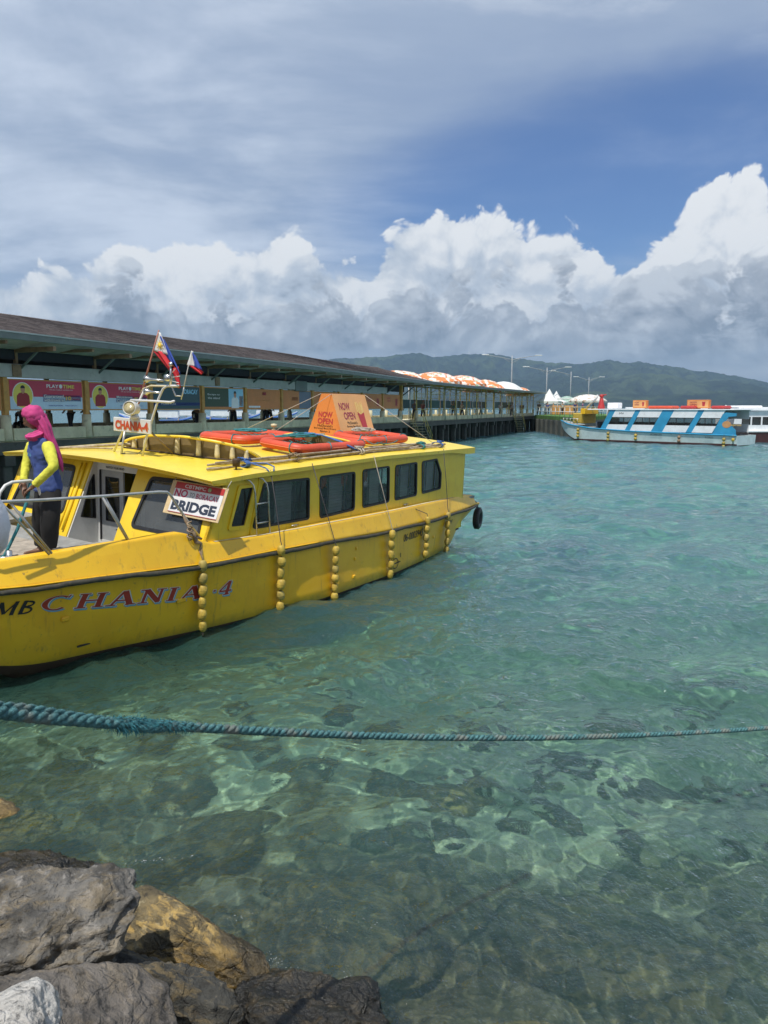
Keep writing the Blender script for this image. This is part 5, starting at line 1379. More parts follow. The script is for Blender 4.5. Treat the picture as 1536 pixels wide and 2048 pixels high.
hand(Vb, Eb, Rb, hL, (-.8, .15, -.6), (0, 1, .2), .19, .7); hand(Vb, Eb, Rb, hR, (.25, -.35, -.9), (.3, .8, 0), .19, .6)
iA = limb(0, [((-3.84, 8.82, 1.90), .055), ((-3.86, 8.79, 1.60), .06), ((-3.915, 8.86, 1.27), .042), ((-3.925, 8.85, 1.215), .045), ((-3.985, 8.78, 1.195), (.042, .025)), ((-4.055, 8.70, 1.19), (.032, .018))])
iB = limb(0, [((-3.975, 8.94, 1.90), .055), ((-4.02, 8.93, 1.58), .06), ((-4.08, 9.02, 1.27), .042), ((-4.09, 9.01, 1.215), .045), ((-4.16, 8.95, 1.195), (.042, .025)), ((-4.235, 8.88, 1.19), (.032, .018))])
body = skin('body', Vb, Eb, Rb, M_sk, Pn)
hv, hf = head_mesh(headc, .105, fd)
mb = MB(); mb.sm = True; mb.add(hv, hf); mb.build('head', M_sk, Pn)
M_ylw = paint('lime_yellow_sleeve', (.62, .60, .06), .8, .12, 10); M_blsh = paint('faded_blue_shirt', (.050, .085, .27), .85, .25, 5, .35, (.12, .16, .25)); M_blk_t = paint('black_trousers', (.010, .010, .011), .8, .3, 8); M_pink = paint('pink_headscarf', (.50, .045, .19), .8, .25, 8, .35, (.62, .12, .30))
V2 = [v3((-3.90, 8.89, 1.90))]; E2 = []; R2 = [(.175, .14)]
c_ = chain(V2, E2, R2, 0, [(v3((-3.90, 8.89, 1.99)), (.175, .138)), (v3((-3.905, 8.885, 2.14)), (.155, .122)), (v3((-3.93, 8.88, 2.30)), (.165, .125)), (v3((-3.945, 8.875, 2.43)), (.170, .12)), (v3((-3.962, 8.87, 2.53)), (.125, .105)), (v3((-3.970, 8.87, 2.60)), (.085, .08))])
chain(V2, E2, R2, 4, [((-3.80, 8.77, 2.485), .092)]); chain(V2, E2, R2, 4, [((-4.095, 8.975, 2.50), .090)])
skin('shirt', V2, E2, R2, M_blsh, Pn, sub=3, fold=.020, seed=1, fs=15)
for a_, b_, c2 in (((-3.845, 8.80, 2.50), (-3.70, 8.62, 2.24), (-3.915, 8.60, 2.045)), ((-4.065, 8.955, 2.50), (-4.14, 8.90, 2.26), (-4.13, 8.79, 2.075))):
    a_, b_, c2 = v3(a_), v3(b_), v3(c2)
    skin('sleeve', [a_, a_.lerp(b_, .25), a_.lerp(b_, .6), b_, b_.lerp(c2, .55), c2, c2.lerp(c2 + (c2 - b_), .06)], [(0, 1), (1, 2), (2, 3), (3, 4), (4, 5), (5, 6)], [.075, .077, .067, .058, .051, .045, .042], M_ylw, Pn, sub=3, fold=.008, seed=2, fs=22)
V3 = [v3((-3.90, 8.89, 2.12))]; E3 = []; R3 = [(.14, .11)]; chain(V3, E3, R3, 0, [((-3.90, 8.89, 2.02), (.160, .125)), ((-3.90, 8.89, 1.90), (.172, .138))])
chain(V3, E3, R3, 2, [((-3.825, 8.81, 1.80), .135), ((-3.86, 8.79, 1.60), .120), ((-3.90, 8.85, 1.40), .100), ((-3.912, 8.86, 1.29), .085), ((-3.914, 8.86, 1.26), .078)]); chain(V3, E3, R3, 2, [((-3.985, 8.95, 1.80), .135), ((-4.02, 8.93, 1.58), .120), ((-4.06, 9.01, 1.40), .100), ((-4.075, 9.02, 1.29), .085), ((-4.077, 9.02, 1.26), .078)])
skin('trousers', V3, E3, R3, M_blk_t, Pn, fold=.012, seed=3)
# headscarf: a hood that leaves the face free, a band round the neck, a long tail down the back
upv = (v3((0, 0, 1)) - fd * fd.z).normalized(); sdv = fd.cross(upv); hc = headc - fd * .022 + upv * .022
Pq, Fq = ico(4); vs = []
for q in Pq:
    x, y, z = q; r_ = 1.0
    face_ = math.exp(-((x / .60) ** 4)) * (1 if y > .30 else 0) * max(0, min(1, (.42 - z) / .25)) * max(0, min(1, (y - .30) / .25)); r_ -= .42 * face_
    v = sdv * (x * .112 * r_) + fd * (y * .128 * r_) + upv * (z * .142 * r_)
    if z < -.3 and y < .5: v += (-upv) * .05 * (-.3 - z) + (-fd) * .03 * (-.3 - z)
    nz_ = noise.noise(Vector((x * 2.2 + y * 3, z * 6, 1.7))) * .012 + (abs(noise.noise(Vector((x * 5 + z * 3, y * 4 + z * 2, 3.3)))) - .25) * .013
    vs.append(hc + v * (1 + nz_ * 9))
mb = MB(); mb.sm = True; mb.add(vs, Fq); hood = mb.build('headscarf', M_pink, Pn)
def drape(name, path, radii, nf, amp, ph=0.0, n=48):
    """cloth tube with lengthwise folds; radii = (wide, thin) along the path"""
    P = [Vector(p) for p in path]; D = [0]
    for p, q in zip(P, P[1:]): D.append(D[-1] + (q - p).length)
    N = 34; rg = []; side = v3((.25, -.95, .05)).normalized()
    for i in range(N):
        t = i / (N - 1) * D[-1]; c = Vector([np.interp(t, D, [p[k] for p in P]) for k in range(3)]); c2 = Vector([np.interp(min(t + .01, D[-1]), D, [p[k] for p in P]) for k in range(3)]); c1 = Vector([np.interp(max(t - .01, 0), D, [p[k] for p in P]) for k in range(3)])
        T_ = (c2 - c1).normalized(); w_ = (side - T_ * side.dot(T_)).normalized(); h_ = T_.cross(w_)
        rw = float(np.interp(t, D, [r_[0] for r_ in radii])); rh = float(np.interp(t, D, [r_[1] for r_ in radii])); row = []
        for k in range(n):
            th = 2 * math.pi * k / n; f_ = 1 + amp * math.sin(nf * th + ph + 2.2 * i / N + .8 * math.sin(th * 2 + i * .12)) + amp * .5 * math.sin((nf * 2 + 1) * th - i * .18)
            row.append(tuple(c + (w_ * math.cos(th) * rw + h_ * math.sin(th) * rh) * f_))
        rg.append(row)
    mb = MB(); mb.loft(rg, caps=True); return mb.build(name, M_pink, Pn)
o3 = lambda x, y, z: headc + v3((x, y, z))
drape('scarf_tail', [o3(.02, .02, .07), o3(.07, .035, .0), o3(.115, .04, -.10), o3(.155, .03, -.20), o3(.205, .03, -.30), o3(.25, .03, -.40), o3(.28, .03, -.50), o3(.295, .03, -.60)], [(.05, .04), (.105, .07), (.118, .07), (.108, .055), (.085, .042), (.062, .032), (.045, .024), (.012, .008)], 7, .10)
drape('scarf_wrap', [o3(.11, .05, -.14), o3(.07, -.02, -.175), o3(.03, -.06, -.195), o3(-.015, -.07, -.20), o3(-.055, -.04, -.185)], [(.05, .05), (.075, .055), (.075, .05), (.06, .042), (.02, .02)], 5, .12, 1.0)
add_text('16', 'shirt_print', M_ltblue, Pn, basis((-4.02, 8.735, 2.37), (1, -.45, 0), (0, 0, 1)), size=.06, ext=.001)
# --- simple standing or seated people on the pier
def passer(loc, rz, shirt, trousers, label, sit=False, hgt=1.65, bag=None, group='people on the pier'):
    k = hgt / 1.65; P_ = mk('person', label, 'person', loc, rz, group)
    hz_ = .48 if sit else .90
    A = lambda x, y, z: v3((x * k, y * k, z * k))
    V_ = [A(0, 0, hz_)]; E_ = []; R_ = [(.13 * k, .10 * k)]
    chain(V_, E_, R_, 0, [(A(0, .0, hz_ + .18), (.12, .09)), (A(0, .01, hz_ + .40), (.15, .10)), (A(0, .01, hz_ + .50), (.06, .06)), (A(0, .03, hz_ + .58), .05)])
    for s in (-1, 1):
        chain(V_, E_, R_, 2, [(A(s * .19, 0, hz_ + .40), .055), (A(s * .23, .02, hz_ + .14), .042), (A(s * .20, .16, hz_ - .02), .032), (A(s * .19, .22, hz_ - .05), (.035, .02))])
        if sit: chain(V_, E_, R_, 0, [(A(s * .10, .05, hz_), .08), (A(s * .12, .42, hz_ + .02), .06), (A(s * .12, .45, .08), .042), (A(s * .12, .58, .03), (.04, .025))])
        else: chain(V_, E_, R_, 0, [(A(s * .09, 0, hz_ - .08), .085), (A(s * .11, .02 + .06 * s, .48), .06), (A(s * .11, -.02 + .10 * s, .08), .04), (A(s * .12, .12 + .1 * s, .03), (.04, .025))])
    skin('body', V_, E_, R_, M_sk2, P_, sub=1)
    hv, hf = head_mesh(A(0, .04, hz_ + .68), .10 * k, (0, 1, -.1)); mb = MB(); mb.sm = True; mb.add(hv, hf); mb.build('head', M_sk2, P_)
    skin('hair', [A(0, -.0, hz_ + .74), A(0, -.03, hz_ + .64)], [(0, 1)], [.092 * k, .085 * k], M_ink, P_, sub=1)
    V_ = [A(0, 0, hz_ - .05)]; E_ = []; R_ = [(.15, .115)]; chain(V_, E_, R_, 0, [(A(0, 0, hz_ + .2), (.14, .11)), (A(0, .01, hz_ + .42), (.165, .115))])
    for s in (-1, 1): chain(V_, E_, R_, 2, [(A(s * .19, 0, hz_ + .40), .07), (A(s * .225, .01, hz_ + .24), .062)])
    skin('shirt', V_, E_, R_, shirt, P_, sub=1)
    V_ = [A(0, 0, hz_ + .04)]; E_ = []; R_ = [(.14, .11)]
    for s in (-1, 1):
        if sit: chain(V_, E_, R_, 0, [(A(s * .10, .05, hz_), .09), (A(s * .12, .42, hz_ + .02), .072), (A(s * .12, .45, .25), .06)])
        else: chain(V_, E_, R_, 0, [(A(s * .09, 0, hz_ - .08), .095), (A(s * .11, .02 + .06 * s, .48), .075), (A(s * .11, -.02 + .10 * s, .14), .062)])
    skin('trousers', V_, E_, R_, trousers, P_, sub=1)
    return P_
# ------------------------------------------------------------------ the covered pier
PD = Vector((13.07, 32.14, 0)).normalized(); PB = Vector((-PD.y, PD.x, 0))
PM = basis((-11.98, 24.39, 0), PD, PB)
BAY = 3.47
M_conc = paint('pier_concrete', (.60, .56, .38), .85, .22, 1.5, .6, (.10, .11, .08), bump=.2, bscale=20)
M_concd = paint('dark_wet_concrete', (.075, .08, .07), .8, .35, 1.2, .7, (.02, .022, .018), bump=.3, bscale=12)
M_beam = paint('pale_grey_beam', (.46, .46, .44), .7, .12, 1.5, .5, (.12, .12, .11))
M_ypost = paint('ochre_post', (.58, .31, .08), .6, .2, 3, .4)
M_wood = paint('brown_timber', (.30, .20, .12), .75, .3, 4, .5)
M_gut = paint('green_grey_gutter', (.15, .185, .175), .55, .15, 2, .4); M_gutl = paint('pale_gutter_lip', (.42, .48, .46), .5, .1)
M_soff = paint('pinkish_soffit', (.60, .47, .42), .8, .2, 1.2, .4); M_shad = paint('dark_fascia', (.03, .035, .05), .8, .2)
M_ysteel = paint('yellow_green_steel', (.52, .42, .12), .55, .25, 3, .5)
def shingle(g, b):
    p = g.coord('Object'); x, y, z = g.xyz(p)
    n = g.noise(g.vm('MULTIPLY', p, (1.0, 3.0, 1.0)), 2.6, 6, .65); v = g.voro(g.vm('MULTIPLY', p, (4.0, 3.1, 0)), 1.0, out=1)
    vv = g.xyz(v)[0]
    c = g.mix((n * .6 + vv * .4).step(.25, .75), (.055, .042, .040), (.14, .115, .105)); c = g.mix(n.step(.62, .8) * .5, c, (.22, .19, .17))
    setb(g, b, color=c, rough=.9, normal=g.bump(n + vv, .5, .03))
M_shing = mat('brown_shingle', shingle)
pier = empty('covered_pier', 'long covered pier with brown shingle roof and banners, running behind the yellow boat', 'pier', PM)
EV = ([-5, 0, 5, 10, 14, 26], [5.14, 5.07, 5.03, 4.82, 4.77, 4.84]); ev = lambda s: I_(s / BAY, *EV)
def pb(name, m_, mb, lab=None, P=None): return mb.build(name, m_, P or pier, lab)
K0, K1, K2 = -5, 10, 24
S = lambda k: k * BAY
# deck, kerb, fascia
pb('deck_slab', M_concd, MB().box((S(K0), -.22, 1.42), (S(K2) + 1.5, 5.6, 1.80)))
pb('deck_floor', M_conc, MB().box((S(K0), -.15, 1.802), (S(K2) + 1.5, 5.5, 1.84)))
pb('light_block_wall', M_concd, MB().box((S(K0), 1.6, -3.5), (S(K2), 2.0, 1.45)), 'dark wall under the pier')  # wall added behind the piles so no light shows through
for k in range(K0, K2):
    if k in (10, 20): continue
    h = 2.24 if k < 10 else 2.20
    pb('kerb', M_conc, MB().bbox((S(k) + BAY / 2, -.13, (1.85 + h) / 2), (BAY - .36, .18, h - 1.85), .012))
    pb('kerb', M_conc, MB().bbox((S(k) + BAY / 2, 5.3, 2.03), (BAY - .36, .18, .38), .012))
for k in range(K0, K2 + 1):
    r_ = .17 if k < 10 else .14
    pb('concrete_post', M_conc, MB().lathe([(r_ * 1.12, 1.84), (r_ * 1.05, 1.95), (r_, 2.2), (r_ * .92, 2.66), (0, 2.66)], 12, T(S(k), -.10, 0)))
    pb('concrete_post', M_conc, MB().lathe([(r_ * 1.1, 1.84), (r_, 2.2), (r_ * .92, 2.66), (0, 2.66)], 10, T(S(k), 5.2, 0)))
    if k <= K1: pb('timber_post', M_ypost, MB().bbox((S(k), -.10, 3.3), (.17, .17, 1.28), .01)); pb('timber_post', M_wood, MB().bbox((S(k), 5.2, 3.7), (.16, .16, 2.1), .01))
    else: pb('steel_post', M_ysteel, MB().bbox((S(k), -.10, (2.66 + ev(S(k)) - .1) / 2), (.09, .09, ev(S(k)) - .1 - 2.66), .01)); pb('steel_post', M_ysteel, MB().bbox((S(k), 2.6, 3.3), (.09, .09, 2.9), .01))
    # piles and cap beams
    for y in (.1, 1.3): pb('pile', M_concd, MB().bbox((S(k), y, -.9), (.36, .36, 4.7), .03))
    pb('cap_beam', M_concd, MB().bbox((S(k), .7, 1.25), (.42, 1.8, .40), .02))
    if k >= 9: pb('pile', M_concd, MB().bbox((S(k) + BAY / 2, .15, -.9), (.30, .30, 4.7), .03))
# long beam above the banners (with one gap where a service box interrupts it)
for a, b in ((S(K0), S(5) + 1.3), (S(6) - .8, S(9) + .6)): pb('long_beam', M_beam, MB().bbox(((a + b) / 2, -.12, 4.05), (b - a, .24, .42), .015))
pb('service_box', M_gut, MB().bbox((S(5) + 2.0, -.10, 4.05), (1.3, .3, .55), .02))
for k, x in enumerate((S(-.2) + 1.1, S(2) + .5, S(3) + 1)): pb('beam_bracket', M_wood, MB().bbox((x, -.26, 4.05), (.34, .05, .38), .01))
# roof 1: stepped shingle courses
mb = MB(); yr0, yr1 = -1.62, 3.0; xs = [S(K0)] + [S(k) for k in range(K0 + 1, 12)] + [37.3]
NC = 20
def rz_(x, t): return ev(x) + .02 + t * (I_(x, [0, 37.3], [1.10, 1.12]) + (6.15 - 5.07 - 1.10) * 0) + .03 * math.sin(x * .35)
for c_ in range(NC):
    t0, t1 = c_ / NC, (c_ + 1) / NC; ya, yb_ = yr0 + (yr1 - yr0) * t0, yr0 + (yr1 - yr0) * t1
    rg = [[(x, ya, rz_(x, t0) + .022), (x, yb_, rz_(x, t1) + .006), (x, yb_, rz_(x, t1) - .03), (x, ya, rz_(x, t0) - .02)] for x in [min(q, 37.3 - 0.0 * c_) for q in xs]]
    mb.loft(rg, closed_ring=True, smooth=False, caps=True)
pb('shingle_roof', M_shing, mb)
mb = MB(); mb.loft([[(x, 3.0, rz_(x, 1)), (x, 3.1, rz_(x, 1) + .04), (x, 3.2, rz_(x, 1)), (x, 7.2, rz_(x, 0)), (x, 7.2, rz_(x, 0) - .05), (x, 3.1, rz_(x, 1) - .06)] for x in xs], closed_ring=True, caps=True, smooth=False); pb('rear_roof', M_shing, mb)
# soffit boards, fascia and gutter
mb = MB(); mb.loft([[(x, -1.58, ev(x) - .10), (x, -.08, ev(x) - .32), (x, -.08, ev(x) - .35), (x, -1.58, ev(x) - .13)] for x in xs], smooth=False, caps=True); pb('soffit', M_soff, mb)
xs2 = sorted(set(xs + [S(k) for k in range(11, K2 + 1)] + [S(K2) + 1.9]))
def run(y0, y1, dz0, dz1, XX, m_, nm):
    mb = MB(); mb.loft([[(x, y0, ev(x) + dz0), (x, y1, ev(x) + dz0), (x, y1, ev(x) + dz1), (x, y0, ev(x) + dz1)] for x in XX], smooth=False, caps=True); return pb(nm, m_, mb)
run(-1.70, -1.60, -.20, -.02, xs2, M_gut, 'gutter'); run(-1.715, -1.60, -.018, .022, xs2, M_gutl, 'gutter_lip')
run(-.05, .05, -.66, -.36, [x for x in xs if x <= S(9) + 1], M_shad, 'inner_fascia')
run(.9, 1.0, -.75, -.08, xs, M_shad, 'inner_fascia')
# eave outriggers with struts
for k in range(K0, 11):
    for q in ((0, 0),):
        x = S(k) + .6; z = ev(x)
        mb = MB(); mb.bbox((x, -.75, z - .37), (.13, 1.85, .15), .01); pb('outrigger', M_wood, mb)
        pb('strut', M_gut, MB().tube([(x, -.05, z - 1.05), (x, -.95, z - .43)], .045, 6))
        pb('hanger', M_wood, MB().bbox((x, -.02, z - .62), (.11, .11, .55), .01))
        mb = MB(); mb.bbox((x + BAY / 2, -.8, z - .30), (.09, 1.6, .10), .01); pb('outrigger', M_wood, mb)
# section two: lighter steel roof
mb = MB(); X2 = [x for x in xs2 if x > 36.5]
mb.loft([[(x, -1.62, ev(x)), (x, 2.8, ev(x) + .32), (x, 2.8, ev(x) + .28), (x, -1.62, ev(x) - .04)] for x in X2], smooth=False, caps=True); pb('sheet_roof', M_beam, mb)
for k in range(11, K2 + 1):
    x = S(k); z = ev(x)
    pb('roof_truss', M_ysteel, MB().bbox((x, -.3, z - .14), (.07, 2.5, .10), .008).tube([(x, -.1, z - .75), (x, -.95, z - .2)], .022, 5).tube([(x, -.1, z - .75), (x, .75, z - .15)], .022, 5))
    if k < K2: pb('purlin', M_wood, MB().bbox((x + BAY / 2, -.10, z - .34), (BAY, .06, .10), .008))
    if k < K2 and k != 20: pb('hand_rail', M_ysteel, MB().tube([(x, -.12, 2.72), (x + BAY, -.12, 2.72)], .028, 6).tube([(x, -.12, 3.62), (x + BAY, -.12, 3.62)], .018, 6))
    pb('roof_rail_gap', M_ysteel, MB().tube([(x, -.12, 3.95), (x + BAY, -.12, 3.95)], .018, 5)) if k < K2 else None
pb('end_post', M_ypost, MB().bbox((S(K1) + .05, -.14, 3.7), (.24, .20, 2.1), .01))
# --- banners
def pal(name, c, r_=.6): return paint(name, tuple(min(.85, q * 1.7) for q in c), r_, .10, 1.2, .15)
M_bpink = pal('banner_crimson', (.34, .035, .065)); M_bblue = pal('banner_pale_blue', (.34, .42, .55)); M_borg = pal('banner_orange', (.38, .14, .045)); M_btan = pal('banner_frame_tan', (.36, .17, .05))
M_bwh = pal('banner_white', (.62, .62, .62)); M_bnavy = pal('banner_navy', (.035, .06, .22)); M_bsky = pal('banner_sky', (.20, .38, .55)); M_bgreen = pal('banner_green', (.06, .13, .07)); M_byel = pal('banner_yellow', (.55, .42, .08)); M_bskin = pal('banner_skin', (.34, .17, .10)); M_bred = pal('banner_maroon', (.20, .018, .022)); M_bteal = pal('banner_teal', (.10, .28, .30)); M_bgold = pal('banner_gold', (.50, .32, .08))
def scenic(name, seed, cols):
    cols = [tuple(min(.85, q * 1.6) for q in c) for c in cols]
    def f(g, b):
        p = g.vm('ADD', g.coord('Object'), (seed * 3.7, seed, 0)); x, y, z = g.xyz(p)
        n = g.noise(p, 2.2, 5, .65); v = g.voro(g.vm('MULTIPLY', p, (1, 1, 1.6)), 5.0, out=1); vx = g.xyz(v)[0]
        c = g.ramp((n * .55 + vx * .45 + (z - 3.3) * .35).clamp(), [(0.15, cols[0]), (.38, cols[1]), (.58, cols[2]), (.8, cols[3])])
        setb(g, b, color=c, rough=.6)
    return mat(name, f)
def banner(k, lab, z0=2.80, z1=3.80, y=-.12, cat_=None):
    x0, x1 = S(k) + .13, S(k + 1) - .13
    t = empty('banner', lab, 'banner', PM @ T((x0 + x1) / 2, y, (z0 + z1) / 2), group='banners hung between the pier posts')
    W_, H_ = x1 - x0, z1 - z0
    MB().bbox((0, .012, 0), (W_, .03, H_), .005).build('frame', M_btan, t)
    return t, W_ - .12, H_ - .08
def rect(t, x, z, w_, h_, m_, nm, d=.006, y=-.006):
    return MB().box((x - w_ / 2, y - d, z - h_ / 2), (x + w_ / 2, y, z + h_ / 2)).build(nm, m_, t)
def btext(t, s, x, z, w_, h_, m_, d=.016, b=0): add_text(s, 'lettering', m_, t, basis((x, -d, z), (1, 0, 0), (0, 0, 1)), size=.1, width=w_, height=h_, ext=.001, bold=b)
def disc(t, x, z, rx, rz, m_, nm, y=-.014, n=28): return MB().add([(x + rx * math.cos(2 * math.pi * i / n), y, z + rz * math.sin(2 * math.pi * i / n)) for i in range(n)], [tuple(range(n))]).build(nm, m_, t)
def portrait(t, x, z, s, shirt, nm='portrait'):
    mb = MB(); mb.m = 0
    n = 20
    mb.add([(x + s * px_, -.018, z + s * pz) for px_, pz in ((-.36, -.46), (.36, -.46), (.34, -.02), (.22, .10), (.07, .13), (-.07, .13), (-.22, .10), (-.34, -.02))], [tuple(range(8))])
    mb.m = 1; mb.add([(x + s * .115 * math.cos(2 * math.pi * i / n), -.020, z + s * (.26 + .155 * math.sin(2 * math.pi * i / n))) for i in range(n)], [tuple(range(n))])
    mb.add([(x + s * a, -.019, z + s * b_) for a, b_ in ((-.05, .08), (.05, .08), (.05, .2), (-.05, .2))], [(0, 1, 2, 3)])
    mb.m = 2; mb.add([(x + s * .125 * math.cos(math.pi * i / 10), -.021, z + s * (.31 + .13 * math.sin(math.pi * i / 10))) for i in range(11)], [tuple(range(11))])
    mb.build(nm, [shirt, M_bskin, M_ink], t)
def playtime(k, lab, big, l2, num):
    t, W_, H_ = banner(k, lab)
    rect(t, 0, H_ * .22, W_, H_ * .56, M_bpink, 'crimson_field'); rect(t, 0, -H_ * .28, W_, H_ * .44, M_bblue, 'pale_field')
    disc(t, -W_ * .335, -.02, W_ * .135, H_ * .46, M_bwh, 'circle_rim', -.0135); disc(t, -W_ * .335, -.02, W_ * .125, H_ * .43, M_byel, 'circle', -.015)
    portrait(t, -W_ * .335, -.02, H_ * .80, M_bred)
    btext(t, 'PLAY', W_ * .07, H_ * .33, W_ * .17, H_ * .13, M_bwh, b=.002); btext(t, 'TIME', W_ * .30, H_ * .33, W_ * .17, H_ * .13, M_byel, b=.002); disc(t, W_ * .185, H_ * .33, W_ * .024, H_ * .075, M_bwh, 'logo_dot', -.016)
    btext(t, 'THE ALL FILIPINO GAMING APP', W_ * .19, H_ * .20, W_ * .34, H_ * .035, M_bwh)
    rect(t, W_ * .08, -H_ * .03, W_ * .30, H_ * .12, M_bnavy, 'word_band'); rect(t, W_ * .08, -H_ * .17, W_ * .30, H_ * .12, M_bnavy, 'word_band')
    btext(t, big, W_ * .08, -H_ * .03, W_ * .28, H_ * .11, M_bwh, .020, .002); btext(t, l2, W_ * .08, -H_ * .17, W_ * .28, H_ * .11, M_bwh, .020, .002)
    rect(t, W_ * .36, -H_ * .10, W_ * .24, H_ * .22, M_bnavy, 'number_band'); btext(t, num, W_ * .29, -H_ * .10, W_ * .08, H_ * .15, M_bgold, .020, .003); btext(t, 'minutes', W_ * .40, -H_ * .12, W_ * .12, H_ * .07, M_bpink, .020)
    btext(t, 'WWW.PLAYTIME.PH', W_ * .10, -H_ * .37, W_ * .2, H_ * .045, M_bnavy); btext(t, 'PAGCOR 21+', W_ * .33, -H_ * .37, W_ * .18, H_ * .045, M_bnavy)
playtime(0, 'leftmost crimson PLAYTIME banner reading Guaranteed withdrawal in 10 minutes', 'Guaranteed', 'withdrawal in', '10')
playtime(1, 'second crimson PLAYTIME banner reading Bigtime Cashback, left of the mast', 'Bigtime', 'Cashback', '5')
M_sc = [scenic('scenic_print_' + 'abcdef'[i], i, c) for i, c in enumerate((
    ((.03, .06, .07), (.10, .17, .20), (.22, .30, .38), (.50, .52, .55)), ((.03, .05, .03), (.06, .11, .08), (.15, .22, .24), (.34, .42, .48)), ((.10, .12, .16), (.25, .32, .42), (.45, .50, .55), (.2, .4, .6)),
    ((.05, .14, .15), (.10, .30, .32), (.25, .45, .48), (.5, .6, .6)), ((.16, .15, .08), (.30, .28, .18), (.14, .24, .25), (.45, .45, .40)), ((.04, .10, .12), (.08, .25, .34), (.18, .42, .52), (.55, .62, .62))))]
t, W_, H_ = banner(2, 'blue grey scenic banner behind the horns of the mast'); rect(t, 0, 0, W_, H_, M_sc[0], 'scene_print'); rect(t, 0, -H_ * .28, W_, H_ * .14, M_bnavy, 'word_band'); btext(t, 'BORACAY', W_ * .28, H_ * .28, W_ * .35, H_ * .22, M_bsky, b=.004); btext(t, 'MORE FUN', -W_ * .2, -H_ * .28, W_ * .3, H_ * .08, M_bwh)
t, W_, H_ = banner(3, 'dark scenic banner with a person in white on its right half'); rect(t, -W_ * .2, .04, W_ * .6, H_ * .9, M_sc[1], 'scene_print'); rect(t, W_ * .3, .04, W_ * .4, H_ * .9, M_bsky, 'sky_print'); rect(t, 0, -H_ * .45, W_, H_ * .10, M_borg, 'orange_band'); portrait(t, W_ * .27, -.03, H_ * .95, M_bwh); btext(t, 'Escape to', -W_ * .28, H_ * .18, W_ * .3, H_ * .10, M_bwh); btext(t, 'the island', -W_ * .28, H_ * .02, W_ * .3, H_ * .10, M_bwh)
rect(t, W_ * .44, -.1, W_ * .10, H_ * .5, M_borg, 'orange_shape')
t, W_, H_ = banner(4, 'plain orange banner right of the person print'); rect(t, 0, 0, W_, H_, M_borg, 'orange_field'); rect(t, 0, H_ * .3, W_ * .12, H_ * .16, M_bpink, 'logo'); btext(t, 'GOOD THINGS AHEAD', 0, -.05, W_ * .5, H_ * .08, M_btan); rect(t, -W_ * .3, -H_ * .40, W_ * .34, H_ * .10, M_bwh, 'white_label', y=-.013)
t, W_, H_ = banner(5, 'banner half orange and half blue city print'); rect(t, -W_ * .22, 0, W_ * .56, H_, M_borg, 'orange_field'); rect(t, W_ * .28, 0, W_ * .44, H_, M_sc[2], 'city_print'); rect(t, -W_ * .1, .05, W_ * .22, H_ * .2, M_bpink, 'logo')
for k, lab in ((6, 'orange banner partly hidden by the roof advertisement'), (7, 'orange banner hidden for the most part behind the roof advertisement'), (8, 'orange banner with a red print, second from the stairs'), (9, 'orange banner with a red print beside the stairs'), (-1, 'orange banner at the far left end of the pier'), (-2, 'orange banner beyond the left edge')):
    t, W_, H_ = banner(k, lab); rect(t, 0, 0, W_, H_, M_borg, 'orange_field'); btext(t, 'NOW', -W_ * .2, H_ * .25, W_ * .2, H_ * .13, M_bpink); btext(t, 'OPEN', -W_ * .2, H_ * .05, W_ * .22, H_ * .13, M_bpink); rect(t, W_ * .28, -.05, W_ * .13, H_ * .55, M_bpink, 'carton_print')
L2 = ['olive', 'teal', 'deep blue', 'pale green', 'grey blue', 'sea green', 'brown', 'light blue', 'dull green', '', 'sandy', 'white and blue', 'grey', 'dark blue']
for i, k in enumerate(range(11, 24)):
    if k in (20,): continue
    t, W_, H_ = banner(k, '%s scenic panel in bay %s of the far open part of the pier' % (L2[i], ['one', 'two', 'three', 'four', 'five', 'six', 'seven', 'eight', 'nine', 'ten', 'eleven', 'twelve', 'thirteen'][i]), 2.82, 3.55, 2.5)
    t['label'] = '%s scenic panel hung inside the open far part of the pier' % L2[i]
    rect(t, 0, 0, W_ + .1, H_ + .06, M_sc[(i * 2 + 3) % 6], 'scene_print')
# stairs down to the water
def stairs(k, lab):
    t = empty('landing_stairs', lab, 'stairs', PM @ T(S(k) + BAY * .5, -.2, 1.8))
    for i in range(9): MB().bbox((0.15 + i * .26, -.55, -.1 - i * .21), (.30, 1.0, .06), .006).build('step', M_conc, t)
    for y in (-.06, -1.04):
        MB().bbox((0, 0, 0), (2.9, .06, .16), .01, T(1.2, y, -.98) @ RY(math.atan2(.21, .26))).build('stringer', M_concd, t)
        MB().tube([(-.1, y, .85), (2.3, y, -1.05)], .025, 6).tube([(-.1, y, .45), (2.3, y, -1.45)], .018, 6).build('stair_rail', M_ysteel, t)
        for i in range(5): MB().tube([(0.1 + i * .52, y, -.15 - i * .42), (.1 + i * .52, y, .70 - i * .42)], .018, 5).build('baluster', M_ysteel, t)
stairs(10, 'steep stairs with railings going down from the pier gap behind the boat roof'); stairs(20, 'small stairs down to the water near the far end of the pier'); stairs(24, 'stairs to the water at the very end of the covered pier')
# litter bins and sacks behind the kerb
def on_pier(o, x, y, z): o.matrix_world = PM @ T(x, y, z); return o
tag(on_pier(MB().lathe([(.20, 0), (.24, .1), (.26, .5), (.28, .52), (.25, .62), (0, .66)], 16).build('bin', paint('maroon_bin', (.12, .02, .04), .5, .2)), S(0) + .55, .7, 1.84 + .1), 'dark maroon bin behind the kerb at the left edge', 'bin')
tag(on_pier(MB().lathe([(.30, 0), (.36, .2), (.34, .62), (.20, .80), (0, .84)], 16).build('sack', paint('green_sack', (.02, .09, .05), .7, .2)), S(0) + 2.25, 1.0, 1.84), 'dark green sack behind the kerb right of the pink headscarf', 'sack')
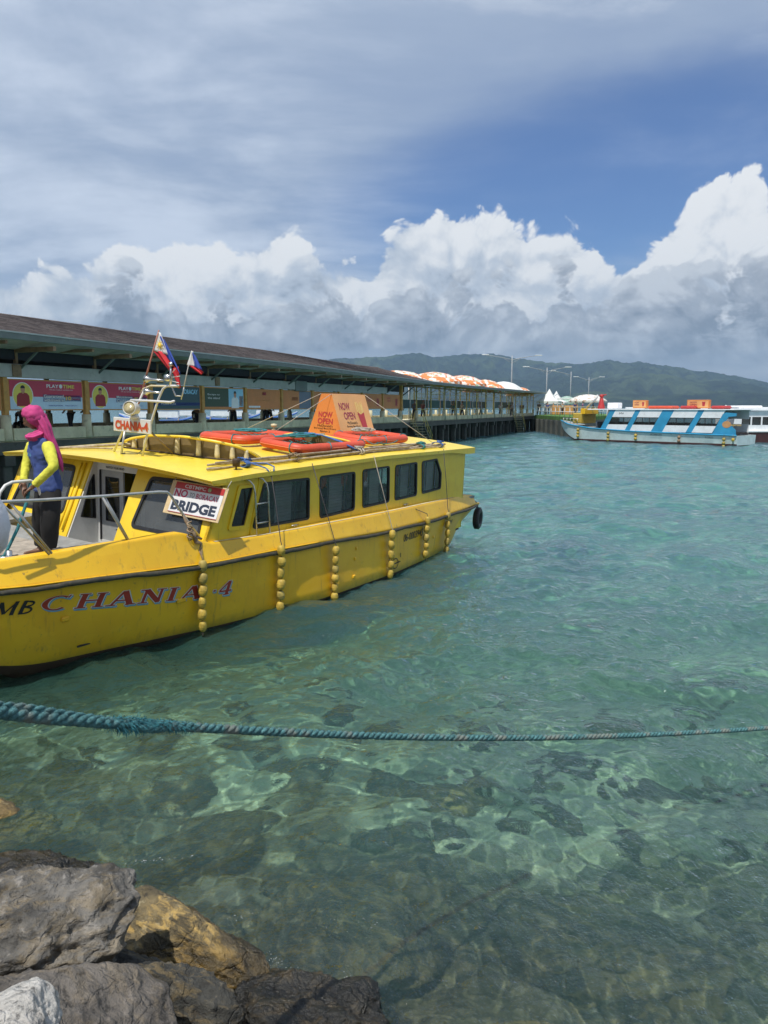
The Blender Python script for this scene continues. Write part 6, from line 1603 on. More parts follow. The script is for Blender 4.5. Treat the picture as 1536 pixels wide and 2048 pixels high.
# people waiting on the pier
rzp = math.atan2(PD.y, PD.x)
def pp(x, y, face, sh, tr, lab, **k):
    loc = PM @ Vector((x, y, 1.84)); passer(loc, rzp + face, flat(sh), flat(tr), lab, **k)
pp(S(1) + .9, 1.5, 0.2, (.10, .1, .12), (.02, .02, .025), 'person in dark trousers behind the second PLAYTIME banner')
pp(S(0) + 2.8, 2.2, 2.0, (.03, .03, .03), (.02, .02, .02), 'person in black behind the kerb below the leftmost banner', sit=True)
pp(S(1) + 2.3, 2.0, 1.0, (.2, .2, .2), (.03, .03, .04), 'person hidden to the knees behind the searchlight mast')
pp(S(3) + 2.0, 1.6, 2.4, (.02, .02, .03), (.015, .015, .02), 'seated person in black below the banner with the person print', sit=True)
pp(S(4) + 1.0, 1.2, 1.2, (.3, .1, .1), (.02, .02, .03), 'person with dark legs below the left part of the plain orange banner')
pp(S(5) + .9, 1.4, 4.0, (.1, .2, .3), (.02, .025, .03), 'person with dark legs below the half blue banner')
pp(S(5) + 2.0, 1.8, 4.4, (.4, .4, .4), (.02, .02, .03), 'second person below the half blue banner')
pp(S(10) + 1.0, .3, 4.4, (.03, .04, .08), (.02, .02, .03), 'person in dark blue standing at the top of the stairs')
pp(S(11) + 2.3, .9, 4.4, (.15, .15, .18), (.03, .03, .04), 'person in grey leaning on the rail right of the stairs')
pp(S(17) + 1.5, .8, 4.0, (.1, .12, .2), (.03, .03, .04), 'person in blue near the middle of the open pier')
pp(S(19) + 2.0, .5, 4.6, (.5, .5, .5), (.04, .04, .05), 'person in a white shirt near the far stairs')
pp(S(21) + 1.2, .6, 4.2, (.35, .36, .4), (.05, .05, .06), 'person in pale grey beyond the far stairs')
pp(S(12) + 1.2, 1.0, 4.3, (.25, .05, .05), (.03, .03, .05), 'person in dark red behind the rail, second bay right of the stairs')
pp(S(14) + 2.2, .8, 4.7, (.05, .12, .08), (.02, .02, .02), 'person in dark green half way along the open pier')
pp(S(15) + 2.6, 1.1, 4.1, (.45, .4, .3), (.04, .04, .05), 'person in beige half way along the open pier')
pp(S(20) + 1.4, .2, 4.9, (.03, .03, .04), (.02, .02, .02), 'person in black in the gap above the small far stairs')
pp(S(23) + 1.0, .9, 4.4, (.1, .1, .3), (.03, .03, .03), 'person in blue at the last bay of the pier')
pp(S(22) + 2.4, .4, 4.8, (.06, .05, .05), (.02, .02, .02), 'person in black at the far end of the pier')
# ------------------------------------------------------------------ beyond the pier: canopies, lamps, causeway, ferries, boats
def canopy_mat(g, b):
    p = g.coord('Object'); v = g.voro(g.vm('MULTIPLY', p, (1, 1, 1.5)), 1.7, 1, .6, out=1); vx, vy, vz = g.xyz(v)
    c = g.ramp(vx, [(0.0, (.66, .18, .05)), (.20, (.70, .26, .08)), (.28, (.74, .66, .60)), (.44, (.62, .16, .07)), (.52, (.74, .60, .54)), (.66, (.74, .72, .66)), (.82, (.35, .52, .34)), (.88, (.66, .22, .07))], 'CONSTANT')
    setb(g, b, color=c, rough=.7)
M_can = mat('orange_patterned_canopy', canopy_mat); M_canw = paint('white_canopy', (.66, .68, .66), .7, .1, 1.5, .3, (.4, .42, .4))
def canw_mat(g, b):
    p = g.coord('Object'); n = g.noise(p, 2.2, 3, .6); c = g.mix(n.step(.52, .6), (.66, .66, .62), (.42, .30, .22)); setb(g, b, color=c, rough=.7)
M_canp = mat('white_printed_canopy', canw_mat)
def zpos(px_, Z): return (px_ - 768) / 1539 * Z, Z / .991
def canopy(px_, Z, ztop, w_, m_, lab, hgt=1.0, zb_=1.85, grp=None, sq=False):
    x, y = zpos(px_, Z); t = empty('canopy', lab, 'canopy', loc=(x, y, zb_), rz=.4, group=grp)
    z1 = ztop - zb_; n_ = 4 if sq else 10; mb = MB(); r_ = w_ / 2
    prof = [(0, z1), (r_ * .25, z1 - hgt * .07), (r_ * .5, z1 - hgt * .22), (r_ * .78, z1 - hgt * .58), (r_, z1 - hgt)] if not sq else [(0, z1), (r_ * .3, z1 - hgt * .42), (r_ * .65, z1 - hgt * .78), (r_ * 1.2, z1 - hgt)]
    for i in range(n_):
        a0, a1 = 2 * math.pi * i / n_, 2 * math.pi * (i + 1) / n_
        for (ra, za), (rb_, zb2) in zip(prof, prof[1:]):
            mb.add([(ra * math.cos(a0), ra * math.sin(a0), za), (rb_ * math.cos(a0), rb_ * math.sin(a0), zb2), (rb_ * math.cos(a1), rb_ * math.sin(a1), zb2), (ra * math.cos(a1), ra * math.sin(a1), za)], [(0, 1, 2, 3)])
        mb.add([(prof[-1][0] * math.cos(a0), prof[-1][0] * math.sin(a0), prof[-1][1]), (prof[-1][0] * math.cos(a0), prof[-1][0] * math.sin(a0), prof[-1][1] - .22), (prof[-1][0] * math.cos(a1), prof[-1][0] * math.sin(a1), prof[-1][1] - .22), (prof[-1][0] * math.cos(a1), prof[-1][0] * math.sin(a1), prof[-1][1])], [(0, 1, 2, 3)])
    o = mb.build('cover', m_, t); sm = o.modifiers.new('s', 'SOLIDIFY'); sm.thickness = .02
    for i in range(4 if sq or w_ > 3 else 1):
        a_ = math.pi / 4 + i * math.pi / 2 if sq else i * math.pi / 2; rr_ = prof[-1][0] * .93
        MB().tube([(rr_ * math.cos(a_ - math.pi / 4 * sq), rr_ * math.sin(a_ - math.pi / 4 * sq), 0), (rr_ * math.cos(a_ - math.pi / 4 * sq), rr_ * math.sin(a_ - math.pi / 4 * sq), prof[-1][1])], .04, 6).build('pole', M_pipe, t)
    return t
go = 'orange patterned canopies behind the pier roof'
canopy(793, 60, 5.75, 5.4, M_can, 'largest orange patterned canopy, next to the end of the shingle roof', .82, grp=go)
canopy(866, 67, 5.95, 5.0, M_can, 'second orange patterned canopy from the left', .85, grp=go)
canopy(922, 74, 5.95, 4.8, M_can, 'third orange patterned canopy from the left', .85, grp=go)
canopy(968, 81, 5.8, 4.6, M_can, 'fourth orange patterned canopy, left of the white one', 1.1, grp=go)
canopy(1006, 90, 5.9, 4.8, M_canw, 'white canopy between two orange ones behind the pier roof', 1.1)
canopy(1038, 98, 5.45, 3.6, M_can, 'last small orange patterned canopy by the pier end', .9, grp=go)
canopy(1098, 100, 5.30, 3.3, M_canw, 'pointed white tent at the end of the pier', 1.6, 1.9, sq=True)
canopy(1112, 108, 5.20, 3.3, M_canw, 'pointed white tent behind the first one', 1.6, 1.9, sq=True)
canopy(1133, 116, 4.6, 3.4, paint('pale_green_canopy', (.30, .42, .36), .7), 'pale green tent between the white tents and the broad umbrella', 1.0, 1.9)
canopy(1175, 92, 4.45, 4.5, M_canp, 'broad white printed umbrella on the causeway', .75, 1.95)
# street lamps
M_lamp = paint('lamp_grey', (.32, .34, .35), .5, .1)
def lamp(px_, Z, ztop, span, lab, one=False, z0=1.9):
    x, y = zpos(px_, Z); t = empty('street_lamp', lab, 'street lamp', loc=(x, y, z0), rz=.15, group='double armed street lamps')
    h = ztop - z0; MB().tube([(0, 0, 0), (0, 0, h * .6), (0, 0, h)], [.10, .08, .055], 8).build('pole', M_lamp, t)
    for s in ((-1,) if one else (-1, 1)):
        MB().tube([(0, 0, h - .55), (s * span * .14, 0, h - .30), (s * span * .30, 0, h - .12), (s * span * .5, 0, h + .08)], [.045, .04, .035, .03], 6).tube([(0, 0, h - .95), (s * span * .16, 0, h - .32)], .02, 5).build('arm', M_lamp, t)
        MB().bbox((s * span * .5, 0, h + .08), (.9, .28, .10), .03, T(0, 0, 0)).build('lamp_head', M_canw, t)
lamp(1022, 100, 9.5, 7.1, 'tallest street lamp with two arms, nearest above the pier roof'); lamp(1092, 106, 8.3, 6.0, 'second street lamp with two arms, above the white tents')
lamp(1140, 118, 8.3, 5.8, 'third street lamp, only its left arm clear', True); lamp(1176, 130, 7.9, 4.6, 'smallest street lamp, above the broad white umbrella')
# wind turbines on the ridge
for i, (px_, yb_) in enumerate(((823, 722), (868, 722), (938, 716), (968, 716), (975, 722), (985, 724))):
    az_, el_ = px2el(px_, yb_); D_ = 8300; X_, Y_ = D_ * math.sin(az_), D_ * math.cos(az_); zb_ = math.tan(el_) * D_ - 20
    t = empty('wind_turbine', ['tall pale wind turbine on the left summit', 'wind turbine right of the summit', 'wind turbine on the middle of the ridge', 'wind turbine left of the lamp arm', 'wind turbine just under the lamp arm', 'lowest wind turbine under the lamp arm'][i], 'wind turbine', loc=(X_, Y_, zb_), group='wind turbines on the ridge')
    MB().tube([(0, 0, 0), (0, 0, 85)], [2.6, 1.6], 8).build('tower', M_canw, t)
    mb = MB()
    for k in range(3): mb.add([(-1.2, 0, 0), (1.2, 0, 0), (.4, 0, 38), (-.4, 0, 38)], [(0, 1, 2, 3)], T(0, -3, 85) @ RY(k * 2.094 + i)); mb.add([(-1.2, .6, 0), (1.2, .6, 0), (.4, .3, 38), (-.4, .3, 38)], [(3, 2, 1, 0)], T(0, -3, 85) @ RY(k * 2.094 + i))
    mb.build('blades', M_canw, t)
# causeway with grass top right of the pier
cw = empty('causeway', 'low grass topped landing between the pier end and the blue ferry', 'jetty', loc=(0, 0, 0))
def quadprism(pts, z0, z1, nm, m_, P): return MB().prism(pts, 2, z0, z1).build(nm, m_, P)
a_, b_, c_, d_ = zpos(1068, 96), zpos(1150, 74), zpos(1240, 96), zpos(1170, 150)
M_grass = paint('rough_grass', (.08, .19, .035), .95, .35, 1.5, .4, (.12, .11, .05), bump=.6, bscale=6)
quadprism([a_, b_, c_, d_], -3, 1.55, 'bank', M_concd, cw); 
def shr(p, f, q=zpos(1165, 105)): return (q[0] + (p[0] - q[0]) * f, q[1] + (p[1] - q[1]) * f)
quadprism([shr(p, .985) for p in (a_, b_, c_, d_)], 1.553, 1.95, 'grass_top', M_grass, cw)
for i in range(9):
    f_ = i / 8; x = a_[0] + (b_[0] - a_[0]) * f_; y = a_[1] + (b_[1] - a_[1]) * f_
    MB().bbox((x, y - .25, -.6), (.5, .5, 4.2), .03).build('pile', M_concd, cw)
fe = empty('railing', 'white and yellow railing along the causeway', 'railing', loc=(0, 0, 1.95))
ef = [shr(p, .96) for p in (a_, b_, c_)]
for (p, q) in zip(ef, ef[1:]):
    L = math.dist(p, q); n_ = int(L / 2.2)
    for i in range(n_ + 1): x, y = p[0] + (q[0] - p[0]) * i / n_, p[1] + (q[1] - p[1]) * i / n_; MB().tube([(x, y, 0), (x, y, 1.0)], .04, 6).build('rail_post', M_canw, fe)
    for z in (.5, .98): MB().tube([(*p, z), (*q, z)], .035, 6).build('rail_bar', M_cream if z > .6 else M_canw, fe)
st = [(1095, 96, (.05, .08, .3)), (1150, 84, (.05, .06, .20)), (1165, 88, (.3, .1, .3)), (1078, 98, (.03, .03, .04)), (1125, 100, (.5, .5, .5)), (1186, 92, (.4, .05, .05))]
for i, (px_, Z, c_) in enumerate(st):
    x, y = zpos(px_, Z); passer((x, y, 1.95), 2.6 + i, flat(c_), flat((.03, .03, .04)), ['person in blue standing on the causeway below the white tents', 'person in dark blue by the ferry bow', 'person in purple under the broad umbrella', 'person in black where pier and causeway meet', 'person in white among the white railings', 'person in red close to the ferry'][i])
# stacked crates/luggage by the ferry bow are part of its foredeck; small kiosk
k_ = empty('kiosk', 'small tan kiosk behind the white railing', 'kiosk', loc=(*zpos(1128, 104), 1.95)); MB().bbox((0, 0, .6), (3.4, 1.5, 1.2), .03).build('counter', M_btan, k_); MB().bbox((0, 0, 2.1), (3.8, 1.9, .12), .03).build('roof', M_canw, k_)
for sx in (-1, 1): MB().bbox((sx * 1.6, -.6, 1.6), (.1, .1, 1.0), .01).build('post', M_btan, k_)
# --- blue and white ferry
fb, fs_ = Vector((*zpos(1103, 69.5), 0)), Vector((*zpos(1476, 57.3), 0)); fx = (fs_ - fb); LF = fx.length; fx.normalize(); fy = Vector((-fx.y, fx.x, 0)); FM = basis(fb, fx, fy)
M_fblue = paint('ferry_blue', (.04, .30, .52), .4, .12, 1.5, .25); M_fwhite = paint('ferry_white', (.80, .82, .84), .45, .08, 2, .35, (.35, .33, .28)); M_fhull = paint('ferry_pale_blue_hull', (.56, .66, .67), .5, .1, 1.5, .5, (.25, .24, .18)); M_fboot = paint('ferry_boot_maroon', (.10, .035, .035), .6, .2)
fy_ = empty('ferry', 'blue and white striped passenger ferry moored beyond the pier', 'boat', FM)
fsec = lambda u: (I_(u, [0, 1.2, 3, 6, LF], [1.55, .75, .25, 0, .05]))
zg = lambda u: I_(u, [0, 1.5, 4, 8, LF], [1.72, 1.38, 1.10, .92, .78]); zk = lambda u: I_(u, [0, .5, 1.6, 3, LF - .5, LF], [1.1, .72, .2, -.3, -.3, .05])
mb = MB(); rg = []
for u in np.linspace(0, LF, 40):
    y0 = fsec(u); zt_ = zg(u); z0_ = zk(u); zm = max(z0_, .16 if u > 2.2 else z0_ + .12)
    nr = [(u, y0, zt_), (u, y0 + .06, zt_ * .5 + zm * .5), (u, y0 + .12, zm), (u, y0 + .14, z0_)]
    fr = [(p[0], 3.6 - p[1], p[2]) for p in nr][::-1]; rg.append(nr + fr)
for i in range(len(rg) - 1):
    for k in range(7): mb.m = 1 if k in (2, 3, 4) else 0; mb.sm = True; mb.add([rg[i][k], rg[i][k + 1], rg[i + 1][k + 1], rg[i + 1][k]], [(0, 1, 2, 3)])
mb.sm = False; mb.m = 0; mb.add(rg[-1], [tuple(range(8))]); mb.add(rg[0], [tuple(range(8))[::-1]])
weld(mb.build('hull', [M_fhull, M_fboot], fy_))
MB().tube([(u, fsec(u) - .02, zg(u) + .02) for u in np.linspace(0, LF, 40)], .06, 6).build('rub_rail', M_fblue, fy_)
MB().loft([[(u, fsec(u) + .05, zg(u) - .04), (u, 3.55 - fsec(u), zg(u) - .04)] for u in np.linspace(.1, LF - .05, 20)], closed_ring=False).build('deck', M_grey, fy_)
u0, u1 = 3.15, LF - .55; zr_ = 2.70; yw = .12
def fpanel(poly, holes, m_, nm, t0=0, t1=.05): mb = MB(); panel(mb, poly, holes, lambda p, t: (p[0], yw + t, p[1]), t0, t1); return mb.build(nm, m_, fy_)
# raked stripes: bands of blue and white, window openings between them
zt0, zb0 = zr_, 1.0; rk = .55
def band(ua, ub, m_, nm, z0=None, z1=None, off=0.0): 
    z0 = .95 if z0 is None else z0; z1 = zr_ if z1 is None else z1; sl = lambda z: (z - .95) * rk
    return fpanel([(ua + sl(z0), z0), (ub + sl(z0), z0), (ub + sl(z1), z1), (ua + sl(z1), z1)], [], m_, nm, off, .05)
cuts = [(2.95, 3.85, 'b'), (3.85, 6.25, 'w'), (6.25, 6.65, 'b'), (6.65, 9.0, 'w'), (9.0, 10.1, 'b'), (10.1, 12.2, 'w'), (12.2, 12.75, 'b'), (12.75, 14.9, 'w')]
sc_f = (LF - 1.3) / 15.9 if LF < 16 else 1
def pu(px_):
    r_ = (px_ - 768) / 1539 * .991
    return (fb.x - r_ * fb.y) / (r_ * fx.y - fx.x)
_a = [2.95, 3.85, 6.25, 6.65, 9.0, 10.1, 12.2, 12.75, 14.9]; _b = [pu(q) for q in (1199, 1210, 1249, 1259, 1302, 1325, 1372, 1384, 1425)]
FU = lambda u: float(np.interp(u, _a, _b)) + max(0, u - 14.9) * .9
for a, b, c_ in cuts:
    a, b = FU(a), FU(b)
    if c_ == 'b': band(a, b, M_fblue, 'blue_stripe')
    else:
        band(a, b, M_fwhite, 'upper_panel', 2.10, None); band(a, b, M_fwhite, 'lower_panel', None, 1.48)
        sl = lambda z: (z - .95) * rk
        fr = MB(); panel(fr, [(a + sl(1.48), 1.48), (b + sl(1.48), 1.48), (b + sl(2.10), 2.10), (a + sl(2.10), 2.10)], [[(a + sl(1.48) + .05, 1.51), (b + sl(1.48) - .05, 1.51), (b + sl(2.10) - .05, 2.07), (a + sl(2.10) + .05, 2.07)]], lambda p, t: (p[0], yw + t, p[1]), .005, .04); fo = fr.build('window', M_blk, fy_)
        for q in (.33, .66):
            uq = a + (b - a) * q; MB().box((uq + sl(1.85) - .03, yw + .01, 1.54), (uq + sl(1.85) + .03, yw + .03, 2.08)).build('mullion', M_blk, fo)
        MB().add([(a + sl(1.48), yw + .03, 1.48), (b + sl(1.48), yw + .03, 1.48), (b + sl(2.10), yw + .03, 2.10), (a + sl(2.10), yw + .03, 2.10)], [(0, 1, 2, 3)]).build('pane', M_glass, fo)
e0 = FU(14.9)
fpanel([(e0, .82), (LF - .1, .82), (LF - .12, 1.2), (LF - .9, 1.9), (LF - .7, 2.2), (LF - .15, 2.25), (LF - .12, 2.46), (e0 + 1.0, 2.52), (e0 + rk * 1.35, 2.4)], [], M_fblue, 'stern_panel')
M_seal = paint('mascot_orange', (.55, .28, .12), .6)
disc_o = MB().add([(e0 + 1.1 + .34 * math.cos(2 * math.pi * i / 20), yw - .012, 1.62 + .26 * math.sin(2 * math.pi * i / 20)) for i in range(20)], [tuple(range(20))]).build('emblem', M_seal, fy_)
for s_, dx, dz, w_, h_, m_, off in (('MV', FU(4.6) + .95, 2.40, .42, .16, M_ink, .004), ('06-0001254', FU(9.6), .70, 1.0, .11, M_ink, -.02), ('ILOILO', FU(14.2) + .4, .62, .62, .12, M_ink, -.02), ('Express', e0 + 1.75, 1.58, .9, .22, M_bgold, .004)):
    add_text(s_, 'lettering', m_, fy_, basis((dx, yw - .01 - abs(min(off, 0)) * 6, dz), (1, 0, 0), (0, 0, 1)), size=.1, width=w_, height=h_, ext=.001)
MB().bbox(((u0 + u1) / 2 + .4, 1.8, zr_ + .03), (u1 - u0 - .3, 3.5, .08), .02).build('roof', M_fwhite, fy_)
MB().box((u0 + .4, 3.4, .9), (u1, 3.45, 1.6)).box((u0 + .4, 3.4, 2.0), (u1, 3.45, zr_)).build('far_wall', M_fwhite, fy_)
MB().box((u0, .3, .9), (u1, 3.3, 1.0)).build('cabin_floor', M_dark_int, fy_)
for i in range(9): MB().bbox((u0 + 1.2 + i * 1.0, 1.8, 1.3), (.12, 2.6, .75), .03).build('seat_row', M_seat, fy_)
MB().bbox((2.3, 1.8, 1.95), (.9, 2.4, .9), .06).build('yellow_housing', M_fl[2], fy_); MB().bbox((2.8, 1.8, 2.55), (.45, 2.2, .5), .04).build('yellow_housing', M_hull, fy_)
for i in range(5):
    x = .7 + i * .45; MB().tube([(x, .9 - i * .12, 1.45), (x, .9 - i * .12, 1.95)], .02, 5).build('bow_rail', M_pipe, fy_)
MB().tube([(.6, .95, 1.95), (2.6, .42, 1.9)], .025, 6).build('bow_rail', M_pipe, fy_)
def thing1(mb, nm, m_, M, lab, cat, g_=None): o = mb.build(nm, m_); o.matrix_world = M; return tag(o, lab, cat, g_)
MB().lathe([(.34, 0), (.30, .2), (.22, .5), (.16, .9), (.10, 1.0), (.20, 1.1), (.16, 1.25), (0, 1.3)], 14, T(4.1, 1.6, zr_ + .05)).tube([(4.1, 1.6, zr_ + 1.25), (4.55, 1.6, zr_ + 1.3)], .05, 6).build('red_funnel', M_band, fy_)
MB().tube([(2.6, 1.6, zr_ + .2), (3.6, 1.6, zr_ + 1.0), (3.7, 1.6, zr_ + 1.3)], .09, 6).build('boom', M_canw, fy_); MB().bbox((5.3, 1.8, zr_ + .35), (1.0, .8, .5), .05).build('locker', M_fwhite, fy_)
for i, (u_, w_) in enumerate(((FU(6.9), 1.25), (FU(12.6), 1.8))):
    t = empty('roof_advert', ['smaller orange advertisement board on the ferry roof, nearer the red funnel', 'wider orange advertisement board on the ferry roof, nearer the stern'][i], 'sign', FM @ T(u_, 1.4, zr_ + .08)); MB().bbox((0, 0, .38), (w_, .35, .66), .02).build('board', M_ado, t); MB().box((-w_ / 2 + .06, -.185, .12), (w_ / 2 - .06, -.18, .64)).build('pale_print', M_adl, t)
    MB().add([(w_ * .18, -.19, .56), (w_ * .34, -.19, .56), (w_ * .31, -.19, .22), (w_ * .21, -.19, .22)], [(0, 3, 2, 1)]).build('carton_picture', M_adr, t)
    for s_, z_ in (('NOW', .52), ('OPEN', .34)): add_text(s_, 'lettering', M_adp, t, basis((-w_ * .2, -.19, z_), (1, 0, 0), (0, 0, 1)), size=.1, width=w_ * .33, height=.13, ext=.001, bold=.002)
for i, (a, b, lab) in enumerate(((8.2, 10.6, 'orange life float on the ferry roof between the two boards'), (11.3, 12.6, 'dull red life float left of the wider board'), (14.3, 15.6, 'red life float at the stern end of the ferry roof'))):
    a, b = FU(a), FU(b); thing1(MB().bbox((0, 0, 0), (b - a, 1.5, .26), .12), 'life_float', [M_orange, M_band, M_band][i], FM @ T((a + b) / 2, 1.3, zr_ + .2), lab, 'life float', 'life floats on the ferry roof')
for i, (u_, n_) in enumerate(((2.75, 3), (6.0, 3), (8.6, 2), (12.4, 2), (16.0, 3), (16.7, 1))):
    u_ = u_ / 16.9 * LF; r_ = random.Random(i); t = empty('fender_string', ['yellow float string at the ferry foredeck', 'yellow float string below the first narrow blue stripe', 'ball fender amidships on the ferry', 'brown fender below the second narrow stripe', 'yellow float string below the ferry emblem', 'single round fender at the ferry stern'][i], 'fender', FM @ T(u_, fsec(u_) - .12, zg(u_) - .1), group='fenders on the ferry side')
    for k in range(n_): MB().lathe([(0, -.15), (.10, -.10), (.13, 0), (.10, .10), (0, .15)], 10, T(0, 0, -.2 - k * .27)).build('net_float', M_fl[i % 3] if i != 3 else M_wood, t)
    MB().tube([(0, 0, .2), (0, 0, -.2 - n_ * .27)], .015, 5).build('line', M_thin, t)
# --- white boat at the right edge
wb = empty('white_boat', 'white cabin boat cut by the right edge, moored behind the ferry', 'boat', basis((*zpos(1462, 62.5), 0), (1, .18, 0), (-.18, 1, 0)))
L_ = 9; mb = MB(); rg = []
for u in np.linspace(0, L_, 16):
    hh = I_(u, [0, 2, L_], [.8, .85, 1.1]); rg.append([(u, 0, hh), (u, .25, -.4), (u, 2.8, -.4), (u, 3.0, hh)])
mb.loft(rg, closed_ring=True, caps=True, smooth=False).build('hull', M_fboot, wb); MB().bbox((L_ / 2, 1.5, .95), (L_, 3.1, .14), .02).build('deck', M_fwhite, wb)
mb = MB(); wpoly = [(.4, 1.02), (.55, 2.0), (1.2, 2.55), (8.8, 2.75), (8.8, 1.02)]; wh = [[(1.2 + i * .95, 1.5), (1.2 + i * .95, 2.1), (1.95 + i * .95, 2.1), (1.95 + i * .95, 1.5)] for i in range(7)]
panel(mb, wpoly, wh, lambda p, t: (p[0], .2 + t, p[1]), 0, .05); mb.build('cabin_side', M_fwhite, wb)
for h in wh: window(h, lambda p, t: (p[0], .2 + t, p[1]), wb, fw=.05)
MB().box((.5, .3, 1.02), (8.8, 2.8, 1.06)).box((.5, 2.75, 1.02), (8.8, 2.8, 2.6)).build('cabin_shell', M_fwhite, wb)
MB().bbox((4.8, 1.5, 2.72), (7.6, 3.0, .14), .05).bbox((2.2, 1.5, 2.9), (2.2, 2.0, .3), .1).build('roof', M_fwhite, wb); MB().tube([(-.6, 1.5, 2.4), (.6, 1.5, 3.0)], .12, 6).build('boom', M_canw, wb)
# --- outrigger boats seen through the pier
def pumpboat(px_, Z, ln, lab, hull_m):
    x, y = zpos(px_, Z); t = empty('outrigger_boat', lab, 'boat', loc=(x, y, 0), rz=.15, group='outrigger boats beyond the pier')
    rg = []
    for u in np.linspace(-ln / 2, ln / 2, 14): w_ = 1.0 * (1 - (2 * u / ln) ** 4) + .02; z_ = 1.1 + 1.0 * abs(2 * u / ln) ** 3; rg.append([(u, -w_, z_), (u, -w_ * .5, .0 + .5 * abs(2 * u / ln) ** 4), (u, w_ * .5, .0 + .5 * abs(2 * u / ln) ** 4), (u, w_, z_)])
    MB().loft(rg, closed_ring=True, caps=True, smooth=False).build('hull', M_fwhite, t); MB().tube([(u_[0][0], u_[0][1] - .02, u_[0][2] - .35) for u_ in rg], .14, 5).build('stripe', hull_m, t)
    MB().bbox((0, 0, 1.9), (ln * .5, 1.8, 1.2), .1).build('cabin', M_fwhite, t); MB().bbox((0, 0, 2.75), (ln * .6, 2.2, .12), .05).build('roof', hull_m, t)
    for sy in (-1, 1): MB().tube([(-ln * .42, sy * 4, .25), (ln * .42, sy * 4, .25)], .12, 6).build('float_pole', M_bam, t)
    for q in (-.25, 0, .25): MB().tube([(ln * q, -4, .3), (ln * q, 0, 1.3), (ln * q, 4, .3)], .07, 6).build('cross_pole', M_bam, t)
M_bl = paint('boat_blue', (.03, .12, .42), .5)
pumpboat(318, 120, 12, 'white outrigger boat with a blue stripe seen under the banners right of the searchlight', M_bl); pumpboat(372, 150, 14, 'second white and blue outrigger boat seen left of the third gap', M_bl); pumpboat(455, 140, 12, 'white outrigger boat seen under the banner with the person print', M_bl); pumpboat(540, 170, 12, 'far white outrigger boat seen under the plain orange banner', M_bl)
# small white boats far off by the shore
for i, (px_, Z) in enumerate(((1270, 420), (1400, 520), (1502, 460), (1530, 300))):
    x, y = zpos(px_, Z); t = thing1(MB().loft([[(u, -1.5 * (1 - (u / 9) ** 4), 1.4), (u, -.8 * (1 - (u / 9) ** 4), 0), (u, .8 * (1 - (u / 9) ** 4), 0), (u, 1.5 * (1 - (u / 9) ** 4), 1.4)] for u in np.linspace(-8.9, 8.9, 9)], caps=True, smooth=False).bbox((0, 0, 2.2), (10, 2.2, 1.6), .2), 'distant_boat', M_fwhite, T(x, y, 0), ['distant white boat over the ferry funnel end', 'distant white boat above the middle of the ferry', 'distant white boat near the right edge', 'distant white boat cut by the right edge'][i], 'boat', 'distant white boats')
# ------------------------------------------------------------------ near things: the mooring rope, foam, passer by
def rope_mat(g, b):
    p = g.pos(); n = g.noise(p, 60.0, 4, .7); k = g.noise(p, 9.0, 3, .5)
    c = g.mix(n.step(.3, .7), (.025, .085, .09), (.10, .26, .27)); c = g.mix(k.step(.48, .66) * .65, c, (.22, .21, .17)); c = g.mix(n.step(.62, .8) * .5, c, (.24, .36, .35))
    setb(g, b, color=c, rough=.85, normal=g.bump(g.noise(p, 240.0, 3, .7), .9, .004))
M_rope = mat('weathered_teal_rope', rope_mat)
def unp(x, y, t):
    X = (x - 768) / 1539.; v = (y - 1024) / 1539.; p = R(7.74)
    return Vector((X, math.cos(p) - v * math.sin(p), -math.sin(p) - v * math.cos(p))) * t + Vector((0, 0, CAM_H))
ROPE_PTS = [(-1.042, 1.295, 2.405), (-.975, 1.486, 2.324), (-.923, 1.768, 2.173), (-.877, 1.929, 2.091), (-.812, 2.099, 2.008), (-.73, 2.289, 1.919), (-.626, 2.497, 1.82), (-.405, 2.857, 1.646), (-.018, 3.331, 1.419), (.499, 3.806, 1.198), (1.159, 4.33, .969), (1.929, 4.856, .759), (2.844, 5.433, .548), (4.147, 6.204, .284), (6.0, 7.17, -.02), (9.5, 8.6, -.4)]
ROPE2_PTS = [(-1.042, 1.299, 2.435), (-.975, 1.489, 2.344), (-.937, 1.752, 2.20), (-.902, 1.875, 2.14), (-.857, 2.006, 2.068), (-.798, 2.138, 1.996), (-.733, 2.251, 1.925), (-.70, 2.336, 1.885), (-.66, 2.42, 1.85)]
FOAM = [(-1.53, 4.68, 40, .13, .015, .008), (-.86, 4.08, 10, .05, .02, .007), (-.19, 4.02, 22, .07, .05, .006), (-.20, 3.56, 12, .02, .03, .008), (-.64, 3.58, 60, .045, .03, .006), (2.75, 21.5, 60, .9, .22, .05), (2.9, 16.6, 26, .5, .12, .04)]
SPL = (-.635, 3.57, .03)
ctrl = [Vector(q) for q in ROPE_PTS]
def crsp(P, n_):
    out = []
    for i in range(1, len(P) - 2):
        for k in range(n_):
            t = k / n_; a, b, c, d = P[i - 1:i + 3]
            out.append(.5 * ((2 * b) + (c - a) * t + (2 * a - 5 * b + 4 * c - d) * t * t + (3 * b - a - 3 * c + d) * t ** 3))
    return out
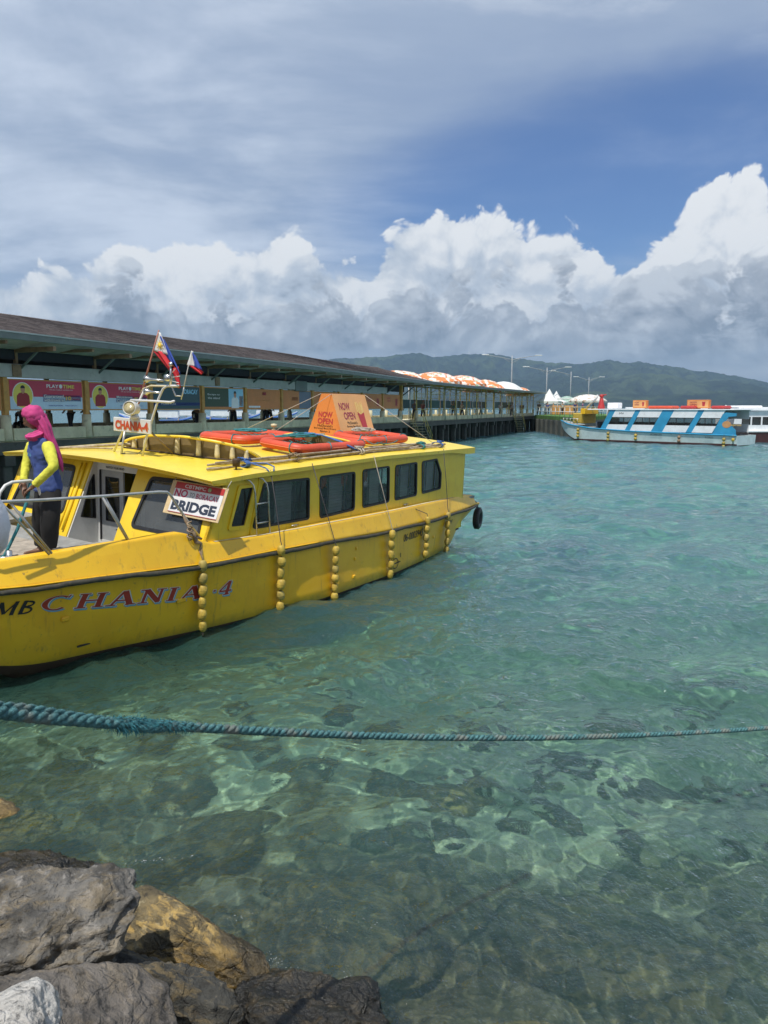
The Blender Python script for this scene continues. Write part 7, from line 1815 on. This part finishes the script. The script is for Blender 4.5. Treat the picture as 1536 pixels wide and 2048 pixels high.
def laid_rope(name, P, rad_, lab, pitch=.115, ns=3, seed=0):
    """three-strand rope: each strand is a helix round the centre line"""
    t = empty(name, lab, 'rope', loc=(0, 0, 0)); L = [0]
    for a, b in zip(P, P[1:]): L.append(L[-1] + (b - a).length)
    tot = L[-1]; n_ = int(tot / .012); C_ = []
    arr = np.array([list(p) for p in P]); s_ = np.linspace(0, tot, n_)
    cen = [Vector([np.interp(q, L, arr[:, k]) for k in range(3)]) for q in s_]
    rr = random.Random(seed)
    for st_ in range(ns):
        pts = []
        for i, c in enumerate(cen):
            T_ = (cen[min(i + 1, n_ - 1)] - cen[max(i - 1, 0)]).normalized(); u_ = T_.cross(Vector((0, 0, 1))).normalized(); v_ = u_.cross(T_)
            a = 2 * math.pi * (s_[i] / pitch + st_ / ns); rj = rad_ * .50 * (1 + .10 * noise.noise(Vector((s_[i] * 9, st_ * 5, seed))))
            pts.append(c + (u_ * math.cos(a) + v_ * math.sin(a)) * rj)
        MB().tube(pts, rad_ * .56, 7).build('strand', M_rope, t)
    # stray fibres
    fz = MB(); m_ = 0
    for i in range(int(tot * 900)):
        q = rr.uniform(0, tot); j = min(int(q / tot * n_), n_ - 2); c = cen[j]; T_ = (cen[j + 1] - cen[j]).normalized(); u_ = T_.cross(Vector((0, 0, 1))).normalized(); v_ = u_.cross(T_); a = rr.uniform(0, 6.28)
        o_ = (u_ * math.cos(a) + v_ * math.sin(a)); b0 = c + o_ * rad_ * .95; l = rr.uniform(.003, .010); d = (o_ + T_ * rr.uniform(-1.2, 1.2)).normalized()
        w_ = T_ * .0009; fz.add([b0 - w_, b0 + w_, b0 + d * l], [(0, 1, 2)])
    o = fz.build('stray_fibres', M_rope, t); o['kind'] = 'stuff'
    return t, cen
P_main = crsp(ctrl, 14)
rope1, cen1 = laid_rope('mooring_rope', P_main, .0165, 'thick teal mooring rope sagging across the whole picture above the water', seed=1)
P2 = [Vector(q) for q in ROPE2_PTS]; rope2, _ = laid_rope('mooring_rope', crsp(P2, 12), .012, 'second thinner turn of teal rope joining the thick one at the left', seed=2)
# the frayed splice
def near_i(p): return min(range(len(cen1)), key=lambda i: (cen1[i] - Vector(p)).length)
FRAY = (near_i((-.82, 2.08, 2.02)), near_i((-.63, 2.49, 1.825)))
fr = MB(); rr = random.Random(6)
for i in range(1500):
    t_ = rr.gauss(.5, .22)
    if not 0 < t_ < 1: continue
    j = int(FRAY[0] + (FRAY[1] - FRAY[0]) * t_); j = max(1, min(j, len(cen1) - 2)); c = cen1[j]; T_ = (cen1[j + 1] - cen1[j]).normalized(); u_ = T_.cross(Vector((0, 0, 1))).normalized(); v_ = u_.cross(T_)
    clump = noise.noise(Vector((j * .05, 0, 0))); a = rr.uniform(0, 6.28); o_ = u_ * math.cos(a) + v_ * math.sin(a)
    b0 = c + o_ * .016; l = rr.uniform(.006, .020) * (.8 + 1.8 * max(0, clump)); d = (o_ * 1.0 + T_ * rr.uniform(-1.1, 1.6) + Vector((0, 0, -.7))).normalized(); m_ = b0 + d * l * .6; e_ = m_ + (d + Vector((rr.uniform(-.5, .5), rr.uniform(-.5, .5), -.5))).normalized() * l * .5
    w_ = d.cross(o_ + Vector((.01, .02, 0))).normalized() * .0011
    fr.add([b0 - w_, b0 + w_, m_ + w_ * .8, m_ - w_ * .8, e_], [(0, 1, 2, 3), (3, 2, 4)])
o = fr.build('frayed_fibres', paint('frayed_fibre', (.03, .17, .20), .8, .4, 40, .3, (.25, .42, .42)), rope1, 'frayed bright teal tuft'); o['kind'] = 'stuff'
# --- foam among the rocks
M_foam = paint('sea_foam', (.46, .48, .48), .6, .1, 30)
fm = MB(); rr = random.Random(14)
def wz(x, y): return float(waves(np.array([[x]]), np.array([[y]]))[0, 0])
for (cx_, cy_, n_, sx, sy, r0) in FOAM:
    for i in range(n_):
        x = cx_ + rr.gauss(0, sx); y = cy_ + rr.gauss(0, sy); r_ = r0 * .42 * rr.uniform(.3, 1.3); z = wz(x, y) + .004; k = rr.randint(5, 8); el_ = rr.uniform(1, 2.6); an = rr.uniform(0, 3.14)
        vs = []
        for j in range(k):
            a = 2 * math.pi * j / k; q = r_ * rr.uniform(.5, 1.2); dx_, dy_ = q * math.cos(a) * el_, q * math.sin(a) * .6; vs.append((x + dx_ * math.cos(an) - dy_ * math.sin(an), y + dx_ * math.sin(an) + dy_ * math.cos(an), z + rr.uniform(0, .003)))
        fm.add(vs, [tuple(range(k))])
o = fm.build('foam', M_foam); o['kind'] = 'stuff'
# splash droplets where the water runs off the golden boulder
sp = MB(); P3_, F3_ = ico(1)
for i in range(380):
    a = rr.gauss(0, 1); x = SPL[0] + rr.gauss(0, .055); y = SPL[1] + rr.gauss(0, .04); z = SPL[2] + abs(rr.gauss(0, .03)); r_ = rr.uniform(.0008, .0028)
    sp.sm = True; sp.add([(x + q[0] * r_, y + q[1] * r_, z + q[2] * r_) for q in P3_], F3_)
o = sp.build('splash', M_foam); o['kind'] = 'stuff'
# --- the passer by whose white sleeve just shows at the left edge

Pb = mk('person', 'passer by in a white sleeve, only the elbow showing at the left edge', 'person', (-.002, 0, .018))
M_ws = paint('white_sleeve_cloth', (.72, .72, .76), .85, .06, 14, bump=.2, bscale=60)
Vb = [v3((-.78, .95, 2.30))]; Eb = []; Rb = [(.15, .11)]
ch = chain(Vb, Eb, Rb, 0, [((-.78, .95, 2.48), (.14, .11)), ((-.78, .95, 2.70), (.16, .11)), ((-.78, .95, 2.84), (.15, .10)), ((-.78, .96, 2.95), .055), ((-.78, .97, 3.03), .055)])
chain(Vb, Eb, Rb, 3, [((-.63, .96, 2.90), .045), ((-.54, 1.0, 2.72), .026), ((-.61, 1.13, 2.69), .028), ((-.65, 1.2, 2.68), (.035, .02))])
chain(Vb, Eb, Rb, 3, [((-.95, .94, 2.90), .06), ((-1.03, .96, 2.64), .042), ((-.94, 1.14, 2.56), .03), ((-.90, 1.2, 2.56), (.035, .02))])
chain(Vb, Eb, Rb, 0, [((-.69, .95, 2.18), .09), ((-.68, .97, 1.82), .065), ((-.68, .94, 1.48), .042), ((-.68, 1.06, 1.43), (.04, .025))])
chain(Vb, Eb, Rb, 0, [((-.87, .95, 2.18), .09), ((-.88, .97, 1.82), .065), ((-.88, .94, 1.48), .042), ((-.88, 1.06, 1.43), (.04, .025))])
skin('body', Vb, Eb, Rb, M_sk2, Pb)
hv, hf = head_mesh(v3((-.78, .98, 3.14)), .10, (0.1, 1, -.1)); mb = MB(); mb.sm = True; mb.add(hv, hf); mb.build('head', M_sk2, Pb)
skin('hair', [v3((-.78, .95, 3.20)), v3((-.78, .92, 3.10))], [(0, 1)], [.095, .09], M_ink, Pb)
Vb = [v3((-.78, .95, 2.22))]; Eb = []; Rb = [(.17, .13)]
chain(Vb, Eb, Rb, 0, [((-.78, .95, 2.48), (.165, .13)), ((-.78, .95, 2.70), (.18, .13)), ((-.78, .95, 2.86), (.16, .11)), ((-.78, .96, 2.94), (.08, .075))])
skin('shirt', Vb, Eb, Rb, M_ws, Pb, fold=.01)
for a_, b_, c2 in (((-.66, .96, 2.90), (-.525, 1.0, 2.72), (-.60, 1.12, 2.69)), ((-.90, .94, 2.90), (-1.03, .96, 2.64), (-.95, 1.12, 2.57))):
    a_, b_, c2 = v3(a_), v3(b_), v3(c2); skin('sleeve', [a_, a_.lerp(b_, .5), b_, b_.lerp(c2, .5), c2], [(0, 1), (1, 2), (2, 3), (3, 4)], [.075, .062, .046, .042, .040], M_ws, Pb, fold=.008, seed=4, fs=22)
Vb = [v3((-.78, .95, 2.30))]; Eb = []; Rb = [(.155, .12)]
chain(Vb, Eb, Rb, 0, [((-.69, .95, 2.16), .115), ((-.68, .97, 1.82), .09), ((-.68, .94, 1.50), .07)]); chain(Vb, Eb, Rb, 0, [((-.87, .95, 2.16), .115), ((-.88, .97, 1.82), .09), ((-.88, .94, 1.50), .07)])
skin('trousers', Vb, Eb, Rb, flat((.04, .05, .09)), Pb)
M_ledge = rock_mat('sea_wall_stone', (.26, .25, .23), (.42, .40, .37), (.5, .48, .44), wet=-1)
rock('boulder', 'flat grey stone the passer by stands on, left of the picture', (-.95, .72, 1.13), (.75, .62, .34), (0, 0, 10), 113, M_ledge, rough=.05, sub=5)
